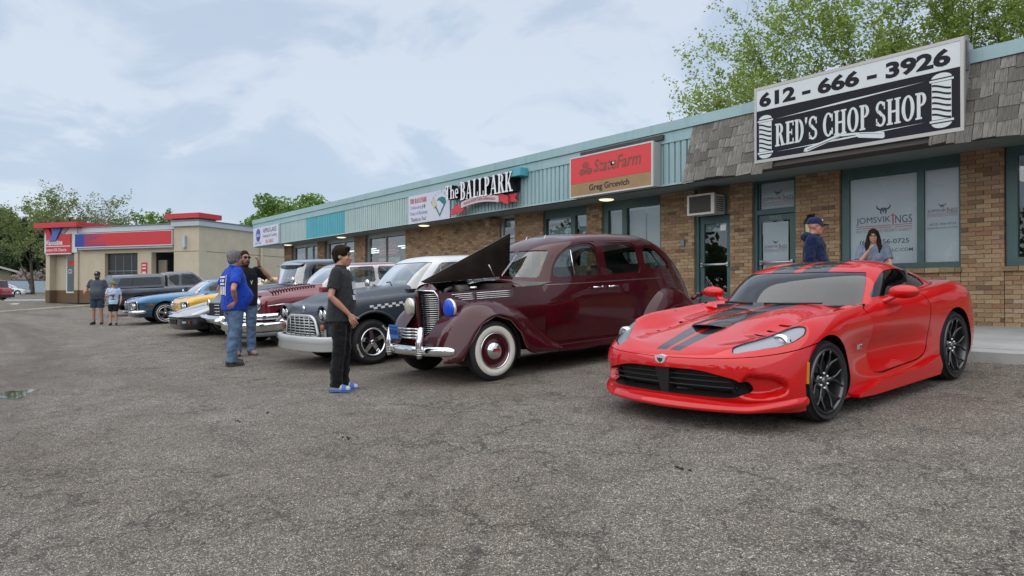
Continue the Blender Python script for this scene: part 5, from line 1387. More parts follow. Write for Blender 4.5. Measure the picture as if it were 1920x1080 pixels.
 def dent(o):
  x, y, z = o[..., 0], o[..., 1], o[..., 2]; sd = sdpoly(y.ravel(), z.ravel(), dent_p).reshape(x.shape)
  a = np.clip(-sd / .035, 0, 1); a = a * a * (3 - 2 * a) * .085 * (x > 1.55) * np.clip((y - .60) / .12, 0, 1)
  o = o.copy(); o[..., 0] -= a * .8; o[..., 1] -= a * .6
  hv = np.clip(1 - ((x - 1.33) / .30) ** 2, 0, 1) * np.clip(1 - ((y - .53) / .135) ** 2, 0, 1) * (z > .66) * (x > .8)
  o[..., 2] -= .030 * hv
  return o
 pm = surf(B, 12, 9, disp=dent)
 fx, rx, FR, RR = 1.255, -1.255, .322, .348
 arch_f = lambda p: np.hypot(p.x - fx, p.z - FR) - .365
 arch_r = lambda p: np.hypot(p.x - rx, p.z - RR) - .385
 _, pm = pm.cut(np.where(pm.y > .3, arch_f(pm), 1)); _, pm = pm.cut(np.where(pm.y > .3, arch_r(pm), 1))
 # grille mouth, side ducts, headlamps, hood vents
 gp = rnd_poly([(-.60, .258), (.60, .258), (.705, .315), (.65, .405), (.36, .472), (-.36, .472), (-.65, .405), (-.705, .315)], .12)
 front = pm.x > 1.5
 mouth, pm = pm.cut(np.where(front, sdpoly(pm.y, pm.z, gp), 1))
 rim(pm, lambda p: p[0] > 1.5 and abs(sdpoly(np.array([p[1]]), np.array([p[2]]), gp)[0]) < .006, .07, 'grille_surround', M_red_p, car)
 emit(mouth, 'grille_mesh', mat('grille_black', (.008, .008, .009), .5, bump=.8, bscale=160), car, off=-.085)
 sl = MB()
 for z, w in ((.42, .50), (.38, .58), (.338, .60)):
  ys = np.linspace(-w, w, 25)
  sl.tube([(2.085 - .145 * abs(y) ** 2 * 1.0 - .14 * abs(y) ** 4, y, z) for y in ys], .011, 6, sc=(1, .6))
 sl.build('grille_bar', M_black, car)
 gpl = MB(); gpl.add([(2.115, -.075, .47), (2.115, .075, .47), (2.09, .035, .255), (2.09, -.035, .255), (2.03, -.09, .47), (2.03, .09, .47), (2.03, .05, .255), (2.03, -.05, .255)], [(0, 1, 2, 3), (0, 3, 7, 4), (1, 5, 6, 2), (0, 4, 5, 1)]); gpl.build('grille_pillar', M_black, car)
 for sg in (1, -1):
  fm = MB(); fm.tube([(1.98, sg * .40, .315), (1.96, sg * .46, .295), (1.92, sg * .56, .30), (1.93, sg * .57, .335)], .014, 6); fm.build('fog_light_trim', M_black, car)
 dp = rnd_poly([(.835, .29), (.925, .31), (.915, .43), (.845, .445)], .03)
 dfield = lambda p: np.where(p.x > 1.58, sdpoly(p.y, p.z, dp), 1)
 # shut line between clamshell hood and nose, running back to the wheel arch
 def shut(p): return np.where(p.S < 6, np.maximum(np.abs(p.L - 3.30) * .10 - .0055, p.S - 4.95), 1)
 hp = np.array([(1.99, .575), (1.925, .535), (1.80, .615), (1.66, .705), (1.52, .785), (1.43, .875), (1.50, .905), (1.62, .88), (1.75, .82), (1.88, .715), (1.965, .615)])
 hp = rnd_poly(hp, .03, 3)
 hl = lambda p: np.where((p.z > .5) & (p.x > 1.2), sdpoly(p.x, p.y, hp), 1)
 lens, pm = pm.cut(hl(pm))
 bez, lens = lens.cut(-np.where(lens.x > 1.2, sdpoly(lens.x, lens.y, hp), 1) - .009)
 bez, lens = lens, bez
 slit, pm = pm.cut(shut(pm))
 emit(slit, 'shut_gap', M_dark, car, off=-.012)
 for sg in (1, -1):
  emit([lens, bez], 'headlight_lens', glass('lens_glass', (.9, .92, .94), .35), car, both=False, side=sg, off=-.002)
  emit(bez, 'headlight_bezel', mat('lamp_bezel', (.36, .38, .41), .3, .3), car, both=False, side=sg, off=-.012)
  emit(lens, 'headlight_bowl', mat('lamp_bowl', (.07, .078, .09), .3, .3), car, both=False, side=sg, off=-.06)
  lb = MB(); c = np.array((1.66, sg * .775, .635)); 
  lb.lathe([(.036, .05), (.056, .058), (.070, .045), (.072, 0.)], 20, 0, 'x', (1.635, sg * .79, .655)); lb.build('projector_ring', M_chrome, car)
  MB().ball((1.67, sg * .79, .655), (.025, .044, .044), 14, 8).build('projector_bulb', mat('projector', (.5, .52, .55), .05, .3), car)
 rim(pm, lambda p: p[0] > 1.2 and p[2] > .45 and p[1] > .3 and abs(sdpoly(np.array([p[0]]), np.array([p[1]]), hp)[0]) < .008, .05, 'headlight_seal', M_black, car)
 for kk, (xa, w) in enumerate(((1.50, .01), (1.33, .02), (1.16, .03))):
  vp = rnd_poly([(xa + .015, .44 + w), (xa - .03, .45 + w), (xa - .07, .575 + w * .6), (xa - .025, .58 + w * .6)], .02)
  fld = np.where((pm.z > .6) & (pm.x > .5), sdpoly(pm.x, pm.y, vp), 1)
  vent, pm = pm.cut(fld)
  emit(vent, 'hood_vent', M_black, car, off=-.022)
  rim(pm, lambda p: p[2] > .6 and abs(sdpoly(np.array([p[0]]), np.array([p[1]]), vp)[0]) < .006, .03, 'vent_lip', M_red_p, car)
 # doors with the scooped leading edge
 dpoly = rnd_poly([(.50, .84), (.405, .74), (.42, .60), (.46, .42), (.47, .30), (.30, .265), (-.45, .30), (-.62, .36), (-.66, .55), (-.70, .80), (-.62, .925), (-.2, .915), (.3, .89)], [.03, .1, .1, .1, .05, .05, .1, .1, .1, .1, .06, .02, .02])
 side = (pm.y > .55)
 df = np.where(side & (pm.L < 6.2), sdpoly(pm.x, pm.z, dpoly), 1)
 inn, out = pm.cut(df + .0045)
 o2 = np.where((out.y > .55) & (out.L < 6.2), sdpoly(out.x, out.z, dpoly), 1)
 gap, pm = out.cut(o2 - .0045)
 emit(gap, 'door_gap', M_dark, car, off=-.02)
 def scoop(p):
  q = PM(p.V.copy(), p.N.copy(), p.S, p.L, p.F); d = np.clip(.50 - q.V[:, 0], 0, 2)
  zz = np.clip(1 - ((q.V[:, 2] - .50) / .30) ** 2, 0, 1)
  a = .125 * np.exp(-d / .24) * zz; q.V[:, 1] -= a
  q.N[:, 0] += a / .26 * 1.0; q.N /= np.linalg.norm(q.N, axis=1)[:, None]; return q
 dd = scoop(inn)
 for sg in (1, -1):
  d_ = emit(dd, 'door', M_red_p, car, both=False, side=sg)
  hnd = MB(); 
 # inner wall of the scoop, behind the fender edge
 gs = PM(gap.V.copy(), gap.N, gap.S, gap.L, gap.F)
 rim(pm, lambda p: p[0] > .36 and p[0] < .56 and .25 < p[2] < .86 and p[1] > .5, .09, 'scoop_wall', M_red_p, car, vec=(0, -1, 0))
 def hseam(p): return np.where((p.x > .3) & (p.x < 1.45) & (p.L > 4.7), line_field(p.x, p.y, [(1.42, .835), (1.1, .775), (.75, .765), (.33, .79)]) - .0035, 1)
 # fender seam over the arch and bonnet side seam
 f1 = np.where(pm.y > .6, line_field(pm.x, pm.z, [(.93, .525), (.70, .565), (.45, .60)]) - .004, 1)
 f1 = np.minimum(f1, hseam(pm)); s1, pm = pm.cut(f1); emit(s1, 'fender_gap', M_dark, car, off=-.01)
 # nose badge, side letters
 nose, body = pm.cut(np.where(pm.S < 6, np.maximum(pm.L - 3.3, pm.S - 5.05), 1))
 cl, body = body.cut(np.where((body.L > 3.2) & (body.x > .42) & (body.S < 7.2), -1., 1.) + np.where((body.x > .30) & (body.x < .62), (.46 - body.x) * 8, 0))
 emit(nose, 'front_bumper', M_red_p, car); emit(cl, 'hood', M_red_p, car); emit(body, 'body', M_red_p, car)
 rim(pm, lambda p: abs(math.hypot(p[0] - fx, p[2] - FR) - .365) < .006 or abs(math.hypot(p[0] - rx, p[2] - RR) - .385) < .006, .10, 'arch_lip', M_red_p, car, vec=(0, -1, 0))
 well(car, [(fx, FR)], .45, .90, .37); well(car, [(rx, RR)], .45, .90, .39)
 # front splitter lip
 pl = [(2.16, 0), (2.145, .2), (2.105, .42), (2.02, .66), (1.90, .83), (1.76, .935), (1.66, .965), (1.60, .968)]
 half = spl(np.arange(8.), np.array(pl), np.linspace(0, 7, 36)); path = [(x, -y) for x, y in half[:0:-1]] + [tuple(p) for p in half]
 sp = MB(); prof = []
 for k_, (x, y) in enumerate(path):
  a = abs(y); up = .055 * max(0, (a - .70) / .26) ** 1.2; nx, ny = 1, 0
  t_ = np.array(path[min(k_ + 1, len(path) - 1)]) - np.array(path[max(k_ - 1, 0)]); t_ /= np.linalg.norm(t_); nx, ny = t_[1], -t_[0]
  Q = lambda d, z: (x + nx * d, y + ny * d, z)
  prof.append([Q(-.10, .262 + up * .2), Q(-.035, .205 + up), Q(.0, .182 + up), Q(.004, .166 + up * .9), Q(-.008, .152 + up * .6), Q(-.25, .145)])
 for a, c in zip(prof[:-1], prof[1:]): sp.add(a + c, [(i, i + 1, i + 7, i + 6) for i in range(5)], 0, True)
 sp.build('splitter', M_red_p, car, weld=1e-4)
 # hood scoop with open mouth
 hs = MB(); n = 14
 for j, (x, w, h) in enumerate(((1.56, .175, .052), (1.50, .185, .058), (1.36, .18, .05), (1.15, .15, .03), (.92, .09, .006))):
  for i in range(n + 1):
   a = PI * i / n; zc = np.interp(x, [.8, 1.06, 1.25, 1.40, 1.62], [.835, .80, .768, .74, .70])
   hs.v.append((x - .10 * abs(math.cos(a)) ** 2 * (1 if j == 0 else .3), w * math.cos(a), zc + h * math.sin(a) ** .8 - .004))
 for j in range(4):
  for i in range(n): hs.f.append([j * (n + 1) + i, (j + 1) * (n + 1) + i, (j + 1) * (n + 1) + i + 1, j * (n + 1) + i + 1]); hs.m.append(0); hs.sm.append(True)
 hs.build('hood_scoop', M_red_p, car)
 hm = MB(); pts = []
 for i in range(n + 1):
  a = PI * i / n; pts.append((1.548 - .10 * abs(math.cos(a)) ** 2, .168 * math.cos(a), .712 + .052 * math.sin(a) ** .8))
 hm.add(pts + [(1.545 - .08, .12, .72), ], [tuple(range(n + 1))]); hm.build('scoop_mouth', M_dark, car)
 # greenhouse
 G = [
     [(.44,0,.838),(.40,.36,.834),(.27,.66,.83),(.08,.775,.845),(-.2,.80,.875),(-.75,.80,.90),(-1.25,.75,.92),(-1.65,.60,.95),(-1.85,.34,.965),(-1.92,0,.97)],
     [(.20,0,1.03),(.17,.35,1.03),(.06,.62,1.02),(-.09,.725,1.02),(-.28,.745,1.04),(-.75,.725,1.06),(-1.12,.66,1.06),(-1.42,.53,1.055),(-1.58,.31,1.06),(-1.64,0,1.065)],
     [(.0,0,1.145),(-.03,.34,1.145),(-.13,.565,1.14),(-.24,.63,1.145),(-.42,.645,1.165),(-.72,.615,1.17),(-.95,.54,1.16),(-1.14,.44,1.15),(-1.24,.27,1.155),(-1.28,0,1.16)],
     [(-.22,0,1.205),(-.24,.30,1.205),(-.30,.45,1.20),(-.36,.47,1.215),(-.48,.47,1.228),(-.68,.44,1.23),(-.8,.4,1.222),(-.92,.33,1.212),(-.98,.2,1.214),(-1.0,0,1.217)],
     [(-.42,0,1.232),(-.43,0,1.232),(-.46,0,1.235),(-.49,0,1.238),(-.54,0,1.240),(-.62,0,1.240),(-.68,0,1.238),(-.73,0,1.236),(-.76,0,1.234),(-.78,0,1.233)]]
 g = surf(G, 8, 8)
 sA = lambda p: 2.42 - .02 * p.L
 ws_f = lambda p: np.maximum(np.maximum((p.S - sA(p)) * .26, (.10 - p.L) * .3), (p.L - 2.02 + .10 * np.maximum(p.S - 1.2, 0)) * .25)
 wsh, g = g.cut(np.where(g.S < 4, ws_f(g), 1))
 swp = rnd_poly([(.085, .905), (-.09, 1.04), (-.30, 1.135), (-.62, 1.155), (-.86, 1.12), (-1.10, 1.02), (-1.13, .975), (-.8, .945), (-.3, .925)], [.04, .1, .12, .1, .1, .05, .05, .1, .1])
 sw, g = g.cut(np.where((g.S > 2.3) & (g.S < 7.5), sdpoly(g.x, g.z, swp), 1))
 rwf = np.maximum((7.55 - g.S) * .3, np.maximum((.3 - g.L) * .3, (g.L - 2.3) * .3)); rw, g = g.cut(np.where(g.S > 5, rwf, 1))
 emit(g, 'roof', M_red_p, car)
 M_vg = glass('coupe_glass', (.13, .18, .20), .7, 0., 1.5)
 M_vs = glass('coupe_side_glass', (.07, .075, .075), .8)
 emit(wsh, 'windshield', M_vg, car, off=-.004); rim(g, lambda p: p[0] > -.35 and p[1] < .8, .014, 'windshield_seal', M_black, car)
 for sg in (1, -1): emit(sw, 'side_window', M_vs, car, both=False, side=sg, off=-.006)
 emit(rw, 'rear_window', M_vs, car, off=-.004)
 for sg in (1, -1):
  MB().tube([(-.66, sg * .782, .93), (-.80, sg * .70, 1.10), (-.84, sg * .665, 1.13)], .012, 6).build('window_pillar', M_black, car)
 # roof is double-bubble black between the stripes edges: dark sunken panel outline is paint only
 # cabin
 cb = MB(); cb.box(.38, -.1, -.68, .68, .80, .85); cb.build('dashboard', mat('dash_black', (.02, .02, .022), .6), car)
 MB().box(.6, -1.5, -.78, .78, .2, .45).build('floor_pan', M_dark, car)
 MB().lathe([(.165, -.012), (.178, 0), (.165, .012), (.152, 0)], 24, 0, 'x', (-.14, .36, .88), close=True).build('steering_wheel', M_black, car)
 for sg in (1, -1):
  st = MB(); st.prism([(-.55, .40), (-.15, .42), (-.12, .50), (-.50, .52), (-.78, 1.02), (-.90, 1.0)], sg * .36 - .24, sg * .36 + .24); st.build('seat', mat('black_leather', (.015, .015, .016), .5), car)
 MB().prism([(-.02, 1.125), (-.10, 1.17), (-.16, 1.17), (-.08, 1.10)], -.10, .10).build('rear_view_mirror', M_black, car)
 # mirrors, wipers, badge, reflectors
 for sg in (1, -1):
  mm = MB(); mm.ball((-.01, sg * 1.0, .955), (.075, .135, .062), 18, 10); mo = mm.build('mirror', M_red_p, car)
  MB().tube([(.05, sg * .80, .85), (.03, sg * .88, .885), (.0, sg * .94, .925)], [.045, .034, .032], 8, sc=(1, .7)).build('mirror_stalk', M_red_p, mo)
  mr = MB(); pts = [(1.565, .955, .50), (1.60, .952, .51), (1.625, .942, .36), (1.59, .95, .35)]
  mr.prism([(1.575, .345), (1.605, .35), (1.585, .515), (1.555, .505)], .90 * sg, .958 * sg); mr.build('side_marker', mat('amber_lens', (.75, .22, .01), .25, coat=.6), car)
 wp = MB(); wp.tube([(.40, .46, .872), (.46, .10, .872), (.47, -.08, .872)], .013, 6, sc=(1, .7)); wp.tube([(.46, -.22, .872), (.36, -.52, .872), (.31, -.62, .87)], .014, 6)
 wp.build('wiper', M_black, car)
 bd = MB(); bd.prism([(-.055, .555), (-.045, .515), (0, .487), (.045, .515), (.055, .555), (0, .567)], 2.098, 2.135, 0, 'x'); bo = bd.build('badge', mat('badge_silver', (.62, .63, .64), .25, .2), car)
 em = MB(); em.prism([(-.03, .545), (-.022, .52), (0, .503), (.022, .52), (.03, .545), (.012, .535), (0, .545), (-.012, .535)], 2.135, 2.138, 0, 'x'); em.build('emblem', mat('badge_grey', (.10, .10, .11), .4, .8), bo)
 for sg in (1, -1):
  me = curve_tx('SRT', .05, 'lettering', bold=.002, align='CENTER', shear=.3); me.transform(Matrix.Rotation(PI, 4, 'Z') if sg > 0 else Matrix.Identity(4)); link('lettering', me, M_chrome, car, (.72, sg * .935, .52))
 for sg in (1, -1): MB().prism([(.84, .135), (.55, .12), (-.8, .12), (-.86, .20), (-.80, .30), (-.4, .24), (.4, .225), (.84, .16)], sg * .86, sg * .985).build('side_sill', M_red_p, car)
 # wheels
 def wheel(R, rr, w, nm='wheel'):
  W_ = empty(nm, (0, 0, 0), car)
  make_tyre(R, w, rr, W_)
  M_gun = mat('gunmetal', (.10, .10, .103), .28, .9)
  rm = MB(); rm.lathe([(rr + .004, -.012), (rr - .004, .004), (rr - .014, .0), (rr - .022, -.02), (rr - .03, -w + .03)], 44)
  rm.build('rim', M_gun, W_)
  sp = MB()
  for k in range(6):
   a = 2 * PI * k / 6
   for s_ in (-1, 1):
    p = []
    for tt, da in ((.0, .0), (.35, .03), (.62, .12), (.85, .26), (1., .30)):
     r = .05 + (rr - .016 - .05) * tt; p.append((r * math.cos(a + s_ * da), -.05 + .045 * tt ** 1.4, r * math.sin(a + s_ * da)))
    sp.tube(p, [.018, .012, .009, .008, .0075], 6, sc=(1, 1.2))
  sp.lathe([(.001, -.042), (.035, -.04), (.07, -.05), (.075, -.07)], 20)
  sp.build('spokes', M_gun, W_)
  hb = MB(); hb.lathe([(.001, -.03), (.028, -.031), (.031, -.045)], 18); hb.build('hub_cap', mat('cap_grey', (.2, .2, .2), .35, .8), W_)
  ln = MB()
  for k in range(6): a = 2 * PI * (k + .5) / 6; ln.lathe([(.001, -.028), (.010, -.03), (.011, -.055)], 8, 0, 'y', (.058 * math.cos(a), 0, .058 * math.sin(a)))
  ln.build('lug_nut', M_alu, W_)
  br = MB(); br.lathe([(.06, -.11), (rr - .055, -.11), (rr - .055, -.14)], 32); br.build('brake_disc', mat('disc_iron', (.12, .12, .12), .4, .8), W_)
  ca = MB(); ca.lathe([(rr - .13, -.09), (rr - .045, -.09), (rr - .04, -.15)], 10, 0, 'y', (0, 0, 0), a0=-.5, a1=.5); ca.build('caliper', M_black, W_)
  return W_
 wf = wheel(FR, .256, .285); wr = wheel(RR, .276, .34)
 axle_set(car, wf, fx, rx, .945, FR, 0., RR, wr, .965)
 # rear: tail panel and lamps
 MB().box(-2.30, -2.2, -.5, .5, .30, .42).build('rear_diffuser', M_black, car)
 return car
viper()
# ============================================================ OTHER CARS
GRP = 'show cars nosed out from the shops'
def wheel_base(car, R, w, rr, white=None, letters=None):
 W_ = empty('wheel', (0, 0, 0), car); make_tyre(R, w, rr, W_, white, letters); return W_
def mag_wheel(car, R, w, rr, letters=None, n=5, dish=.07, spoke=M_chrome, cut=True):
 W_ = wheel_base(car, R, w, rr, None, letters)
 MB().lathe([(rr + .006, -.014), (rr + .002, .006), (rr - .012, .004), (rr - .02, -.02), (rr - .035, -dish), (rr - .04, -w + .03)], 40).build('rim', M_chrome, W_)
 MB().lathe([(.001, -dish - .03), (rr - .038, -dish - .03)], 30).build('back_disc', M_dark, W_, fixn=False)
 sp = MB()
 for k in range(n):
  a = 2 * PI * k / n + PI / 2
  c_, s_ = math.cos(a), math.sin(a)
  for hw0, hw1, off in ((.034, .026, 0.),):
   r0, r1 = .045, rr - .034
   pts = []
   for r, h, o in ((r0, hw0, -dish + .03), (r1, hw1 * 1.1, -dish + .0)):
    for e_ in (-1, 1): pts.append((r * c_ - e_ * h * s_, o, r * s_ + e_ * h * c_))
   pts += [(p[0], p[1] - .03, p[2]) for p in pts]
   sp.add(pts, [(0, 2, 3, 1), (0, 4, 6, 2), (1, 3, 7, 5), (2, 6, 7, 3)])
 sp.build('spokes', spoke, W_)
 MB().lathe([(.001, -dish + .055), (.028, -dish + .055), (.034, -dish + .045), (.04, -dish + .01), (.058, -dish)], 24).build('hub_cap', M_chrome, W_)
 return W_
def bumper_bar(car, path, prof_, m, name='bumper'):
 """chrome bar: path of (x,y) from the right end to the left, profile of (out, z)"""
 b = MB(); k = len(prof_)
 for i, (x, y) in enumerate(path):
  t = np.array(path[min(i + 1, len(path) - 1)]) - np.array(path[max(i - 1, 0)]); t = t / np.linalg.norm(t); nx, ny = t[1], -t[0]
  for o, z in prof_: b.v.append((x + nx * o, y + ny * o, z))
 for i in range(len(path) - 1):
  for j in range(k - 1): b.f.append([i * k + j, (i + 1) * k + j, (i + 1) * k + j + 1, i * k + j + 1]); b.m.append(0); b.sm.append(True)
 b.f += [list(range(k)), list(range((len(path) - 1) * k, len(path) * k))]; b.m += [0, 0]; b.sm += [False, False]
 return b.build(name, m, car)
def smooth_path(pts, n=24, mirror=True):
 P_ = [np.array(p, float) for p in pts]
 if mirror: P_ = [p * [1, -1] for p in P_[:0:-1]] + P_ if P_[0][1] == 0 else [p * [1, -1] for p in P_[::-1]] + P_
 P_ = np.array(P_); t = np.concatenate([[0], np.cumsum(np.linalg.norm(np.diff(P_, axis=0), axis=1))])
 return [tuple(p) for p in spl(t, P_, np.linspace(0, t[-1], n))]
def mirrors(car, x, y, z, m=M_chrome, r=.06):
 for sg in (1, -1):
  b = MB(); b.tube([(x, sg * (y - .10), z - .10), (x - .02, sg * y, z - .02)], .009, 6); b.lathe([(.001, .02), (r * .8, .018), (r, 0), (r * .7, -.03), (.001, -.05)][::-1], 14, 0, 'x', (x - .02, sg * y, z + .02)); b.build('mirror', m, car)
def lamp(car, c, r, name='headlight', ring=M_chrome, tilt=0):
 h = MB().ball((c[0] - .005, c[1], c[2]), (.028, r * .9, r * .9), 16, 10).build(name, mat('sealed_beam', (.55, .57, .58), .12, .25), car)
 MB().lathe([(r * .88, -.03), (r * 1.05, -.01), (r * 1.05, .012), (r * .88, .02)], 20, 0, 'x', c).build('rim', ring, h)
 return h

# ------------------------------------------------------------ grey checker-striped saloon
def checker():
 car = place_car('checker_saloon', 'dark blue-grey old taxi saloon with white roof and checker side stripe', 'car', -10.38, 6.51, GRP)
 Mg_ = paint('satin_slate', (.034, .044, .058), .42, coat=.35, dirt=.12); Mw = paint('roof_white', (.62, .64, .65), .35, coat=.5)
 fx, rx, R = 1.525, -1.525, .335
 plan = [(2.24, 0), (2.23, .38), (2.20, .68), (2.10, .86), (1.88, .925), (1.525, .935), (1.1, .93), (.72, .93), (.1, .935), (-.7, .935), (-1.525, .93), (-2.1, .905), (-2.48, .80), (-2.62, .48), (-2.66, 0)]
 ft = prof([(2.3, .86), (2.0, .935), (1.5, .985), (.7, 1.02), (-.7, 1.02), (-1.8, .98), (-2.7, .86)])
 hc = prof([(2.2, .90), (2.0, 1.0), (1.5, 1.09), (.8, 1.14), (.0, 1.15), (-1.4, 1.08), (-2.0, 1.05), (-2.6, .92)])
 pm = hull(plan, [(.09, .30), (.03, .40), (.0, .56), (.0, .74), (.012, lambda x: ft(x) - .08), (.06, ft)], [(.80, .16, lambda x: ft(x) + .0), (.62, .24, lambda x: hc(x) - .03), (.34, .32, lambda x: hc(x) - .005), (0, .38, lambda x: hc(x))], 5, 5)
 ax = [(fx, R, .435), (rx, R, .42)]; pm = arches(pm, ax)
 sd = lambda p: (p.y > .6) & (p.z < 1.0)
 pm = seams(car, pm, [lambda p: np.where(sd(p), line_field(p.x, p.z, [(.62, .40), (.60, .98)]) - .004, 1), lambda p: np.where(sd(p), line_field(p.x, p.z, [(-.42, .40), (-.42, .98)]) - .004, 1), lambda p: np.where(sd(p), line_field(p.x, p.z, [(-1.1, .75), (-1.2, .98)]) - .004, 1),
  lambda p: np.where((p.x > .7) & (p.x < 2.0) & (p.L > 5), line_field(p.x, p.y, [(.75, .74), (1.6, .70), (2.02, .56)]) - .004, 1)])
 emit(pm, 'body', Mg_, car); arch_rims(car, pm, ax, Mg_)
 # rolled wheel-arch flare
 for x in (fx, rx):
  for sg in (1, -1):
   MB().tube([(x + .45 * math.cos(a), sg * (.93 - .0 * abs(math.cos(a))), R + .45 * math.sin(a)) for a in np.linspace(-.1, PI + .1, 22)], .022, 8).build('arch_flare', Mg_, car)
 well(car, [(fx, R), (rx, R)], .45, .90, .44)
 g = cabin(.84, -1.75, .81, 1.10, .30, -1.15, .64, 1.52, bow=.16, crown=.08)
 gs = [rnd_poly([(.50, 1.12), (.16, 1.475), (-.33, 1.485), (-.33, 1.12)], .03), rnd_poly([(-.41, 1.12), (-.41, 1.485), (-1.10, 1.47), (-1.28, 1.12)], .04)]
 Mgl = glass('old_side_glass'); Mws = glass('old_glass', (.5, .6, .57), 1., 0., 2.6)
 ro = greenhouse(car, g, gs, Mw, Mgl, ws=(2.2, .12, 1.86))
 for sg in (1, -1): MB().tube([(.22, sg * .79, 1.12), (.16, sg * .69, 1.45)], .011, 6).build('quarter_light_bar', M_chrome, car)
 interior(car, .8, -1.9, .8, .42, .80, (.0, -1.2), wheel=(.48, .36, 1.08)); MB().box(.55, .80, -.76, .76, .98, 1.08).build('dashboard', M_black, car)
 # checker band
 ck = MB(); n = 44
 for r in range(2):
  for k in range(n):
   if (k + r) % 2: continue
   xa = 1.95 - k * .062; xb = xa - .062; za = float(ft(xa)) - .135 - r * .032
   if xb < -.9: continue
   yy = lambda x: float(np.interp(-x, [-2.1, -1.88, -1.5, -1.1, .1], [.872, .918, .932, .93, .936]))
   for sg in (1, -1): ck.add([(xa, sg * (yy(xa) + .004), za), (xb, sg * (yy(xb) + .004), float(ft(xb)) - .135 - r * .032), (xb, sg * (yy(xb) + .002), float(ft(xb)) - .135 - r * .032 + .032), (xa, sg * (yy(xa) + .002), za + .032)], [(0, 1, 2, 3)])
 tag(ck.build('checker_band', M_white, car, fixn=False), kind='stuff')
 for sg in (1, -1):
  b = MB()
  for k in range(5): b.box(.92 - k * .028, .94 - k * .028, sg * .934 - .006, sg * .934 + .006, .795, .815)
  tag(b.build('name_script', M_chrome, car), kind='stuff')
 # face: lamp pods, grille, badge, bumper
 for sg in (1, -1):
  pod = MB(); pod.lathe([(.10, -.5), (.135, -.22), (.15, -.04), (.148, .012), (.128, .012), (.12, -.02)], 20, 0, 'x', (0, 0, 0)); pod.v = [(x + 2.22, sg * .72 + y * 1.12, z * .86 + .79) for x, y, z in pod.v]; pod.build('lamp_pod', Mg_, car)
  for dy in (-.067, .067): lamp(car, (2.215, sg * .72 + dy, .785), .066)
  MB().ball((2.24, sg * .735, .60), (.028, .05, .045), 12, 8).build('turn_signal', mat('amber_dull', (.35, .08, .02), .25), car)
 gp = rnd_poly([(-.60, .46), (.60, .46), (.52, .69), (.40, .755), (-.40, .755), (-.52, .69)], .06)
 MB().prism(list(gp), 2.235, 2.262, 0, 'x').build('grille_back', M_dark, car)
 fr = MB(); pts = [(2.275 - .05 * abs(y), y, z) for y, z in gp]; fr.tube(pts + [pts[0]], .024, 8, caps=False); fr.build('grille_frame', mat('grille_white', (.55, .57, .58), .3, .4), car)
 for k in range(6):
  z = .50 + k * .042; w = .54 - max(0, k - 3) * .05; MB().tube([(2.25, -w, z), (2.285, 0, z), (2.25, w, z)], .0095, 6, sc=(1.3, 1)).build('grille_bar', mat('grille_white', (.55, .57, .58), .3, .4), car)
 for y in (-.36, -.18, 0, .18, .36): MB().tube([(2.278, y, .465), (2.278, y, .745)], .007, 6).build('grille_bar', mat('grille_white', (.55, .57, .58), .3, .4), car)
 for sg in (1, -1):
  b = MB(); b.box(2.19, 2.215, sg * .68 - .07, sg * .68 + .07, .44, .57); bo = b.build('side_grille', mat('grille_white', (.55, .57, .58), .3, .4), car)
  v_ = MB()
  for k in range(5): v_.box(2.2155, 2.22, sg * .68 - .055, sg * .68 + .055, .452 + k * .023, .462 + k * .023)
  v_.build('slots', M_dark, bo)
 bd = MB(); bd.lathe([(.001, .02), (.04, .016), (.052, 0)], 16, 0, 'x', (2.205, 0, .855)); bo = bd.build('badge', M_chrome, car); MB().box(2.205, 2.215, -.15, .11, .848, .858).build('bar', M_chrome, bo)
 bumper_bar(car, smooth_path([(2.42, 0), (2.40, .4), (2.34, .72), (2.22, .93), (2.02, .985), (1.98, .985)], 30), [(-.06, .26), (.01, .26), (.02, .27), (.0, .36), (.008, .37), (.02, .455), (.01, .468), (-.06, .468)], mat('bumper_white', (.52, .535, .53), .35, .1, coat=.4), 'bumper')
 bumper_bar(car, [(-2.6, .9), (-2.8, .7), (-2.82, -.7), (-2.6, -.9)], [(-.05, .3), (.02, .3), (.02, .46), (-.05, .46)], M_chrome, 'bumper')
 mirrors(car, .62, 1.02, 1.16, r=.075)
 wp = MB(); wp.tube([(.86, .35, 1.12), (.80, .16, 1.20), (.78, .02, 1.19)], .011, 6); wp.tube([(.88, -.15, 1.12), (.80, -.38, 1.16), (.76, -.5, 1.15)], .011, 6); wp.build('wiper', M_black, car)
 W_ = mag_wheel(car, R, .24, .205, [('Radial T/A', .62, .043, .262), ('BFGoodrich', PI + .42, .043, .262)])
 axle_set(car, W_, fx, rx, .90, R, .05)
 return car
checker()

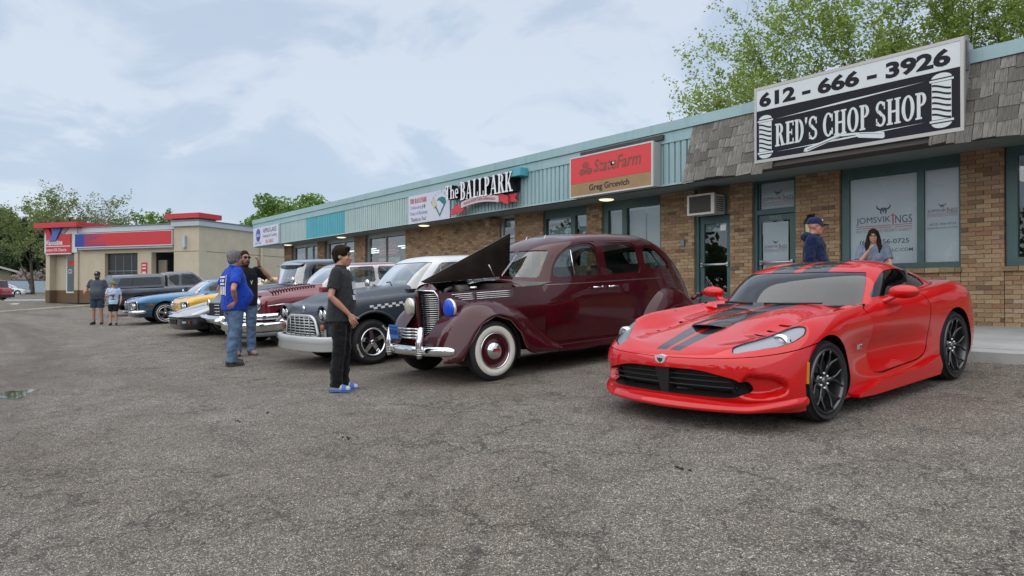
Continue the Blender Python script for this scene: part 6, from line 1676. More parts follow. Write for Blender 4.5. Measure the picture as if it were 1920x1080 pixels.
# ------------------------------------------------------------ maroon early-fifties saloon with the chrome bumper
def fifties():
 car = place_car('fifties_saloon', 'maroon early fifties saloon with massive chrome bumper and louvred hood', 'car', -14.5, 6.88, GRP)
 Mm = paint('wine_paint', (.17, .012, .022), .2, dirt=.12); fx, rx, R = 1.6, -1.6, .355
 plan = [(2.22, 0), (2.20, .38), (2.15, .70), (2.02, .87), (1.85, .925), (1.6, .945), (1.1, .945), (.7, .94), (.1, .935), (-.7, .93), (-1.6, .93), (-2.2, .90), (-2.62, .78), (-2.8, .45), (-2.86, 0)]
 ft = prof([(2.3, .90), (2.1, .955), (1.6, .99), (.9, 1.0), (.0, 1.0), (-1.2, 1.02), (-2.2, .98), (-2.9, .80)])
 hc = prof([(2.25, .80), (2.05, .98), (1.7, 1.10), (1.2, 1.16), (.7, 1.19), (.0, 1.18), (-1.6, 1.12), (-2.3, 1.05), (-2.8, .85)])
 pm = hull(plan, [(.10, .30), (.03, .40), (.0, .58), (.0, .76), (.015, lambda x: ft(x) - .07), (.08, ft)], [(.76, .13, lambda x: ft(x) - .015), (.60, .17, lambda x: hc(x) - .07), (.36, .24, lambda x: hc(x) - .01), (0, .30, lambda x: hc(x))], 5, 5)
 ax = [(fx, R, .40), (rx, R - .02, .36)]; pm = arches(pm, ax)
 pm = seams(car, pm, [lambda p: np.where((p.y > .6) & (p.z < .98), line_field(p.x, p.z, [(.78, .36), (.72, .98)]) - .004, 1), lambda p: np.where((p.y > .6) & (p.z < .98), line_field(p.x, p.z, [(-.5, .36), (-.5, .98)]) - .004, 1)])
 emit(pm, 'body', Mm, car); arch_rims(car, pm, ax, Mm); well(car, [(fx, R), (rx, R)], .45, .90, .40)
 lv = MB()
 for sg in (1, -1):
  for i in range(4):
   for k in range(16):
    x = 1.75 - k * .058; y = sg * (.14 + i * .13); z = float(hc(x)) - .005 - .03 * (abs(y) / .5) ** 2 + .004; lv.box(x, x - .03, y - .05, y + .05, z - .01, z + .008)
 tag(lv.build('hood_louvre', mat('louvre_dark', (.05, .012, .015), .4), car), kind='stuff')
 g = cabin(.86, -1.95, .80, 1.14, .26, -1.25, .62, 1.53, bow=.20, crown=.07)
 gs = [rnd_poly([(.42, 1.16), (.12, 1.49), (-.45, 1.50), (-.45, 1.16)], .03), rnd_poly([(-.53, 1.16), (-.53, 1.50), (-1.25, 1.48), (-1.45, 1.16)], .05)]
 # pale pillars under a maroon roof
 Mr = Mm
 lo, hi = g.cut(g.L - 1.98); Mgl = glass('old_side_glass'); Mws = glass('old_glass', (.5, .6, .57), 1., 0., 2.6); Mp = paint('pillar_white', (.55, .55, .55), .3)
 greenhouse(car, lo, gs, Mp, Mgl, ws=(2.2, .12, 1.9), nm='pillars', seal=M_chrome); emit(hi, 'roof', Mr, car)
 interior(car, .8, -2.0, .78, .42, .82, (.0, -1.3), wheel=(.46, .36, 1.10)); MB().box(.5, .78, -.75, .75, 1.0, 1.10).build('dashboard', Mm, car)
 for sg in (1, -1):
  MB().tube([(.17, sg * .78, 1.16), (.13, sg * .68, 1.48)], .012, 6).build('quarter_light_bar', M_chrome, car)
  c = (2.12, sg * .73, .83); lamp(car, c, .095); h = MB(); h.lathe([(.10, -.06), (.125, -.03), (.128, .01), (.10, .02)], 22, 0, 'x', c); h.v = [(x, y, z) for x, y, z in h.v]; h.prism([(c[1] - .05, .74), (c[1] + .05, .74), (c[1] + .035, .58), (c[1] - .035, .58)], 2.10, 2.14, 0, 'x'); h.build('headlight_bezel', M_chrome, car)
  MB().tube([(1.98, sg * .93, .80), (1.72, sg * .965, .815), (1.5, sg * .962, .82)], [.006, .016, .005], 8).build('side_spear', M_chrome, car)
 sc = MB(); sc.ball((1.9, .42, .985), (.10, .05, .014), 12, 6); sc.build('hood_scoop', M_dark, car)
 # bumper: upper bow, lower bar, bullets
 pu = smooth_path([(2.40, 0), (2.38, .30), (2.34, .52), (2.20, .80), (2.02, .955), (1.80, .985)], 32)
 prof_u = lambda y: .60 + .08 * (1 / (1 + math.exp((abs(y) - .52) * 16)))
 b = MB(); k = 7
 for (x, y) in pu:
  z = prof_u(y); r = .062
  for a in np.linspace(-PI / 2, PI / 2, k): b.v.append((x + r * .9 * math.cos(a) - .02, y + (np.sign(y) * r * .8 * math.cos(a) if abs(y) > .8 else 0), z + r * math.sin(a)))
 for i in range(len(pu) - 1):
  for j in range(k - 1): b.f.append([i * k + j, (i + 1) * k + j, (i + 1) * k + j + 1, i * k + j + 1]); b.m.append(0); b.sm.append(True)
 b.build('grille_bow', M_chrome, car)
 bumper_bar(car, smooth_path([(2.47, 0), (2.45, .35), (2.38, .66), (2.22, .88), (2.0, .985), (1.72, 1.0)], 30), [(-.08, .31), (.0, .315), (.03, .35), (.02, .40), (.045, .43), (.03, .475), (-.02, .50), (-.08, .50)], M_chrome, 'bumper')
 bumper_bar(car, smooth_path([(2.40, 0), (2.38, .35), (2.32, .66), (2.16, .86), (1.95, .96), (1.72, .97)], 24), [(-.06, .22), (.0, .22), (.01, .31), (-.06, .31)], mat('valance_grey', (.30, .31, .31), .4, .4), 'valance')
 for sg in (1, -1):
  bl = MB(); bl.ball((2.46, sg * .50, .50), (.12, .085, .075), 16, 10); bl.build('bumper_bullet', M_chrome, car)
 MB().box(2.2, 2.3, -.72, .72, .42, .66).build('grille_back', M_dark, car)
 for z in (.53, .58): MB().tube([(2.31, -.70, z), (2.36, 0, z), (2.31, .70, z)], .012, 6).build('grille_bar', M_chrome, car)
 bumper_bar(car, [(-2.8, .9), (-3.0, .6), (-3.0, -.6), (-2.8, -.9)], [(-.05, .34), (.03, .34), (.03, .52), (-.05, .52)], M_chrome, 'bumper')
 mirrors(car, .66, 1.02, 1.14)
 W_ = wheel_base(car, R, .19, .20, white=(.215, .28)); MB().lathe([(.001, .03), (.08, .02), (.15, .0), (.19, -.015), (.2, -.02)], 28).build('hub_cap', M_chrome, W_)
 axle_set(car, W_, fx, rx, .88, R)
 return car
fifties()

# ------------------------------------------------------------ slate blue pickup with visor
def oldtruck():
 car = place_car('vintage_pickup', 'slate blue fifties pickup truck with sun visor and upright windshield', 'truck', -16.9, 7.0, GRP)
 Ms = paint('slate_blue', (.055, .072, .092), .35, coat=.6); Mt = paint('pale_top', (.20, .25, .31), .35, coat=.6); fx, rx, R = 1.45, -1.45, .36
 plan = [(2.1, 0), (2.09, .38), (2.05, .68), (1.95, .84), (1.75, .90), (1.45, .915), (1.0, .90), (.62, .85), (.1, .84), (-.5, .83), (-.75, .82), (-.80, .80), (-.83, .6), (-.84, .3), (-.84, 0)]
 ft = prof([(2.2, .86), (1.9, .95), (1.4, 1.0), (.8, 1.04), (.2, 1.07), (-.9, 1.08)]); hc = prof([(2.1, 1.02), (1.8, 1.11), (1.3, 1.16), (.7, 1.19), (0, 1.20), (-.9, 1.2)])
 pm = hull(plan, [(.06, .36), (.01, .48), (.0, .65), (.0, .82), (.03, lambda x: ft(x) - .06), (.10, ft)], [(.70, .14, lambda x: ft(x) + .03), (.52, .18, lambda x: hc(x) - .02), (.3, .22, hc), (0, .26, hc)], 5, 4)
 ax = [(fx, R, .42)]; pm = arches(pm, ax); pm = seams(car, pm, [lambda p: np.where((p.y > .6) & (p.z < 1.03), line_field(p.x, p.z, [(.55, .45), (.52, 1.05)]) - .004, 1)])
 emit(pm, 'body', Ms, car); arch_rims(car, pm, ax, Ms); well(car, [(fx, R), (rx, R)], .45, .88, .42)
 g = cabin(.62, -.80, .84, 1.17, .36, -.66, .78, 1.68, bow=.24, rbow=.03, crown=.07)
 lo, hi = g.cut(g.L - 2.02); Mgl = glass('old_side_glass'); Mws = glass('old_glass', (.5, .6, .57), 1., 0., 2.6)
 greenhouse(car, lo, [rnd_poly([(.24, 1.19), (.06, 1.60), (-.50, 1.61), (-.54, 1.19)], .03)], Ms, Mgl, ws=(2.45, .1, 1.9), nm='cab'); emit(hi, 'roof', Mt, car)
 vs = MB(); ys = np.linspace(-.74, .74, 15)
 for y in ys: vs.v += [(.34 - .14 * (y / .74) ** 2, y, 1.69 - .03 * (y / .74) ** 2), (.56 - .20 * (y / .74) ** 2, y * .98, 1.625 - .02 * (y / .74) ** 2)]
 for i in range(14): vs.f.append([2 * i, 2 * i + 2, 2 * i + 3, 2 * i + 1]); vs.m.append(0); vs.sm.append(True)
 vo = vs.build('sun_visor', Mt, car)
 MB().tube([(.50, .0, 1.19), (.31, .0, 1.62)], .012, 6).build('windshield_bar', M_black, car)
 for sg in (1, -1): MB().tube([(.16, sg * .80, 1.2), (.06, sg * .72, 1.58)], .013, 6).build('quarter_light_bar', M_alu, car)
 st = MB(); st.lathe([(.001, 0), (.04, 0)], 12, 0, 'x', (.56, .42, 1.40)); 
 interior(car, .6, -.75, .74, .5, .86, (-.3,), wheel=(.22, .34, 1.16)); MB().box(.3, .55, -.72, .72, 1.02, 1.14).build('dashboard', Ms, car)
 for sg in (1, -1): lamp(car, (2.06, sg * .70, .80), .09)
 gb = MB(); gb.box(2.0, 2.1, -.55, .55, .52, .80); gb.build('grille_back', M_dark, car)
 for k in range(4): MB().tube([(2.06, -.55, .55 + k * .07), (2.11, 0, .55 + k * .07), (2.06, .55, .55 + k * .07)], .014, 6).build('grille_bar', M_chrome, car)
 bumper_bar(car, smooth_path([(2.28, 0), (2.26, .5), (2.15, .88), (2.0, .93)], 20), [(-.04, .38), (.02, .38), (.02, .54), (-.04, .54)], M_chrome)
 bd = MB(); bd.box(-2.55, -.88, -.76, .76, .55, .60)
 for sg in (1, -1): bd.box(-2.55, -.88, sg * .79 - .03, sg * .79 + .03, .55, 1.06)
 bd.box(-2.58, -2.53, -.76, .76, .55, 1.06); bd.box(-.93, -.88, -.76, .76, .6, 1.06); bd.build('load_bed', Ms, car)
 for sg in (1, -1): MB().lathe([(.43, sg * .80), (.44, sg * .96), (.42, sg * .97)], 16, 0, 'y', (rx, 0, R), a0=-.2, a1=PI + .2).build('rear_fender', Ms, car)
 mirrors(car, .68, .98, 1.24, r=.085)
 wp = MB(); wp.tube([(.62, .12, 1.18), (.52, .42, 1.22)], .010, 6); wp.tube([(.62, -.12, 1.18), (.52, -.42, 1.22)], .010, 6); wp.build('wiper', M_black, car)
 W_ = wheel_base(car, R, .2, .2); MB().lathe([(.001, .02), (.09, .01), (.12, -.02), (.2, -.02)], 24).build('hub_cap', M_chrome, W_); axle_set(car, W_, fx, rx, .86, R)
 return car
oldtruck()

# ------------------------------------------------------------ silver wedge sports car
def wedge():
 car = place_car('wedge_sports_car', 'low silver wedge-nosed sports car with black lower body', 'car', -18.75, 6.55, GRP)
 Ms = paint('silver_paint', (.42, .44, .47), .25, metal=.35, coat=1.); Mk = paint('black_lower', (.012, .012, .014), .3, coat=.8); fx, rx, R = 1.22, -1.22, .325
 plan = [(2.14, 0), (2.13, .34), (2.08, .66), (1.93, .85), (1.65, .88), (1.22, .895), (.8, .89), (.4, .885), (-.1, .885), (-.6, .89), (-1.22, .90), (-1.7, .88), (-2.1, .82), (-2.22, .5), (-2.25, 0)]
 top_ = prof([(2.15, .50), (1.9, .58), (1.5, .69), (1.22, .76), (.8, .81), (.4, .83), (-.6, .86), (-1.3, .90), (-2.0, .88), (-2.3, .85)])
 hc = prof([(2.1, .53), (1.8, .63), (1.4, .72), (1.0, .79), (.5, .86), (-1.2, .92), (-2.2, .86)])
 pm = hull(plan, [(.06, .17), (.0, .26), (.0, .40), (.0, lambda x: min(.47, top_(x) - .05)), (.03, lambda x: top_(x) - .03), (.09, top_)], [(.70, .14, lambda x: top_(x) - .01), (.36, .2, lambda x: hc(x) - .005), (0, .24, hc)], 5, 5)
 ax = [(fx, R, .365), (rx, R, .365)]; pm = arches(pm, ax)
 pm = seams(car, pm, [lambda p: np.where((p.x > .6) & (p.L > 4.5), line_field(p.x, p.y, [(2.0, .10), (1.86, .60), (1.62, .66), (1.58, .32), (1.86, .26)]) - .004, 1), lambda p: np.abs(p.z - .462) - .012])
 lo, hi = pm.cut(pm.z - .462); emit(lo, 'lower_body', Mk, car); emit(hi, 'body', Ms, car); arch_rims(car, pm, ax, Mk); well(car, [(fx, R), (rx, R)], .45, .86, .36)
 g = cabin(.55, -1.55, .74, .83, -.12, -.95, .56, 1.13, bow=.22, crown=.04); Mgl = glass('coupe_side_glass', (.07, .075, .075), .8)
 greenhouse(car, g, [rnd_poly([(.12, .86), (-.25, 1.10), (-.85, 1.11), (-1.05, .87)], .03)], Ms, glass('old_glass'), Mgl, ws=(2.2, .1, 1.9), rw=(6.5, .1, 2.0))
 interior(car, .4, -1.5, .7, .2, .45, (-.5,), M_black)
 for sg in (1, -1):
  MB().box(2.02, 2.095, sg * .62 - .12, sg * .62 + .12, .335, .385).build('fog_lamp', mat('lamp_silver', (.55, .58, .62), .3, .3), car)
  MB().box(1.98, 2.0, sg * .845 - .03, sg * .845 + .03, .33, .39).build('corner_lamp', mat('amber_dull', (.35, .08, .02), .25), car)
  MB().ball((.15, sg * .96, .90), (.06, .09, .055), 12, 8).build('mirror', Ms, car)
 MB().box(2.10, 2.15, -.30, .30, .30, .42).build('plate_recess', M_dark, car)
 W_ = mag_wheel(car, R, .25, .215, n=8, dish=.05, spoke=M_alu); axle_set(car, W_, fx, rx, .865, R)
 return car
wedge()

# ------------------------------------------------------------ muscle cars
def muscle(name, label, X, ym, col, low=None, stripe=None, white_top=False, loop=True, scoop=False):
 car = place_car(name, label, 'car', X, ym, GRP)
 Mb = paint(name + '_paint', col, .22, dirt=.04); fx, rx, R = 1.42, -1.42, .335
 plan = [(2.30, 0), (2.28, .38), (2.25, .72), (2.17, .885), (1.95, .925), (1.42, .94), (.95, .935), (.5, .93), (.0, .93), (-.7, .935), (-1.42, .94), (-2.0, .90), (-2.42, .82), (-2.5, .5), (-2.52, 0)]
 ft = prof([(2.3, .79), (2.0, .845), (1.42, .885), (.7, .905), (0, .91), (-.7, .93), (-1.42, .975), (-2.0, .94), (-2.55, .86)]); hc = prof([(2.3, .80), (1.9, .885), (1.42, .935), (.8, .97), (.0, .98), (-1.6, .98), (-2.5, .88)])
 pm = hull(plan, [(.08, .24), (.02, .34), (.0, .50), (.0, .66), (.01, lambda x: ft(x) - .05), (.05, ft)], [(.78, .14, lambda x: ft(x) + .005), (.5, .2, lambda x: hc(x) - .01), (.3, .22, lambda x: hc(x)), (0, .26, hc)], 5, 5)
 ax = [(fx, R, .395), (rx, R, .39)]; pm = arches(pm, ax)
 pm = seams(car, pm, [lambda p: np.where((p.y > .6) & (p.z < .9), line_field(p.x, p.z, [(.55, .34), (.52, .90)]) - .004, 1), lambda p: np.where((p.y > .6) & (p.z < .92), line_field(p.x, p.z, [(-.75, .34), (-.78, .92)]) - .004, 1)])
 if low is not None:
  lo, pm = pm.cut(pm.z - (.70 + .03 * np.clip((1.6 - pm.x) / 2, 0, 1))); emit(lo, 'lower_body', paint(name + '_low', low, .22, dirt=.05), car)
  full = [lo, pm]
 else: full = [pm]
 emit(pm, 'body', Mb, car)
 for q in full: arch_rims(car, q, ax, M_chrome if low is not None else Mb, .02 if low is not None else .06)
 well(car, [(fx, R), (rx, R)], .45, .90, .39)
 g = cabin(.62, -1.75, .79, .945, -.02, -.95, .60, 1.30, bow=.18, crown=.05); Mgl = glass('old_side_glass'); Mws = glass('old_glass', (.5, .6, .57), 1., 0., 2.6)
 greenhouse(car, g, [rnd_poly([(.22, .965), (-.13, 1.265), (-.95, 1.27), (-1.2, .97)], .03)], Mb, Mgl, ws=(2.2, .1, 1.9), seal=M_chrome)
 interior(car, .5, -1.7, .76, .3, .62, (-.35, -1.1), mat('dark_vinyl', (.02, .02, .022), .5), wheel=(.22, .36, .88))
 # face
 MB().box(2.20, 2.27, -.86, .86, .46, .74).build('grille_back', M_dark, car)
 for sg in (1, -1):
  for dy in (0, .17): lamp(car, (2.285 - dy * .1, sg * (.60 + dy), .61), .072)
  pts = [(2.30 - .08 * (abs(y) > .8), sg * y, z) for y, z in rnd_poly([(.46, .49), (.87, .49), (.87, .745), (.46, .745)], .05)]
  fr = MB(); fr.tube(pts + [pts[0]], .018, 6, caps=False); fr.build('headlight_bezel', M_chrome, car)
 for k in range(4): MB().tube([(2.285, -.46, .51 + k * .068), (2.295, .46, .51 + k * .068)], .008, 6).build('grille_bar', M_alu, car)
 bumper_bar(car, smooth_path([(2.42, 0), (2.40, .45), (2.34, .78), (2.18, .945), (2.0, .96)], 26), [(-.05, .36), (.01, .36), (.03, .40), (.025, .44), (-.0, .47), (-.05, .47)], M_chrome)
 bumper_bar(car, [(-2.4, .9), (-2.6, .7), (-2.62, -.7), (-2.4, -.9)], [(-.05, .4), (.02, .4), (.02, .54), (-.05, .54)], M_chrome)
 for sg in (1, -1):
  MB().box(1.75, 2.0, sg * .935 - .004, sg * .935 + .004, .615, .63).build('side_marker', M_chrome, car)
 mirrors(car, .42, 1.0, .98, r=.055)
 if scoop: MB().ball((1.55, .3, .935), (.07, .05, .015), 10, 6).build('hood_vent', M_dark, car)
 W_ = mag_wheel(car, R, .22, .205, n=5, dish=.035, spoke=mat('mag_grey', (.16, .16, .165), .3, .9)); MB().lathe([(.245, .001), (.25, .006), (.262, .006), (.267, .001)], 40).build('white_stripe', M_whitewall, W_)
 axle_set(car, W_, fx, rx, .905, R)
 return car
muscle('yellow_muscle_car', 'bright yellow muscle car with chrome rimmed headlights, half hidden behind the silver nose', -22.1, 7.6, (.78, .42, .012), scoop=True)
muscle('blue_muscle_car', 'blue metallic muscle car with chrome deep-dish wheel beside the man and boy', -25.55, 6.98, (.05, .21, .42), low=(.018, .06, .11))

# ------------------------------------------------------------ dark pickup with canopy, nosed in
def canopy_truck():
 car = place_car('canopy_pickup', 'dark grey pickup with canopy shell over its bed parked nose-in', 'truck', -33.2, 7.85, None, 1)
 Mb = paint('graphite_paint', (.085, .10, .125), .25, metal=.2, dirt=.06); Md = paint('graphite_low', (.02, .024, .032), .3); fx, rx, R = 1.75, -1.55, .37
 plan = [(2.62, 0), (2.6, .4), (2.52, .75), (2.3, .90), (1.75, .94), (1.2, .93), (.6, .925), (0, .925), (-.7, .925), (-1.55, .94), (-2.1, .925), (-2.40, .90), (-2.45, .85), (-2.46, .4), (-2.46, 0)]
 ft = prof([(2.6, .95), (2.2, 1.05), (1.5, 1.10), (.8, 1.12), (-1, 1.12), (-2.5, 1.14)])
 pm = hull(plan, [(.06, .42), (.0, .52), (.0, .75), (.0, .92), (.02, lambda x: ft(x) - .05), (.07, ft)], [(.7, .12, lambda x: ft(x) + .03), (.3, .18, lambda x: ft(x) + .05), (0, .2, lambda x: ft(x) + .05)], 5, 4)
 ax = [(fx, R, .46), (rx, R, .46)]; pm = arches(pm, ax)
 pm = seams(car, pm, [lambda p: np.where((p.y > .6), np.abs(p.x + .55) - .012, 1), lambda p: np.where((p.y > .6), np.abs(p.x - .05) - .005, 1), lambda p: np.where((p.y > .6), np.abs(p.x - 1.15) - .005, 1)])
 lo, hi = pm.cut(pm.z - .93); emit(lo, 'lower_body', Md, car); emit(hi, 'body', Mb, car); arch_rims(car, pm, ax, M_black); well(car, [(fx, R), (rx, R)], .5, .92, .46)
 g = cabin(1.42, -.50, .88, 1.14, .72, -.42, .68, 1.70, bow=.2, rbow=.03, crown=.06); Mgl = glass('tint_glass', (.12, .13, .14), .8)
 greenhouse(car, g, [rnd_poly([(1.0, 1.16), (.60, 1.62), (.16, 1.65), (.12, 1.16)], .05), rnd_poly([(.02, 1.17), (.04, 1.62), (-.34, 1.61), (-.37, 1.18)], .05)], Mb, glass('old_glass'), Mgl)
 t_ = [[(-.58, .90, 1.13), (-.58, .90, 1.13)], ]
 sh = MB(); prf = [(.91, 1.135), (.90, 1.2), (.84, 1.55), (.80, 1.63), (.70, 1.68), (0, 1.71)]
 fullp = prf + [(-a, b) for a, b in prf[-2::-1]]
 sh.prism(fullp, -2.46, -.58, 0, 'x'); sh.build('canopy', Mb, car)
 for sg in (1, -1):
  w = MB(); pts = rnd_poly([(-2.35, 1.22), (-.66, 1.22), (-.70, 1.55), (-2.15, 1.55)], .06); P2 = lambda z: .905 - (z - 1.2) * .175
  w.add([(x, sg * P2(z), z) for x, z in pts], [tuple(range(len(pts)))]); w.build('canopy_window', mat('black_glass', (.01, .011, .014), .04, coat=1.), car)
  MB().tube([(-1.78, sg * (P2(1.22) + .004), 1.22), (-1.72, sg * (P2(1.55) + .004), 1.55)], .008, 5).build('window_bar', M_black, car)
  MB().box(-2.49, -2.44, sg * .82 - .05, sg * .82 + .05, .8, 1.1).build('tail_light', mat('red_lens', (.4, .01, .01), .2), car)
  MB().ball((.95, sg * 1.02, 1.2), (.06, .10, .08), 10, 6).build('mirror', M_black, car)
  MB().box(.2, .32, sg * .94 - .012, sg * .94 + .012, 1.02, 1.05).build('door_handle', M_black, car)
  MB().box(.7, .8, sg * .94, sg * .95, 1., 1.) if False else None
 MB().box(-2.60, -2.46, -.9, .9, .48, .62).build('rear_bumper', M_chrome_old, car); MB().box(2.6, 2.72, -.9, .9, .5, .68).build('front_bumper', M_chrome_old, car)
 for sg in (1, -1): MB().box(2.5, 2.6, sg * .68 - .14, sg * .68 + .14, .85, 1.0).build('headlight', mat('sealed_beam', (.55, .57, .58), .12, .25), car)
 interior(car, 1.2, -.5, .8, .6, .95, (.1,), M_black)
 W_ = mag_wheel(car, R, .25, .215, n=6, dish=.04, spoke=M_alu); axle_set(car, W_, fx, rx, .91, R)
 return car
canopy_truck()

# ------------------------------------------------------------ ordinary far cars
def far_car(name, label, X, Y, Z, yaw, col, suv=False, cat='car'):
 car = thing(name, label, cat, (X, Y, Z), (0, 0, yaw))
 Mb = paint(name + '_paint', col, .25); fx, rx, R = 1.35, -1.35, .33
 zt = .98 if suv else .88
 plan = [(2.2, 0), (2.16, .4), (2.08, .7), (1.9, .86), (1.35, .90), (.6, .90), (0, .90), (-.7, .90), (-1.35, .90), (-1.95, .87), (-2.2, .7), (-2.26, 0)]
 ft = prof([(2.2, zt - .24), (1.6, zt - .08), (.8, zt), (-.8, zt + .02), (-2.3, zt)])
 pm = hull(plan, [(.05, .22), (0, .32), (0, .55), (.01, lambda x: ft(x) - .08), (.05, ft)], [(.6, .15, lambda x: ft(x) + .03), (0, .2, lambda x: ft(x) + .04)], 4, 4)
 ax = [(fx, R, .38), (rx, R, .38)]; pm = arches(pm, ax); emit(pm, 'body', Mb, car); well(car, [(fx, R), (rx, R)], .5, .88, .38)
 g = cabin(.95, -2.1 if suv else -1.75, .80, zt, .15, -1.9 if suv else -.95, .62, 1.62 if suv else 1.40, bow=.15, crown=.04); Mgl = glass('tint_glass', (.12, .13, .14), .8)
 zr = 1.57 if suv else 1.36
 greenhouse(car, g, [rnd_poly([(.5, zt + .03), (.08, zr), (-1.75 if suv else -.95, zr), (-1.85 if suv else -1.3, zt + .03)], .04)], Mb, Mgl)
 for sg in (1, -1):
  MB().box(1.98, 2.12, sg * .66 - .12, sg * .66 + .12, .56, .68).build('headlight', mat('sealed_beam', (.55, .57, .58), .12, .25), car); MB().box(-2.27, -2.12, sg * .68 - .12, sg * .68 + .12, .7, .9).build('tail_light', mat('red_lens', (.4, .01, .01), .2), car)
 MB().box(2.12, 2.22, -.75, .75, .3, .42).build('front_bumper', M_black, car)
 tag(MB().box(-2.3, -2.15, -.86, .86, .26, .50).build('rear_bumper', M_black if suv else Mb, car))
 W_ = mag_wheel(car, R, .2, .215, n=6, dish=.03, spoke=M_alu); axle_set(car, W_, fx, rx, .87, R)
 return car
# ============================================================ PEOPLE
def bake_remesh(mb, voxel, smooth=4, fac=.5, wr=0.):
 me = mb.mesh('tmp', M_dark, fixn=False); o = bpy.data.objects.new('tmp', me); COL.objects.link(o)
 r = o.modifiers.new('r', 'REMESH'); r.mode = 'VOXEL'; r.voxel_size = voxel; r.use_smooth_shade = True
 s = o.modifiers.new('s', 'SMOOTH'); s.factor = fac; s.iterations = smooth
 if wr:
  for i_, (sz, st) in enumerate(((.11, wr), (.045, wr * .45))):
   tx = bpy.data.textures.get('folds%d' % i_) or bpy.data.textures.new('folds%d' % i_, 'CLOUDS'); tx.noise_scale = sz; tx.noise_depth = 1
   d = o.modifiers.new('d', 'DISPLACE'); d.texture = tx; d.strength = st; d.mid_level = .5
 dg = bpy.context.evaluated_depsgraph_get(); dg.update()
 out = bpy.data.meshes.new_from_object(o.evaluated_get(dg)); bpy.data.objects.remove(o); bpy.data.meshes.remove(me)
 out.materials.clear(); return out
def cap(mb, pts, rs, sc=(1, 1), n=12):
 mb.tube(pts, rs, n, sc=sc)
 for p, r in zip(pts, rs): mb.ball(p, r * min(sc), n, 8)
def loft(mb, secs, n=20):
 """closed stack of ellipses (cx, cy, z, rx, ry)"""
 b = len(mb.v)
 for cx, cy, z, rx, ry in secs:
  for k in range(n):
   a = 2 * PI * k / n; mb.v.append((cx + rx * math.copysign(abs(math.cos(a)) ** .85, math.cos(a)), cy + ry * math.copysign(abs(math.sin(a)) ** .85, math.sin(a)), z))
 m = len(secs)
 for i in range(m - 1):
  for k in range(n): mb.f.append([b + i * n + k, b + i * n + (k + 1) % n, b + (i + 1) * n + (k + 1) % n, b + (i + 1) * n + k])
 mb.f.append([b + k for k in range(n - 1, -1, -1)]); mb.f.append([b + (m - 1) * n + k for k in range(n)])
 mb.m += [0] * ((m - 1) * n + 2); mb.sm += [True] * ((m - 1) * n + 2)
def cloth(name, col, rough=.9, bump=.5, sc=9.):
 if name in MATS: return MATS[name]
 m, t = new_mat(name); b = t.bsdf; co = t.co()
 mp = t.new('ShaderNodeMapping'); t.link(co, mp.inputs[0]); mp.inputs['Scale'].default_value = (1, 1, .55); mp.inputs['Rotation'].default_value = (.3, .5, .2)
 n = t.noise(sc, 3, .5, mp.outputs[0], 1.2); n2 = t.noise(3, 5, .6, co)
 c = t.ramp(n2, [(.3, [x * .8 for x in col]), (.7, [min(1, x * 1.15) for x in col])]); t.link(c, b.inputs['Base Color']); b.inputs['Roughness'].default_value = rough; b.inputs['Specular IOR Level'].default_value = .2
 b.inputs['Sheen Weight'].default_value = .1
 t.bump(n, bump, .06); return m
def skin(name, col):
 m = mat(name, col, .5, var=.08, vscale=9); m.node_tree.nodes['Principled BSDF'].inputs['Subsurface Weight'].default_value = .08; return m
V3 = lambda *a: np.array(a, float)
def fingers(mb, w, d, nrm, side, curl=.5, s=1., spread=.12):
 """palm and five bent fingers; d: wrist to knuckles, nrm: palm side, side: toward the thumb"""
 d = d / np.linalg.norm(d); nrm = nrm - d * (nrm @ d); nrm /= np.linalg.norm(nrm); side = np.cross(d, nrm) * (1 if np.cross(d, nrm) @ side > 0 else -1)
 for i, L in enumerate((.072, .082, .077, .06)):
  o = (.030 - .020 * i) * s; p = w + d * .085 * s + side * o - nrm * .004; dd = d + side * spread * (1.5 - i) * .35; dd /= np.linalg.norm(dd); pts = [w + d * .05 * s + side * o * .9, p]; a = 0
  for k in (.45, .32, .23):
   a += curl * (.55 + .25 * (k < .4)); v = dd * math.cos(a) + nrm * math.sin(a); p = p + v * L * k * s * 1.0; pts.append(p)
  mb.tube(pts, [.0095 * s, .0092 * s, .0085 * s, .008 * s, .0062 * s], 8)
  mb.ball(pts[-1], .0062 * s, 8, 5)
 p = w + d * .03 * s + side * .028 * s; pts = [w + d * .015 * s + side * .012, p]
 for k, a in ((.035, .35), (.03, .1), (.022, -.1)):
  v = d * math.cos(.75 - a) + side * math.sin(.75 - a) + nrm * curl * .6; v /= np.linalg.norm(v); p = p + v * k * s; pts.append(p)
 mb.tube(pts, [.014 * s, .0125 * s, .011 * s, .0095 * s, .007 * s], 8); mb.ball(pts[-1], .007 * s, 8, 5)
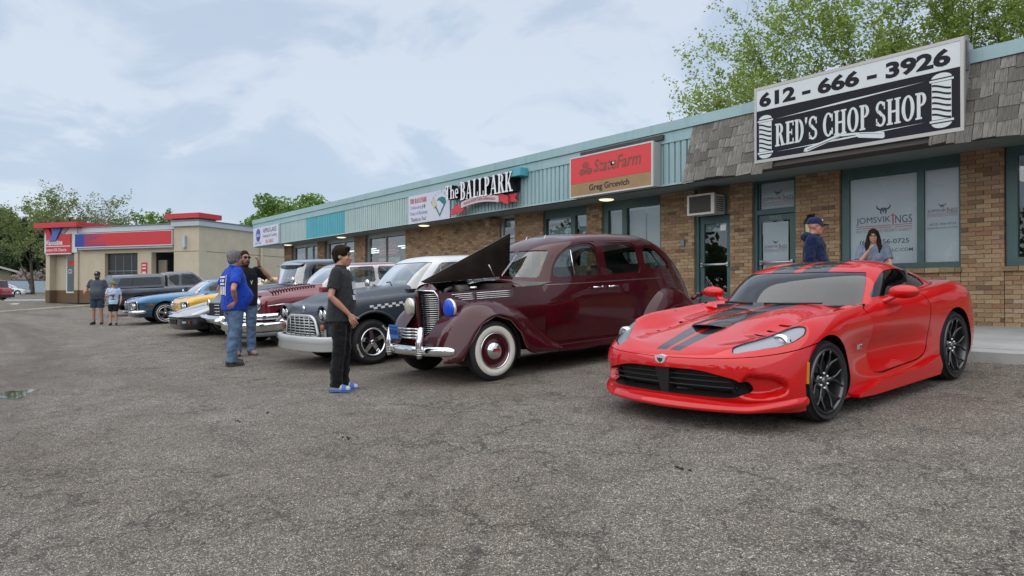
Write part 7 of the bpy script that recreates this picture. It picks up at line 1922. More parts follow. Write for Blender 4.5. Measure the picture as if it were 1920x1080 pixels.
def person(label, loc, theta, H=1.75, girth=1., belly=0., arms=None, skincol=(.42, .22, .15), feet=((.10, 0, 0), (-.10, 0, 0)), head_turn=0., head_tilt=0., shirt=None, sleeve='short', pants=None, shorts=False, shoe=None, hair=None, cap=None, beard=None, glasses=None, extras=None, female=False, child=False, vox=.012, group=None, hood=False, sock=None, slides=None):
 k = H / 1.75; hs = 1.0 if not child else 1.10
 root = thing('person', label, 'person', loc, (0, 0, theta), group)
 g = girth; S = lambda *p: V3(*p) * k
 Msk = skin('skin_%02d%02d' % (int(skincol[0] * 100), int(skincol[1] * 100)), skincol)
 hip = [S(.092 * g, .0, .93), S(-.092 * g, .0, .93)]
 leg = []
 for (fx_, fy_, fr_), h in zip(feet, hip):
  an = S(fx_, fy_ + .02, .085); kn = (h + an) / 2 + S(0, -.025, .02); leg.append((h, kn, an, fr_))
 sh = [S(.185 * (.6 + .4 * g), .01, 1.425), S(-.185 * (.6 + .4 * g), .01, 1.425)]
 if arms is None: arms = [(V3(.25, .02, 1.13), V3(.25, -.08, .88), V3(0, -.15, -1)), (V3(-.25, .02, 1.13), V3(-.25, -.08, .88), V3(0, -.15, -1))]
 ha = V3(0, -.0, 0)
 Rh = Matrix.Rotation(head_turn, 3, 'Z') @ Matrix.Rotation(head_tilt, 3, 'X')
 hc = S(0, -.02, 1.615); hk = k * hs
 def hp(x, y, z): return hc + np.array(Rh @ Vector((x, y, z))) * hk
 def head(mb):
  Re = Rh
  mb.ball(hp(0, .012, .035), V3(.075, .094, .092) * hk, 18, 12, 0, Re)
  mb.ball(hp(0, -.022, -.03), V3(.062, .072, .088) * hk, 16, 10, 0, Re)
  mb.ball(hp(0, -.052, -.085), V3(.038, .04, .034) * hk, 12, 8, 0, Re)
  mb.tube([hp(0, -.088, .022), hp(0, -.106, -.012), hp(0, -.112, -.026), hp(0, -.094, -.036)], [.009 * hk, .0125 * hk, .016 * hk, .009 * hk], 8)
  mb.ball(hp(0, -.088, -.064), V3(.026, .012, .012) * hk, 10, 6, 0, Re)
  mb.ball(hp(0, -.085, .04), V3(.05, .014, .012) * hk, 10, 6, 0, Re)
  for sg in (1, -1): mb.ball(hp(sg * .074, .012, .0), V3(.012, .022, .034) * hk, 8, 6, 0, Re); mb.ball(hp(sg * .04, -.07, -.015), V3(.024, .02, .022) * hk, 8, 6, 0, Re)
 def torso(mb, o=0., z0=.86, z1=1.46, flare=0.):
  b = belly
  prof_ = [(.86, .150, .105), (.94, .162, .118), (1.02, .158, .112), (1.12, .160, .110), (1.24, .172, .115), (1.34, .176, .112), (1.41, .155, .095), (1.46, .09, .075)]
  if female: prof_ = [(.86, .165, .115), (.94, .172, .122), (1.02, .155, .108), (1.12, .142, .10), (1.24, .155, .112), (1.34, .158, .105), (1.41, .135, .088), (1.46, .075, .065)]
  secs = []
  zs = [p[0] for p in prof_]
  for z in np.linspace(z0, z1, 12):
   rx = np.interp(z, zs, [p[1] for p in prof_]); ry = np.interp(z, zs, [p[2] for p in prof_]); bb = b * math.exp(-((z - 1.06) / .13) ** 2)
   gg = g if z < 1.36 else (1 + (g - 1) * .6)
   fl = flare * max(0, (1.05 - z) / .2)
   secs.append((0, (-bb * .5) * k, z * k, (rx * gg + bb * .35 + o + fl) * k, (ry * gg + bb * .55 + o + fl) * k))
  loft(mb, secs)
  if female:
   for sg in (1, -1): mb.ball(S(sg * .075, -.09, 1.24), (.065 + o) * k, 12, 8)
 # continuous body
 mb = MB(); torso(mb); cap_ = globals()['cap']
 cap_(mb, [S(0, .012, 1.42), S(0, .005, 1.50), S(0, -.005, 1.56)], [.066 * k * (.7 + .3 * g), .058 * k * (.7 + .3 * g), .056 * k])
 head(mb)
 lg = .75 + .25 * g
 for h, kn, an, fr_ in leg:
  cap_(mb, [h, (h + kn) / 2, kn, kn * .55 + an * .45 + V3(0, .012, 0), an], [.088 * k * lg, .075 * k * lg, .056 * k * lg, .054 * k * lg, .038 * k])
  t = V3(math.sin(fr_), -math.cos(fr_), 0)
  cap_(mb, [an + V3(0, 0, -.04 * k) - t * .03 * k, an + V3(0, 0, -.05 * k) + t * .08 * k, an + V3(0, 0, -.058 * k) + t * .145 * k], [.034 * k, .032 * k, .026 * k])
 fg = MB()
 for s_, (el, wr, hd), sg in zip(sh, arms, (1, -1)):
  el, wr = el * k, wr * k
  cap_(mb, [s_, (s_ + el) / 2, el, el * .6 + wr * .4, wr], [.052 * k * (.5 + .5 * g), .046 * k * (.5 + .5 * g), .039 * k, .038 * k * (.6 + .4 * g), .025 * k])
  d = hd / np.linalg.norm(hd); up_ = wr - el; nrm = np.cross(np.cross(d, V3(sg * 1., 0, 0)), d)
  nrm = V3(-sg, 0, 0) - d * (d @ V3(-sg, 0, 0));
  if np.linalg.norm(nrm) < .3: nrm = V3(0, 1, 0)
  nrm /= np.linalg.norm(nrm); sd_ = np.cross(d, nrm); sd_ = sd_ if sd_ @ V3(0, -1, .2) > 0 else -sd_
  for j in range(4): mb.ball(wr + d * (.02 + .02 * j) * k + sd_ * .004, V3(.030, .030, .030) * k * .72, 8, 6)
  for o_ in (-.018, .018): cap_(mb, [wr + d * .02 * k + sd_ * o_ * .6 * k, wr + d * .08 * k + sd_ * o_ * k], [.019 * k, .0155 * k], n=8)
  fingers(fg, wr, d, nrm, sd_, .38, k)
 me = bake_remesh(mb, vox * k, 3)
 bm = bmesh.new(); bm.from_mesh(me); fm = fg.mesh('f', Msk, fixn=True); bm.from_mesh(fm); bm.to_mesh(me); bm.free()
 me.polygons.foreach_set('use_smooth', [True] * len(me.polygons)); bpy.data.meshes.remove(fm)
 link('body', me, Msk, root)
 # shirt
 if shirt:
  mb = MB(); z0 = .84 if not hood else .80; torso(mb, .020, z0, 1.462, .02); 
  cap_(mb, [S(0, .012, 1.43), S(0, .006, 1.475)], [.09 * k * (.7 + .3 * g), .074 * k * (.7 + .3 * g)])
  for s_, (el, wr, hd) in zip(sh, arms):
   el, wr = el * k, wr * k; f = .72 if sleeve == 'short' else 1.
   e2 = s_ + (el - s_) * f
   cap_(mb, [s_ + V3(0, 0, -.01), (s_ + e2) / 2], [.074 * k * (.55 + .45 * g), .070 * k * (.55 + .45 * g)])
   r1 = .070 * k * (.55 + .45 * g)
   mb.tube([(s_ + e2) / 2, e2], [r1, r1 * .98], 12)
   if sleeve == 'long': cap_(mb, [el, el * .5 + wr * .5, wr + (el - wr) * .06], [.062 * k, .056 * k, .042 * k])
  if hood: mb.ball(S(0, .10, 1.47), V3(.13, .085, .075) * k, 14, 8); cap_(mb, [S(.10, .02, 1.47), S(.06, -.06, 1.43)], [.035 * k, .03 * k]); cap_(mb, [S(-.10, .02, 1.47), S(-.06, -.06, 1.43)], [.035 * k, .03 * k])
  me = bake_remesh(mb, vox * k, 2, wr=.013 if not hood else .03); link('shirt' if not hood else 'hooded_sweatshirt', me, shirt, root)
 # trousers or shorts
 if pants:
  mb = MB(); torso(mb, .010, .80, .975)
  for h, kn, an, fr_ in leg:
   if shorts: cap_(mb, [h, (h + kn) / 2], [.104 * k * lg, .104 * k * lg]); mb.tube([(h + kn) / 2, kn + (h - kn) * .08], [.104 * k * lg, .098 * k * lg], 14)
   else:
    cap_(mb, [h, (h + kn) / 2, kn], [.106 * k * lg, .093 * k * lg, .077 * k * lg])
    lo = an + V3(0, .0, -.03 * k); mb.tube([kn, kn * .5 + lo * .5 + V3(0, .012, 0), lo + (kn - lo) * .10, lo], [.077 * k * lg, .074 * k * lg, .069 * k * lg, .072 * k * lg], 14)
    if not slides: mb.tube([lo + V3(0, -.01, .05 * k), lo + V3(0, -.03, .012 * k)], [.07 * k * lg, .066 * k * lg], 12)
  me = bake_remesh(mb, vox * k, 2, wr=.034); link('shorts' if shorts else 'trousers', me, pants, root)
 for h, kn, an, fr_ in leg:
  t = V3(math.sin(fr_), -math.cos(fr_), 0); sd = V3(math.cos(fr_), math.sin(fr_), 0)
  P_ = lambda f, s_, z: an * V3(1, 1, 0) + t * f * k + sd * s_ * k + V3(0, 0, z * k)
  if sock:
   m2 = MB(); cap_(m2, [P_(-.02, 0, .17 if not slides else .12), P_(-.01, 0, .07)], [.046 * k, .044 * k]);
   if slides: cap_(m2, [P_(-.02, 0, .055), P_(.08, 0, .05), P_(.15, 0, .038)], [.042 * k, .042 * k, .032 * k])
   link('sock', bake_remesh(m2, vox * k, 2), sock, root)
  if shoe or slides:
   m2 = MB(); sole = [(.225 * math.cos(a) * .62 + .055, .05 * math.sin(a) * (1.0 - .1 * math.cos(a))) for a in np.linspace(0, 2 * PI, 20, endpoint=False)]
   hgt = .028 if slides else .022
   for z in (0.003, hgt): m2.v += [tuple(P_(f, s_, z)) for f, s_ in sole]
   m2.f += [list(range(19, -1, -1)), list(range(20, 40))] + [[i, (i + 1) % 20, (i + 1) % 20 + 20, i + 20] for i in range(20)]; m2.m += [0] * 22; m2.sm += [False] * 22
   if slides:
    so = m2.build('slide', slides, root)
    st = MB(); pts = [P_(.085, .058 * math.cos(a), .03 + .062 * math.sin(a)) for a in np.linspace(0, PI, 9)]; pts2 = [P_(.135, .05 * math.cos(a), .03 + .048 * math.sin(a)) for a in np.linspace(0, PI, 9)]
    st.add(pts + pts2, [(i, i + 1, i + 10, i + 9) for i in range(8)], 0, True); st.build('strap', slides, so)
   else:
    so = m2.build('shoe_sole', mat('shoe_sole', (.05, .045, .04), .8), root)
    m3 = MB(); cap_(m3, [P_(-.045, 0, .06), P_(.0, 0, .07), P_(.08, 0, .052), P_(.15, 0, .04)], [.045 * k, .048 * k, .044 * k, .036 * k]); link('shoe', bake_remesh(m3, vox * k * .8, 2), shoe, root)
    ls = MB(); [ls.tube([P_(.03 + .025 * i, .03, .10 - .012 * i), P_(.035 + .025 * i, 0, .108 - .012 * i), P_(.03 + .025 * i, -.03, .10 - .012 * i)], .004 * k, 5) for i in range(3)]; ls.build('laces', M_whitewall, so)
 # face
 fe = MB()
 for sg in (1, -1): fe.ball(hp(sg * .031, -.083, .014), V3(.0115, .007, .0075) * hk, 8, 6, 0, Rh)
 fe.build('eyes', mat('eye_dark', (.05, .035, .03), .2), root)
 fb = MB(); fb.tube([hp(-.024, -.098, -.063), hp(0, -.102, -.0655), hp(.024, -.098, -.063)], .0035 * hk, 5); fb.build('mouth', mat('lip', (.25, .085, .075), .5), root)
 if hair:
  hm, style = hair; m2 = MB()
  eb = MB()
  for sg in (1, -1): eb.tube([hp(sg * .015, -.094, .038), hp(sg * .035, -.092, .042), hp(sg * .052, -.082, .036)], .0045 * hk, 5)
  eb.build('eyebrow', hm, root)
  if style == 'short' or style == 'crop':
   t_ = .010 if style == 'crop' else .020
   m2.ball(hp(0, .022, .052), V3(.078 + t_ * .6, .090 + t_, .082 + t_) * hk, 18, 12, 0, Rh); m2.ball(hp(0, .055, -.005), V3(.070 + t_ * .5, .058 + t_ * .5, .075) * hk, 14, 8, 0, Rh)
   if style == 'short': m2.ball(hp(0, -.05, .105), V3(.066, .05, .035) * hk, 14, 8, 0, Rh); [m2.ball(hp(sg * .066, .012, .03), V3(.02, .035, .045) * hk, 10, 6, 0, Rh) for sg in (1, -1)]
  if style == 'long':
   m2.ball(hp(0, .022, .055), V3(.094, .108, .095) * hk, 18, 12, 0, Rh)
   for sg in (1, -1): cap_(m2, [hp(sg * .07, .0, .04), hp(sg * .088, -.01, -.06), hp(sg * .095, -.045, -.17), hp(sg * .085, -.085, -.29), hp(sg * .075, -.095, -.36)], [.03 * hk, .037 * hk, .043 * hk, .035 * hk, .018 * hk])
   cap_(m2, [hp(0, .08, .0), hp(0, .09, -.15), hp(0, .10, -.28)], [.07 * hk, .08 * hk, .06 * hk])
  hmesh = bake_remesh(m2, .008 * hk, 2, wr=.016); link('hair', hmesh, hm, root)
 if beard:
  m2 = MB(); m2.ball(hp(0, -.058, -.09), V3(.05, .047, .045) * hk, 14, 8, 0, Rh); [m2.ball(hp(sg * .052, -.03, -.055), V3(.022, .035, .045) * hk, 10, 6, 0, Rh) for sg in (1, -1)]
  m2.tube([hp(-.03, -.098, -.05), hp(0, -.108, -.047), hp(.03, -.098, -.05)], .007 * hk, 6)
  link('beard', bake_remesh(m2, .007 * hk, 1), beard, root)
 if cap:
  cm, badge = cap; m2 = MB()
  cr = []
  for i, (zz, rr) in enumerate(((.045, 1.), (.075, .99), (.105, .90), (.128, .70), (.142, .40), (.146, .02))):
   for j in range(20): a = 2 * PI * j / 20; cr.append(hp(.088 * rr * math.cos(a), .012 + .106 * rr * math.sin(a), zz))
  m2.add(cr, [(i * 20 + j, i * 20 + (j + 1) % 20, (i + 1) * 20 + (j + 1) % 20, (i + 1) * 20 + j) for i in range(5) for j in range(20)], 0, True)
  co = m2.build('cap', cm, root, weld=1e-5)
  br = MB(); ou, inn = [], []
  for a in np.linspace(-1.15, 1.15, 13): inn.append(hp(.086 * math.sin(a), .012 - .104 * math.cos(a), .05)); ou.append(hp(.082 * math.sin(a), -.085 - .095 * math.cos(a) ** .8, .028))
  for dz in (0, -.006): br.v += [tuple(p + V3(0, 0, dz)) for p in inn + ou]
  br.f += [[i, i + 1, i + 14, i + 13] for i in range(12)] + [[26 + i, 26 + i + 13, 26 + i + 14, 26 + i + 1] for i in range(12)] + [[13 + i, 14 + i, 40 + i, 39 + i] for i in range(12)]; br.m += [0] * 36; br.sm += [True] * 36
  br.build('brim', cm, co)
  if badge: MB().ball(hp(0, -.092, .09), V3(.026, .012, .018) * hk, 10, 6, 0, Rh).build('badge', badge, co)
 if glasses:
  gm, sun_ = glasses; m2 = MB()
  for sg in (1, -1):
   c = hp(sg * .034, -.103, .014); 
   if sun_: m2.ball(c, V3(.03, .008, .02) * hk, 12, 8, 0, Rh)
   else: m2.tube([hp(sg * .034 + .027 * math.cos(a), -.104, .012 + .019 * math.sin(a)) for a in np.linspace(0, 2 * PI, 15)], .003 * hk, 5)
   m2.tube([hp(sg * .062, -.098, .018), hp(sg * .078, -.03, .016), hp(sg * .08, .015, .012)], .0035 * hk, 5)
  m2.tube([hp(-.01, -.107, .018), hp(.01, -.107, .018)], .003 * hk, 5); m2.build('sunglasses' if sun_ else 'glasses', gm, root)
 if extras: extras(root, k, hp, S)
 return root
def on_lot(x, y): return (x, y, lot(x, y) + .002)
Mjean = cloth('denim', (.105, .165, .265), .9, .8, 7.); Mblk = cloth('black_cotton', (.010, .010, .012)); Mchar = cloth('charcoal_tee', (.032, .034, .038)); Mroy = cloth('royal_blue_tee', (.012, .055, .42), .9, .7); Mgrey = cloth('grey_tee', (.075, .09, .11)); Mnavy = cloth('navy_hoodie', (.008, .017, .055), .95, .7)
Mnavs = cloth('navy_shorts', (.03, .05, .085)); Mlb = cloth('light_blue_tee', (.42, .56, .72)); Mgb = cloth('grey_blue_tee', (.17, .205, .27)); Mprint = mat('shirt_print', (.62, .66, .72), .8)
Hdark = mat('dark_brown_hair', (.018, .011, .008), .75, bump=.8, bscale=140, spec=.15); Hgrey = mat('grey_hair', (.17, .165, .16), .8, var=.4, vscale=30, bump=.8, bscale=140, spec=.15); Hblk = mat('black_hair', (.01, .008, .007), .5, bump=.8, bscale=140)
Msun = mat('sunglass_black', (.006, .007, .012), .06)
def plate(root, pts, m, name='print'):
 """thin print lying on cloth: grid of points, each lifted a few millimetres"""
 return None
def torso_patch(root, k, g, bel, x0, x1, z0, z1, m, front, cells, female=False, name='print', lift=.030):
 """small blocks of print wrapped round the chest or back"""
 zs = [.86, .94, 1.02, 1.12, 1.24, 1.34, 1.41]; rxs = [.150, .162, .158, .160, .172, .176, .155]; rys = [.105, .118, .112, .110, .115, .112, .095]
 mb = MB()
 def pt(u, z):
  bb = bel * math.exp(-((z - 1.06) / .13) ** 2); rx = np.interp(z, zs, rxs) * g + bb * .35 + lift; ry = np.interp(z, zs, rys) * g + bb * .55 + lift
  a = u / rx; a = max(-1.35, min(1.35, a)); sx = math.copysign(abs(math.sin(a)) ** .85, math.sin(a)); cx = abs(math.cos(a)) ** .85
  return (sx * rx * k, (-bb * .5 + (-cx if front else cx) * ry) * k, z * k)
 for (a, b, c, d) in cells:
  us = np.linspace(x0 + (x1 - x0) * a, x0 + (x1 - x0) * b, 5); vs = [pt(u, z0 + (z1 - z0) * w) for w in (c, (c + d) / 2, d) for u in us]
  mb.add(vs, [(r * 5 + i, r * 5 + i + 1, (r + 1) * 5 + i + 1, (r + 1) * 5 + i) for r in range(2) for i in range(4)], 0, True)
 o = mb.build(name, m, root, fixn=False); return tag(o, kind='stuff') if len(cells) > 1 else o
# boy watching the open hood
person('boy in charcoal t-shirt, black trousers and blue slides facing the raised hood', on_lot(-7.72, 3.62), math.radians(143), 1.69, 1.10, .035,
       arms=[(V3(.27, .05, 1.13), V3(.24, -.06, .89), V3(-.1, -.3, -1)), (V3(-.275, .06, 1.14), V3(-.20, -.14, .93), V3(.1, -.45, -.85))], skincol=(.46, .235, .165), feet=((.10, -.03, .1), (-.09, .02, -.1)),
       head_turn=math.radians(-6), shirt=Mchar, pants=Mblk, hair=(Hdark, 'short'), sock=mat('white_sock', (.55, .57, .62), .9), slides=mat('blue_slide', (.06, .14, .42), .6), vox=.010,
       extras=lambda r, k, hp, S: torso_patch(r, k, 1.10, .035, -.11, .11, 1.10, 1.33, Mprint, True, [(.1, .45, .55, .95), (.5, .9, .6, 1.), (.2, .8, .3, .5), (.0, .35, .0, .25), (.55, .8, .05, .28)], lift=.036))
# man in royal blue shirt, back to us
def blue_x(r, k, hp, S):
 torso_patch(r, k, 1.24, .12, -.13, .13, 1.06, 1.37, Mprint, False, [(.0, .06, .0, 1.), (.94, 1., .0, 1.), (.1, .9, .86, .95), (.12, .3, .05, .45), (.36, .52, .05, .45), (.58, .86, .05, .45), (.15, .85, .52, .62), (.2, .5, .68, .8), (.56, .85, .68, .8)], lift=.038)
 b = MB(); ps = [(.0 + .215 * k * math.cos(a), -.03 + .185 * k * math.sin(a), .955 * k) for a in np.linspace(0, 2 * PI, 30)]; b.tube(ps, .018, 6, sc=(.35, 1), caps=False); b.build('belt', mat('belt_leather', (.075, .045, .03), .5), r)
person('heavy man in royal blue t-shirt and jeans seen from behind, hands on hips', on_lot(-11.42, 3.55), math.radians(180), 1.80, 1.24, .12,
       arms=[(V3(.40, .10, 1.16), V3(.235, -.02, .98), V3(-.5, -.5, -.5)), (V3(-.40, .13, 1.15), V3(-.235, .04, .97), V3(.25, .5, -.55))], skincol=(.44, .215, .15), feet=((.13, -.04, .2), (-.12, .05, -.15)),
       head_turn=math.radians(12), shirt=Mroy, pants=Mjean, shoe=mat('brown_trainer', (.06, .05, .045), .7, var=.4, vscale=20), hair=(Hgrey, 'short'), vox=.012, extras=blue_x)
# man in black shirt with sunglasses, hand at his ear
def black_x(r, k, hp, S):
 b = MB(); b.prism([(.085, 1.30), (.105, 1.33), (.085, 1.24), (.06, 1.32), (.075, 1.30), (.085, 1.265)], -.160 * k, -.155 * k); b.build('print', Mprint, r)
 b = MB(); b.lathe([(.033, -.01), (.036, 0), (.033, .01)], 14, 0, 'z', (0, 0, 0)); b.build('wristwatch', M_black, r, (.21 * k, -.128 * k, 1.49 * k))
person('bearded man in black t-shirt and sunglasses raising a hand to his ear', on_lot(-12.68, 4.12), math.radians(86), 1.84, 1.15, .03,
       arms=[(V3(.43, -.07, 1.27), V3(.205, -.13, 1.50), V3(-.22, -.1, 1)), (V3(-.28, .03, 1.14), V3(-.26, -.12, .92), V3(0, -.3, -1))], skincol=(.42, .21, .15), feet=((.12, -.02, .25), (-.10, .03, -.1)),
       head_turn=math.radians(12), head_tilt=-.05, shirt=Mblk, pants=Mjean, shoe=mat('tan_shoe', (.30, .19, .14), .6), hair=(Hdark, 'crop'), beard=mat('dark_beard', (.05, .028, .02), .7), glasses=(Msun, True), vox=.012, extras=black_x)
# man and child by the blue car
def drink_x(r, k, hp, S):
 b = MB(); b.lathe([(.001, -.07), (.03, -.07), (.034, .07), (.001, .075)], 14, 0, 'z', (-.33 * k, -.17 * k, 1.05 * k)); 
 o = b.build('drink_bottle', mat('orange_drink', (.62, .22, .05), .2), None); o.matrix_world = r.matrix_world; tag(o, 'orange drink bottle held by the man in grey t-shirt', 'bottle'); o.location = r.location; o.rotation_euler = r.rotation_euler
person('man in grey t-shirt, navy shorts and dark cap behind the child', on_lot(-27.25, 4.02), math.radians(62), 1.78, 1.10, .07,
       arms=[(V3(.29, .04, 1.15), V3(.27, -.05, .92), V3(0, -.2, -1)), (V3(-.34, .05, 1.15), V3(-.33, -.13, 1.02), V3(.2, -.9, .1))], skincol=(.40, .20, .14), feet=((.13, 0, .2), (-.12, 0, -.2)),
       shirt=Mgrey, pants=Mnavs, shorts=True, shoe=mat('dark_trainer', (.03, .028, .026), .7), sock=Mblk, hair=(Hdark, 'crop'), cap=(cloth('dark_cap', (.03, .035, .035)), Mprint), beard=mat('dark_beard2', (.03, .02, .015), .7), glasses=(Msun, True), vox=.015, extras=drink_x)
person('child in light blue t-shirt, black shorts and green cap beside the blue car', on_lot(-26.05, 4.30), math.radians(72), 1.42, .95, .0, child=True,
       arms=[(V3(.26, .04, 1.16), V3(.27, -.10, .95), V3(-.1, -.3, -1)), (V3(-.27, .0, 1.17), V3(-.04, -.19, 1.24), V3(.9, -.1, .35))], skincol=(.50, .27, .20), feet=((.10, -.03, .2), (-.10, .0, -.15)),
       head_turn=math.radians(35), shirt=Mlb, pants=Mblk, shorts=True, shoe=mat('black_trainer', (.015, .015, .017), .6), sock=mat('white_sock', (.55, .57, .62), .9), hair=(Hdark, 'crop'), cap=(cloth('green_cap', (.13, .19, .05)), None), glasses=(Msun, True), vox=.013,
       extras=lambda r, k, hp, S: torso_patch(r, k, .95, 0, -.08, .08, 1.02, 1.22, mat('navy_print', (.03, .05, .10), .8), True, [(.0, 1., .0, .12), (.42, .58, .1, 1.), (.2, .8, .7, .82)]))
# two people on the pavement behind the coupe
person('man in navy hooded sweatshirt and cap in profile behind the red coupe', (-5.30, 9.86, zside(9.86)), math.radians(113), 1.76, 1.20, .06,
       arms=[(V3(.28, .03, 1.13), V3(.24, -.14, .95), V3(-.2, -.7, -.5)), (V3(-.28, .04, 1.13), V3(-.22, -.16, .96), V3(.3, -.7, -.5))], skincol=(.46, .215, .15), shirt=Mnavy, sleeve='long', hood=True, pants=Mjean, shoe=mat('dark_trainer', (.03, .028, .026), .7),
       cap=(cloth('navy_cap', (.010, .02, .075)), mat('gold_badge', (.6, .5, .25), .5)), glasses=(mat('frame_grey', (.2, .2, .22), .3, .6), False), vox=.012)
person('woman with long dark hair and glasses resting chin on hand by the filmed window', (-5.36, 11.85, zside(11.85)), math.radians(24), 1.60, 1.08, .05, female=True,
       arms=[(V3(.27, -.10, 1.12), V3(.06, -.25, 1.06), V3(-1, -.1, .05)), (V3(-.26, -.12, 1.10), V3(-.07, -.215, 1.36), V3(.55, .1, .75))], skincol=(.50, .27, .21), head_turn=.0, head_tilt=.04, shirt=Mgb, pants=Mjean, shoe=mat('dark_trainer', (.03, .028, .026), .7), hair=(Hdark, 'long'), glasses=(Msun, False), vox=.012,
       extras=lambda r, k, hp, S: torso_patch(r, k, 1.08, .05, -.08, .08, 1.02, 1.22, mat('dark_print', (.08, .09, .11), .8), True, [(.1, .9, .1, .4), (.2, .8, .5, .8)], lift=.06))
# ============================================================ OIL-CHANGE SHOP
def at(px, d):
 l = (px - 960.0) / F_PX * d; return (.6249 * l - .7807 * d, .7807 * l + .6249 * d)
def oil_shop():
 zb = .80
 sh = thing('service_shop', 'tan single-storey garage with red roof caps, red band and two open bays', 'building', (-43.2, 11.65, zb), (0, 0, math.radians(31)))
 Mt = mat('tan_stucco', (.46, .40, .30), .9, var=.08, vscale=1.5, bump=.2, bscale=40); Mb = mat('brown_stucco', (.125, .082, .045), .9, var=.08); Mw = mat('cream_panel', (.56, .60, .62), .6, var=.03); Mr = mat('red_cap', (.50, .022, .038), .5); Mtrim = mat('grey_trim', (.40, .45, .48), .6); Mlip = mat('blue_grey_lip', (.13, .17, .20), .6)
 def bx(nm, m, x0, x1, y0, y1, z0, z1, par=None): return MB().box(x0, x1, y0, y1, z0, z1).build(nm, m, par or sh)
 B = MB()
 B.box(-9.78, -7.62, .0, .35, .8, 4.35); B.box(-4.95, -3.86, 0, .35, .8, 3.05); B.box(-7.62, -1.86, 0, .35, 3.05, 4.35); B.box(-1.86, -.001, -.25, .35, .8, 4.48)
 B.box(-.35, 0, .351, 18, .8, 4.48); B.box(-12.7, -12.45, 1.6, 14, .8, 4.2); B.box(-12.95, -.36, 13.7, 14, .8, 4.2)
 B.build('wall', Mt, sh)
 B = MB(); B.box(-9.78, -7.62, -.012, .34, 0, .8); B.box(-4.95, -3.86, -.012, .34, 0, .8); B.box(-1.86, .012, -.262, .34, 0, .8); B.box(-.34, .012, .352, 18, 0, .8); B.box(-12.7, -12.44, 1.6, 14, 0, .8)
 B.build('base_course', Mb, sh)
 bx('roof', Mtrim, -12.9, -.4, .4, 13.6, 4.15, 4.25)
 B = MB(); B.box(-9.75, -1.9, -.14, .1, 4.36, 4.66); B.box(-1.95, .12, -.40, .4, 4.49, 4.78); B.box(-.4, .12, .401, 18.1, 4.49, 4.78); B.build('cornice', Mtrim, sh)
 B = MB(); B.box(-9.78, -1.88, -.18, .12, 4.661, 4.72); B.box(-1.98, .16, -.44, .42, 4.781, 4.84); B.box(-.42, .16, .421, 18.1, 4.781, 4.84); B.build('cornice_lip', Mlip, sh)
 bx('joint', Mb, -1.86, .004, -.255, -.25, 3.02, 3.05); bx('joint', Mb, .0, .005, .35, 18, 3.02, 3.05)
 # roof cap over the right corner and the porch tower
 bx('tower_drum', Mw, -2.1, -.05, -.20, 1.1, 4.845, 4.93); bx('roof_cap', Mr, -2.3, .22, -.5, 1.3, 4.931, 5.22)
 # red band sign
 bd = thing('red_band_sign', 'long red sign band fading to blue above the garage bays', 'sign', (0, 0, 0)); bd.matrix_world = sh.matrix_world
 for o in (bd,): o.location = sh.location; o.rotation_euler = sh.rotation_euler
 MB().box(-9.78, -1.95, -.32, -.05, 3.42, 4.30).build('cabinet', mat('band_white', (.62, .62, .64), .5), bd)
 MB().box(-8.95, -1.98, -.335, -.322, 3.48, 4.27).build('red_face', mat('band_red', (.50, .020, .030), .4), bd); MB().box(-9.75, -8.95, -.335, -.322, 3.48, 4.27).build('blue_face', mat('band_blue', (.015, .035, .26), .4), bd)
 st = MB()
 for i in range(11): L_ = .3 + rnd.random() * 1.6; z = 3.50 + i * .07; st.box(-8.95, -8.95 + L_, -.339, -.336, z, z + .04)
 tag(st.build('fade_streak', mat('band_violet', (.10, .03, .16), .4), bd), kind='stuff')
 bx('ledge', Mtrim, -9.6, -1.95, -.25, .05, 3.30, 3.40)
 # bays
 Mbay = mat('bay_dark', (.03, .03, .028), .9); B = MB(); B.box(-7.7, -1.8, 6, 6.1, 0, 3.1); B.box(-7.7, -7.6, .36, 6, 0, 3.1); B.box(-1.86, -1.8, .36, 6, 0, 3.1); B.box(-4.9, -3.9, .36, 6, 0, 3.1); B.box(-7.6, -1.86, .36, 6, 3.06, 3.1); B.build('bay', Mbay, sh)
 dr = MB(); dr.box(-7.58, -5.0, .2, .23, .3, 3.04); do = dr.build('bay_door', mat('bay_glass', (.02, .022, .022), .35), sh)
 B = MB()
 for z in (1.15, 1.95): B.box(-7.58, -5.0, .19, .199, z, z + .05)
 for x in (-6.95, -6.3, -5.65): B.box(x, x + .05, .185, .189, .3, 3.04)
 B.build('mullion', Mlip, do); bx('door_track', mat('bay_tan', (.20, .18, .14), .8), -3.84, -3.2, .5, .6, 0, 2.6); bx('far_opening', mat('bay_light', (.24, .24, .20), .9), -3.0, -2.1, 5.9, 5.95, 0, 2.2)
 B = MB(); B.box(-4.62, -4.18, -.03, -.001, 1.65, 2.45); so = B.build('notice', Mr, sh)
 B = MB(); B.box(-4.55, -4.25, -.036, -.031, 2.25, 2.33); B.box(-4.55, -4.25, -.036, -.031, 2.06, 2.14); B.box(-4.53, -4.27, -.036, -.031, 1.74, 1.90); B.build('notice_print', Mw, so)
 bx('wall_lamp', Mtrim, -1.12, -.92, -.40, -.26, 3.25, 3.95)
 MB().ball((.10, 2.6, 2.75), .10, 12, 8).build('camera_dome', Mw, sh)
 B = MB(); B.box(.012, .35, 4.6, 5.2, 4.1, 4.48); B.tube([(.13, 4.9, 4.1), (.13, 4.9, .2)], .07, 8); B.build('downspout', Mt, sh)
 # porch tower on the left
 B = MB(); B.box(-12.6, -12.25, -.1, 1.2, .8, 3.15); B.box(-10.1, -9.79, -.1, 1.2, .8, 3.15); B.box(-12.25, -11.3, .35, 1.3, .8, 3.15); B.box(-10.2, -10.1, .35, 1.3, .8, 3.15); B.build('porch_wall', Mt, sh)
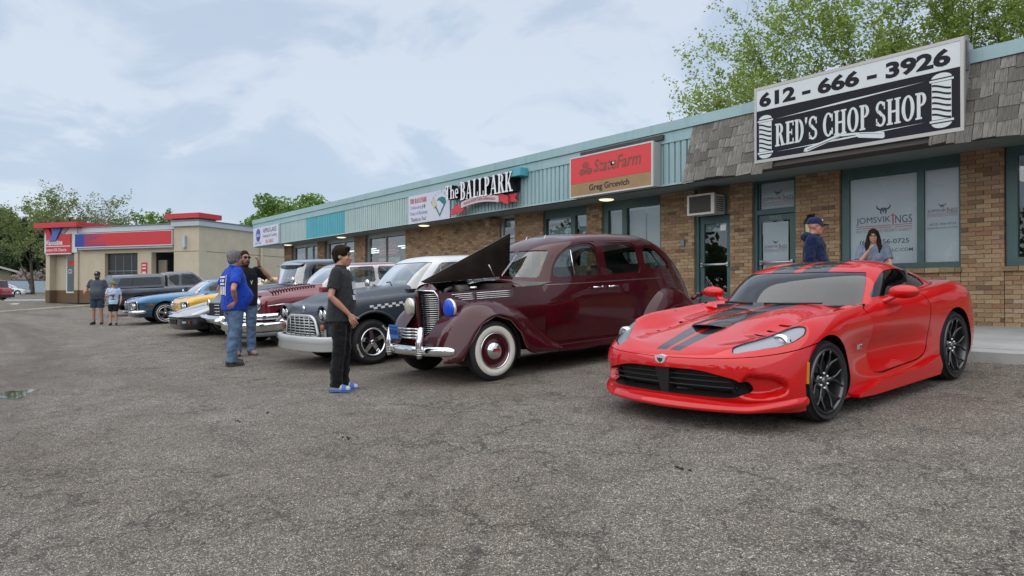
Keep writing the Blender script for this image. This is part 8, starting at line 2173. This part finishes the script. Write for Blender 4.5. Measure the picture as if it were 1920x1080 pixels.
 B = MB(); B.box(-12.61, -12.24, -.112, 1.2, 0, .8); B.box(-10.11, -9.785, -.112, 1.2, 0, .8); B.box(-12.24, -10.12, .34, 1.3, 0, .8); B.build('porch_base', Mb, sh)
 bx('porch_panel', Mw, -12.65, -9.79, -.16, 1.6, 3.15, 4.72); bx('cornice', Mtrim, -12.75, -12.65, -.1, 1.3, 3.9, 4.2)
 bx('roof_cap', Mr, -13.0, -9.3, -.6, 2.2, 4.721, 5.03)
 w = bx('window', Mw, -11.32, -10.16, .31, .35, .62, 3.1); bx('pane', mat('shop_glass', (.03, .05, .05), .06, coat=1.), -11.22, -10.22, .30, .309, .72, 3.02, w)
 bx('open_sign', mat('neon_red', (.5, .03, .03), .5), -11.1, -10.4, .29, .299, 2.35, 2.7, w); text_obj('CO', -11.12, -10.80, 2.0, .295, Mw, w, .3, bold=.02); text_obj('V', -10.5, -10.28, 2.0, .295, Mw, w, .3, bold=.02)
 # square sign
 sg = thing('oil_change_sign', 'square red sign with red and blue chevron on the white porch panel', 'sign', (sh.location.x, sh.location.y, sh.location.z - .3), tuple(sh.rotation_euler))
 MB().box(-12.4, -10.25, -.24, -.165, 3.42, 4.62).build('red_face', mat('band_red', (.50, .020, .030), .4), sg)
 B = MB(); B.box(-12.4, -10.25, -.25, -.241, 3.84, 3.89); B.box(-12.43, -10.22, -.245, -.165, 3.36, 3.42); B.build('rule_line', Mw, sg)
 text_obj('Valvoline', -12.45, -10.95, 4.12, -.245, Mw, sg, .36, bold=.03); text_obj('Instant Oil Change', -12.45, -10.6, 3.62, -.245, Mw, sg, .24, bold=.02)
 MB().prism([(-12.6, 5.02), (-12.10, 5.02), (-11.85, 4.45), (-12.05, 4.22)], -.30, -.17).build('red_chevron', Mr, sg)
 MB().prism([(-11.70, 5.02), (-11.02, 5.02), (-11.48, 4.22), (-12.05, 4.215), (-11.85, 4.44)], -.31, -.17).build('blue_chevron', mat('chevron_blue', (.03, .13, .48), .4), sg)
 MB().prism([(-11.0, 5.02), (-10.4, 5.02), (-10.9, 4.65), (-11.2, 4.65)], -.20, -.17).build('chevron_shadow', mat('shadow_grey', (.28, .30, .32), .5), sg)  # flat grey shape paints the shadow right of the V
oil_shop()

# ============================================================ TREES
def leaf_mat(name, c, var=.35, trans=.35):
 m, t = new_mat(name); n = t.n; b = t.bsdf
 geo = t.new('ShaderNodeNewGeometry'); nz = t.noise(.55, 3, .6)
 f = t.math('ADD', t.math('MULTIPLY', geo.outputs['Random Per Island'], .6), t.math('MULTIPLY', nz, .5))
 col = t.ramp(f, [(.15, [x * (1 - var) for x in c]), (.55, c), (.95, [min(1, x * (1 + var) + .01) for x in c])]); t.link(col, b.inputs['Base Color']); b.inputs['Roughness'].default_value = .6
 tr = t.new('ShaderNodeBsdfTranslucent'); t.link(col, tr.inputs[0]); mx = t.new('ShaderNodeMixShader', {'Fac': trans}); t.link(b.outputs[0], mx.inputs[1]); t.link(tr.outputs[0], mx.inputs[2]); t.link(mx.outputs[0], n['Material Output'].inputs[0]); return m
M_bark = mat('bark', (.075, .062, .05), .95, var=.3, vscale=4, bump=.6, bscale=18); M_bark_d = mat('dark_bark', (.035, .03, .026), .95, var=.3, vscale=4)
L_spring = leaf_mat('spring_leaf', (.26, .35, .065), .3, .45); L_olive = leaf_mat('olive_leaf', (.19, .24, .08)); L_dark = leaf_mat('dark_leaf', (.065, .105, .035)); L_bright = leaf_mat('bright_leaf', (.15, .26, .045)); L_bloom = leaf_mat('blossom', (.42, .33, .31), .2)
def leaf_mesh(name, pts, size, m, parent, R_, flat=.75):
 n = len(pts); C_ = np.asarray(pts, float)
 u = R_.normal(size=(n, 3)); u[:, 2] *= .6; u /= np.linalg.norm(u, axis=1)[:, None]; w = np.cross(u, R_.normal(size=(n, 3))); w /= np.linalg.norm(w, axis=1)[:, None]
 s = size * R_.uniform(.6, 1.35, (n, 1)); a, b = u * s, w * s * .55
 v = np.stack([C_ - a, C_ + b, C_ + a, C_ - b], 1).reshape(-1, 3); f = np.arange(4 * n).reshape(n, 4)
 me = bpy.data.meshes.new(name); me.vertices.add(4 * n); me.vertices.foreach_set('co', v.ravel()); me.loops.add(4 * n); me.loops.foreach_set('vertex_index', f.ravel()); me.polygons.add(n); me.polygons.foreach_set('loop_start', np.arange(0, 4 * n, 4)); me.update(); me.validate()
 me.materials.append(m); return link(name, me, None, parent)
def tree(name, label, x, y, z, H, spread, lm, leaves, lsize, seed, trunk_h=.22, bark=None, lean=(0, 0), up=.75, depth=5, group=None, bare=.0, tw=1.0):
 R_ = np.random.RandomState(seed); root = thing(name, label, 'tree', (x, y, z), None, group)
 tb, lb, tips = MB(), MB(), []
 def grow(p, d, L, r, k):
  n = 4; pts, rs = [p], [r]; dd = d.copy()
  for i in range(n):
   dd = dd + R_.normal(0, .13 if k else .05, 3) + np.array((0, 0, .05 * up)); dd /= np.linalg.norm(dd); p = p + dd * L / n; pts.append(p); rs.append(r * (1 - .45 * (i + 1) / n))
  (tb if k == 0 else lb).tube(pts, rs, 7 if k < 2 else (5 if k < 3 else 3), caps=False)
  if k >= 2: tips.extend([(q, L) for q in pts[1:]])
  if k >= depth: return
  nb = (4 + R_.randint(0, 2)) if k == 0 else 2 + (R_.rand() < .75)
  for j in range(nb):
   i = n if (j == 0 or k == 0 and j < 3) else R_.randint(1, n + 1); q = pts[i]; az = R_.uniform(0, 2 * PI) if k else 2 * PI * (j + R_.uniform(-.25, .25)) / nb
   sp = R_.uniform(.35, .75) * (1 if k else spread / H * 2.4); nd = dd * math.cos(sp) + (np.array((math.cos(az), math.sin(az), 0)) + .15 * R_.normal(size=3)) * math.sin(sp); nd[2] = nd[2] * .8 + up * .22; nd /= np.linalg.norm(nd)
   grow(q, nd, L * R_.uniform(.62, .86), rs[i] * (.62 if k else .55), k + 1)
 L0 = H * trunk_h; grow(np.zeros(3), np.array((lean[0], lean[1], 1.)), L0 * 1.0, H * .017 * tw, 0)
 # scale to the wanted height and spread
 T = np.array([t for t, _ in tips]); sz = H / (T[:, 2].max() + .3); sx = spread / (np.percentile(np.hypot(T[:, 0] - lean[0] * H * .3, T[:, 1]), 92) + .1)
 S_ = np.array((sx, sx, sz))
 for m_ in (tb, lb): m_.v = [tuple(np.array(p) * S_) for p in m_.v]
 tb.build('trunk', bark or M_bark, root, fixn=False); tag(lb.build('branches', bark or M_bark, root, fixn=False), kind='stuff')
 T = T * S_; w = R_.uniform(.0, 1.6, len(T)) ** 3 * (R_.rand(len(T)) > bare); w /= w.sum(); idx = R_.choice(len(T), leaves, p=w)
 P_ = T[idx] + R_.normal(size=(leaves, 3)) * np.array((1, 1, .8)) * ((.03 if lm is L_spring else .035) * spread)
 P_ = P_[P_[:, 2] > H * .12]
 tag(leaf_mesh('crown', P_, lsize, lm, root, R_), kind='stuff'); return root
G1 = 'spring trees behind the shop building'
for i, (px, d, H, sp, n, lab) in enumerate((
  (1345, 35., 13.6, 3.6, 8500, 'young loose-leaved tree rising behind the fascia left of the barber sign'),
  (1490, 32., 18.5, 4.6, 15000, 'tall spring tree with dark trunk above the left part of the barber sign'),
  (1640, 30., 18.5, 4.4, 15000, 'tall spring tree rising above the middle of the barber sign'),
  (1790, 28., 17.5, 4.2, 14000, 'tall spring tree rising behind the right end of the barber sign'),
  (1925, 27., 17., 4.0, 12000, 'tall spring tree above the roof at the right edge'))):
 x, y = at(px, d); tree('spring_tree', lab, x, y, .3, H, sp, L_spring, n, .074, 40 + i, .2, M_bark_d, group=G1, up=.95, depth=6, bare=.3)
G2 = 'trees beyond the garage'
for i, (px, d, H, sp, n, ls, lm, lab, br, th) in enumerate((
  (130, 74, 12.4, 5.6, 5200, .12, L_olive, 'bare-limbed tree just leafing out above the porch tower of the garage', .25, .22),
  (195, 76, 11.6, 4.0, 2800, .11, L_olive, 'thinly leafed tree right of the bare-limbed tree behind the garage', .3, .22),
  (62, 80, 12.2, 4.6, 5000, .13, L_olive, 'thin-crowned tree rising over the dark evergreens left of the garage', .2, .25),
  (275, 82, 10.6, 3.4, 5000, .17, L_bright, 'small leafy tree showing over the red band of the garage', .1, .2),
  (305, 78, 10.4, 3.0, 4200, .16, L_bright, 'small leafy tree beside the right roof cap of the garage', .1, .2))):
 x, y = at(px, d); tree('leafing_tree', lab, x, y, .9, H, sp, lm, n, ls, 60 + i, th, None, group=G2, depth=6, bare=br, tw=.9)
def dense_tree(name, label, x, y, z, H, rx, lm, n, ls, seed, z0=.12, group=None, blobs=16, top=.6, trunk=True):
 R_ = np.random.RandomState(seed); root = thing(name, label, 'tree' if trunk else 'shrub', (x, y, z), None, group)
 MB().tube([(0, 0, -.2), (.1, 0, H * .3), (0, .1, H * .7)], [H * .03, H * .022, H * .006], 8).build('trunk', M_bark, root)
 P_ = []
 for i in range(blobs):
  h = R_.uniform(z0, .95); r = rx * (1 - abs(h - .42) * top * 1.3) * R_.uniform(.3, .85); a = R_.uniform(0, 2 * PI); c = np.array((r * math.cos(a), r * math.sin(a), h * H)); s = rx * R_.uniform(.28, .48)
  k = n // blobs; v = R_.normal(size=(k, 3)); v /= np.linalg.norm(v, axis=1)[:, None]; P_.append(c + v * s * R_.uniform(.55, 1.1, (k, 1)) * np.array((1, 1, .8)))
 P_ = np.concatenate(P_); P_ = P_[P_[:, 2] > .1]
 tag(leaf_mesh('crown', P_, ls, lm, root, R_), kind='stuff'); return root
G3 = 'dark evergreens left of the garage'
for i, (px, d, H, rx, lab) in enumerate(((-12, 112, 14.5, 5.4, 'dark evergreen cut by the left edge of the view'), (28, 110, 13.6, 5., 'dark evergreen behind the blossoming tree at the left'), (72, 108, 12.6, 4.8, 'dark evergreen right beside the garage porch tower'), (112, 112, 12., 5., 'dark evergreen mostly hidden behind the garage porch tower'))):
 x, y = at(px, d); dense_tree('evergreen_tree', lab, x, y, 1.0, H, rx, L_dark, 9000, .26, 80 + i, .04, G3, 26)
x, y = at(553, 58); dense_tree('leafy_tree', 'bright green leafy tree above the far end of the shop roof', x, y, .8, 8.7, 3.6, L_bright, 9000, .15, 91, .25)
x, y = at(505, 56); dense_tree('leafy_tree', 'bright green tree crown above the white heating sign', x, y, .8, 8.2, 2.6, L_bright, 6000, .14, 92, .3)
x, y = at(618, 60); dense_tree('leafy_tree', 'small green crown peeping over the roofline right of the larger one', x, y, .8, 8.6, 1.6, L_bright, 3000, .14, 93, .4)
x, y = at(506, 50); dense_tree('green_shrub', 'big green shrub in the gap between garage and shop building', x, y, .8, 4.6, 1.9, L_bright, 8000, .12, 94, .05, None, 18, .5, False)
x, y = at(55, 88)
for i, (px, d, H, lab) in enumerate(((38, 91, 3.6, 'pale pink blossoming tree before the dark evergreens'), (78, 89, 3.4, 'pink blossoming small tree beside the garage corner'))):
 x, y = at(px, d); tree('blossom_tree', lab, x, y, 1.0, H + .6, 1.9, L_bloom, 900, .16, 100 + i, .2, None, depth=5, bare=.2, group='blossoming trees by the garage')
# pale fence, house roof and wheel stops beyond the street
def pale_fence():
 f = thing('pale_fence', 'pale blue-white panel fence with dark posts along the far street', 'fence', (-104., 0, zfar(-104)))
 Mp = mat('fence_pale', (.46, .55, .66), .6, var=.05); Mpo = mat('fence_post', (.06, .07, .085), .6)
 for k in range(14):
  y0 = -10 + k * 2.6; MB().box(-.03, .03, y0 + .09, y0 + 2.51, .08, 1.5).build('fence_panel', Mp, f); MB().box(-.08, .08, y0 - .08, y0 + .08, 0, 1.62).build('post', Mpo, f); MB().box(-.045, .045, y0 + .09, y0 + 2.51, 1.501, 1.56).build('rail', Mpo, f)
pale_fence()
hs_ = thing('bungalow', 'low house with pale roof edge behind the fence at the left', 'house', (-117., -.5, 1.75), (0, 0, .1))
MB().box(-4, 4, -7, 7, 0, 2.7).build('wall', mat('house_siding', (.26, .23, .17), .8, var=.1), hs_)
B = MB(); B.prism([(-7.8, 2.6), (0, 4.9), (7.8, 2.6), (7.6, 2.45), (0, 4.7), (-7.6, 2.45)], -4.6, 4.6, 0, 'x'); B.build('roof', mat('house_roof', (.20, .19, .17), .9), hs_)
B = MB(); B.prism([(-7.85, 2.55), (0, 4.95), (7.85, 2.55), (7.85, 2.3), (0, 4.7), (-7.85, 2.3)], 4.61, 4.7, 0, 'x'); B.build('barge_board', mat('barge_white', (.5, .5, .48), .7), hs_)
MB().box(4.0, 4.05, -3.5, -1.5, .8, 2.0).build('window', mat('shop_glass', (.03, .05, .05), .06, coat=1.), hs_)
for i, px in enumerate((45, 71)):
 x, y = at(px, 88); b = MB(); b.prism([(-.12, 0), (.12, 0), (.09, .16), (-.09, .16)], -1., 1., 0, 'y'); o = b.build('wheel_stop', mat('stop_paint', (.62, .47, .24), .7), None, (x, y, zfar(x)), (0, 0, .1)); tag(o, ('left' if i == 0 else 'right') + ' one of two cream wheel stops on the far street', 'wheel stop', 'wheel stops before the pale fence')
# trees across the road behind the viewer
mbk_ = []; R_ = np.random.RandomState(5)
for k in range(15):
 cx, cy = -52 + k * 6.6 + R_.uniform(-2, 2), -34 + R_.uniform(-4, 4); h = R_.uniform(9, 15)
 for j in range(9):
  c = np.array((cx + R_.normal() * 2., cy + R_.normal() * 2., h * R_.uniform(.2, .9) - 1.5)); v = R_.normal(size=(170, 3)); v /= np.linalg.norm(v, axis=1)[:, None]; mbk_.append(c + v * R_.uniform(1.2, 2.6) * R_.uniform(.5, 1., (170, 1)))
wd = leaf_mesh('woodland', np.concatenate(mbk_), .42, L_dark, None, R_); tag(wd, kind='stuff')
# bits of debris on the asphalt
db = MB()
for (x, y, r) in ((-5.45, 2.62, .03), (-7.1, 2.55, .02), (-2.9, 3.75, .035), (-6.9, 2.2, .03)):
 for q in range(4): db.ball((x + rnd.gauss(0, r), y + rnd.gauss(0, r * .6), lot(x, y) + .006), (r * rnd.uniform(.3, .7), r * .3, .007), 6, 4)
tag(db.build('debris', mat('dead_leaf', (.03, .024, .018), .9), None, fixn=False), kind='stuff')
far_car('white_saloon', 'white saloon parked on the far street before the pale fence', *at(15, 79), 1.1, math.radians(62), (.68, .70, .72))
far_car('red_hatchback', 'red car cut off by the left edge beyond the kerb', *at(-40, 57), .84, math.radians(-128.7), (.42, .012, .02), True)
# ============================================================ one object per loose piece of these parts
def split_loose(o):
 bm = bmesh.new(); bm.from_mesh(o.data); seen, isl = set(), []
 for v in bm.verts:
  if v in seen: continue
  st, comp = [v], []; seen.add(v)
  while st:
   q = st.pop(); comp.append(q)
   for e_ in q.link_edges:
    w = e_.other_vert(q)
    if w not in seen: seen.add(w); st.append(w)
  isl.append(comp)
 if 1 < len(isl) < 20:
  for k, comp in enumerate(isl[1:]):
   keep = set(comp); b2 = bm.copy(); b2.verts.ensure_lookup_table(); ids = {v.index for v in comp}
   bmesh.ops.delete(b2, geom=[v for v in b2.verts if v.index not in ids], context='VERTS')
   me = o.data.copy(); b2.to_mesh(me); b2.free(); c = o.copy(); c.data = me; COL.objects.link(c); c.parent = o.parent
  ids = {v.index for v in isl[0]}; bmesh.ops.delete(bm, geom=[v for v in bm.verts if v.index not in ids], context='VERTS'); bm.to_mesh(o.data)
 bm.free()
SPL = ('arch_lip', 'wheel_housing', 'belt_molding', 'ribbon_tail', 'fade_streak', 'wiper', 'wall', 'window_reveal', 'window_frame')
for o in list(bpy.data.objects):
 if o.type == 'MESH' and o.parent and o.name.split('.')[0] in SPL and o.data.users == 1: split_loose(o)
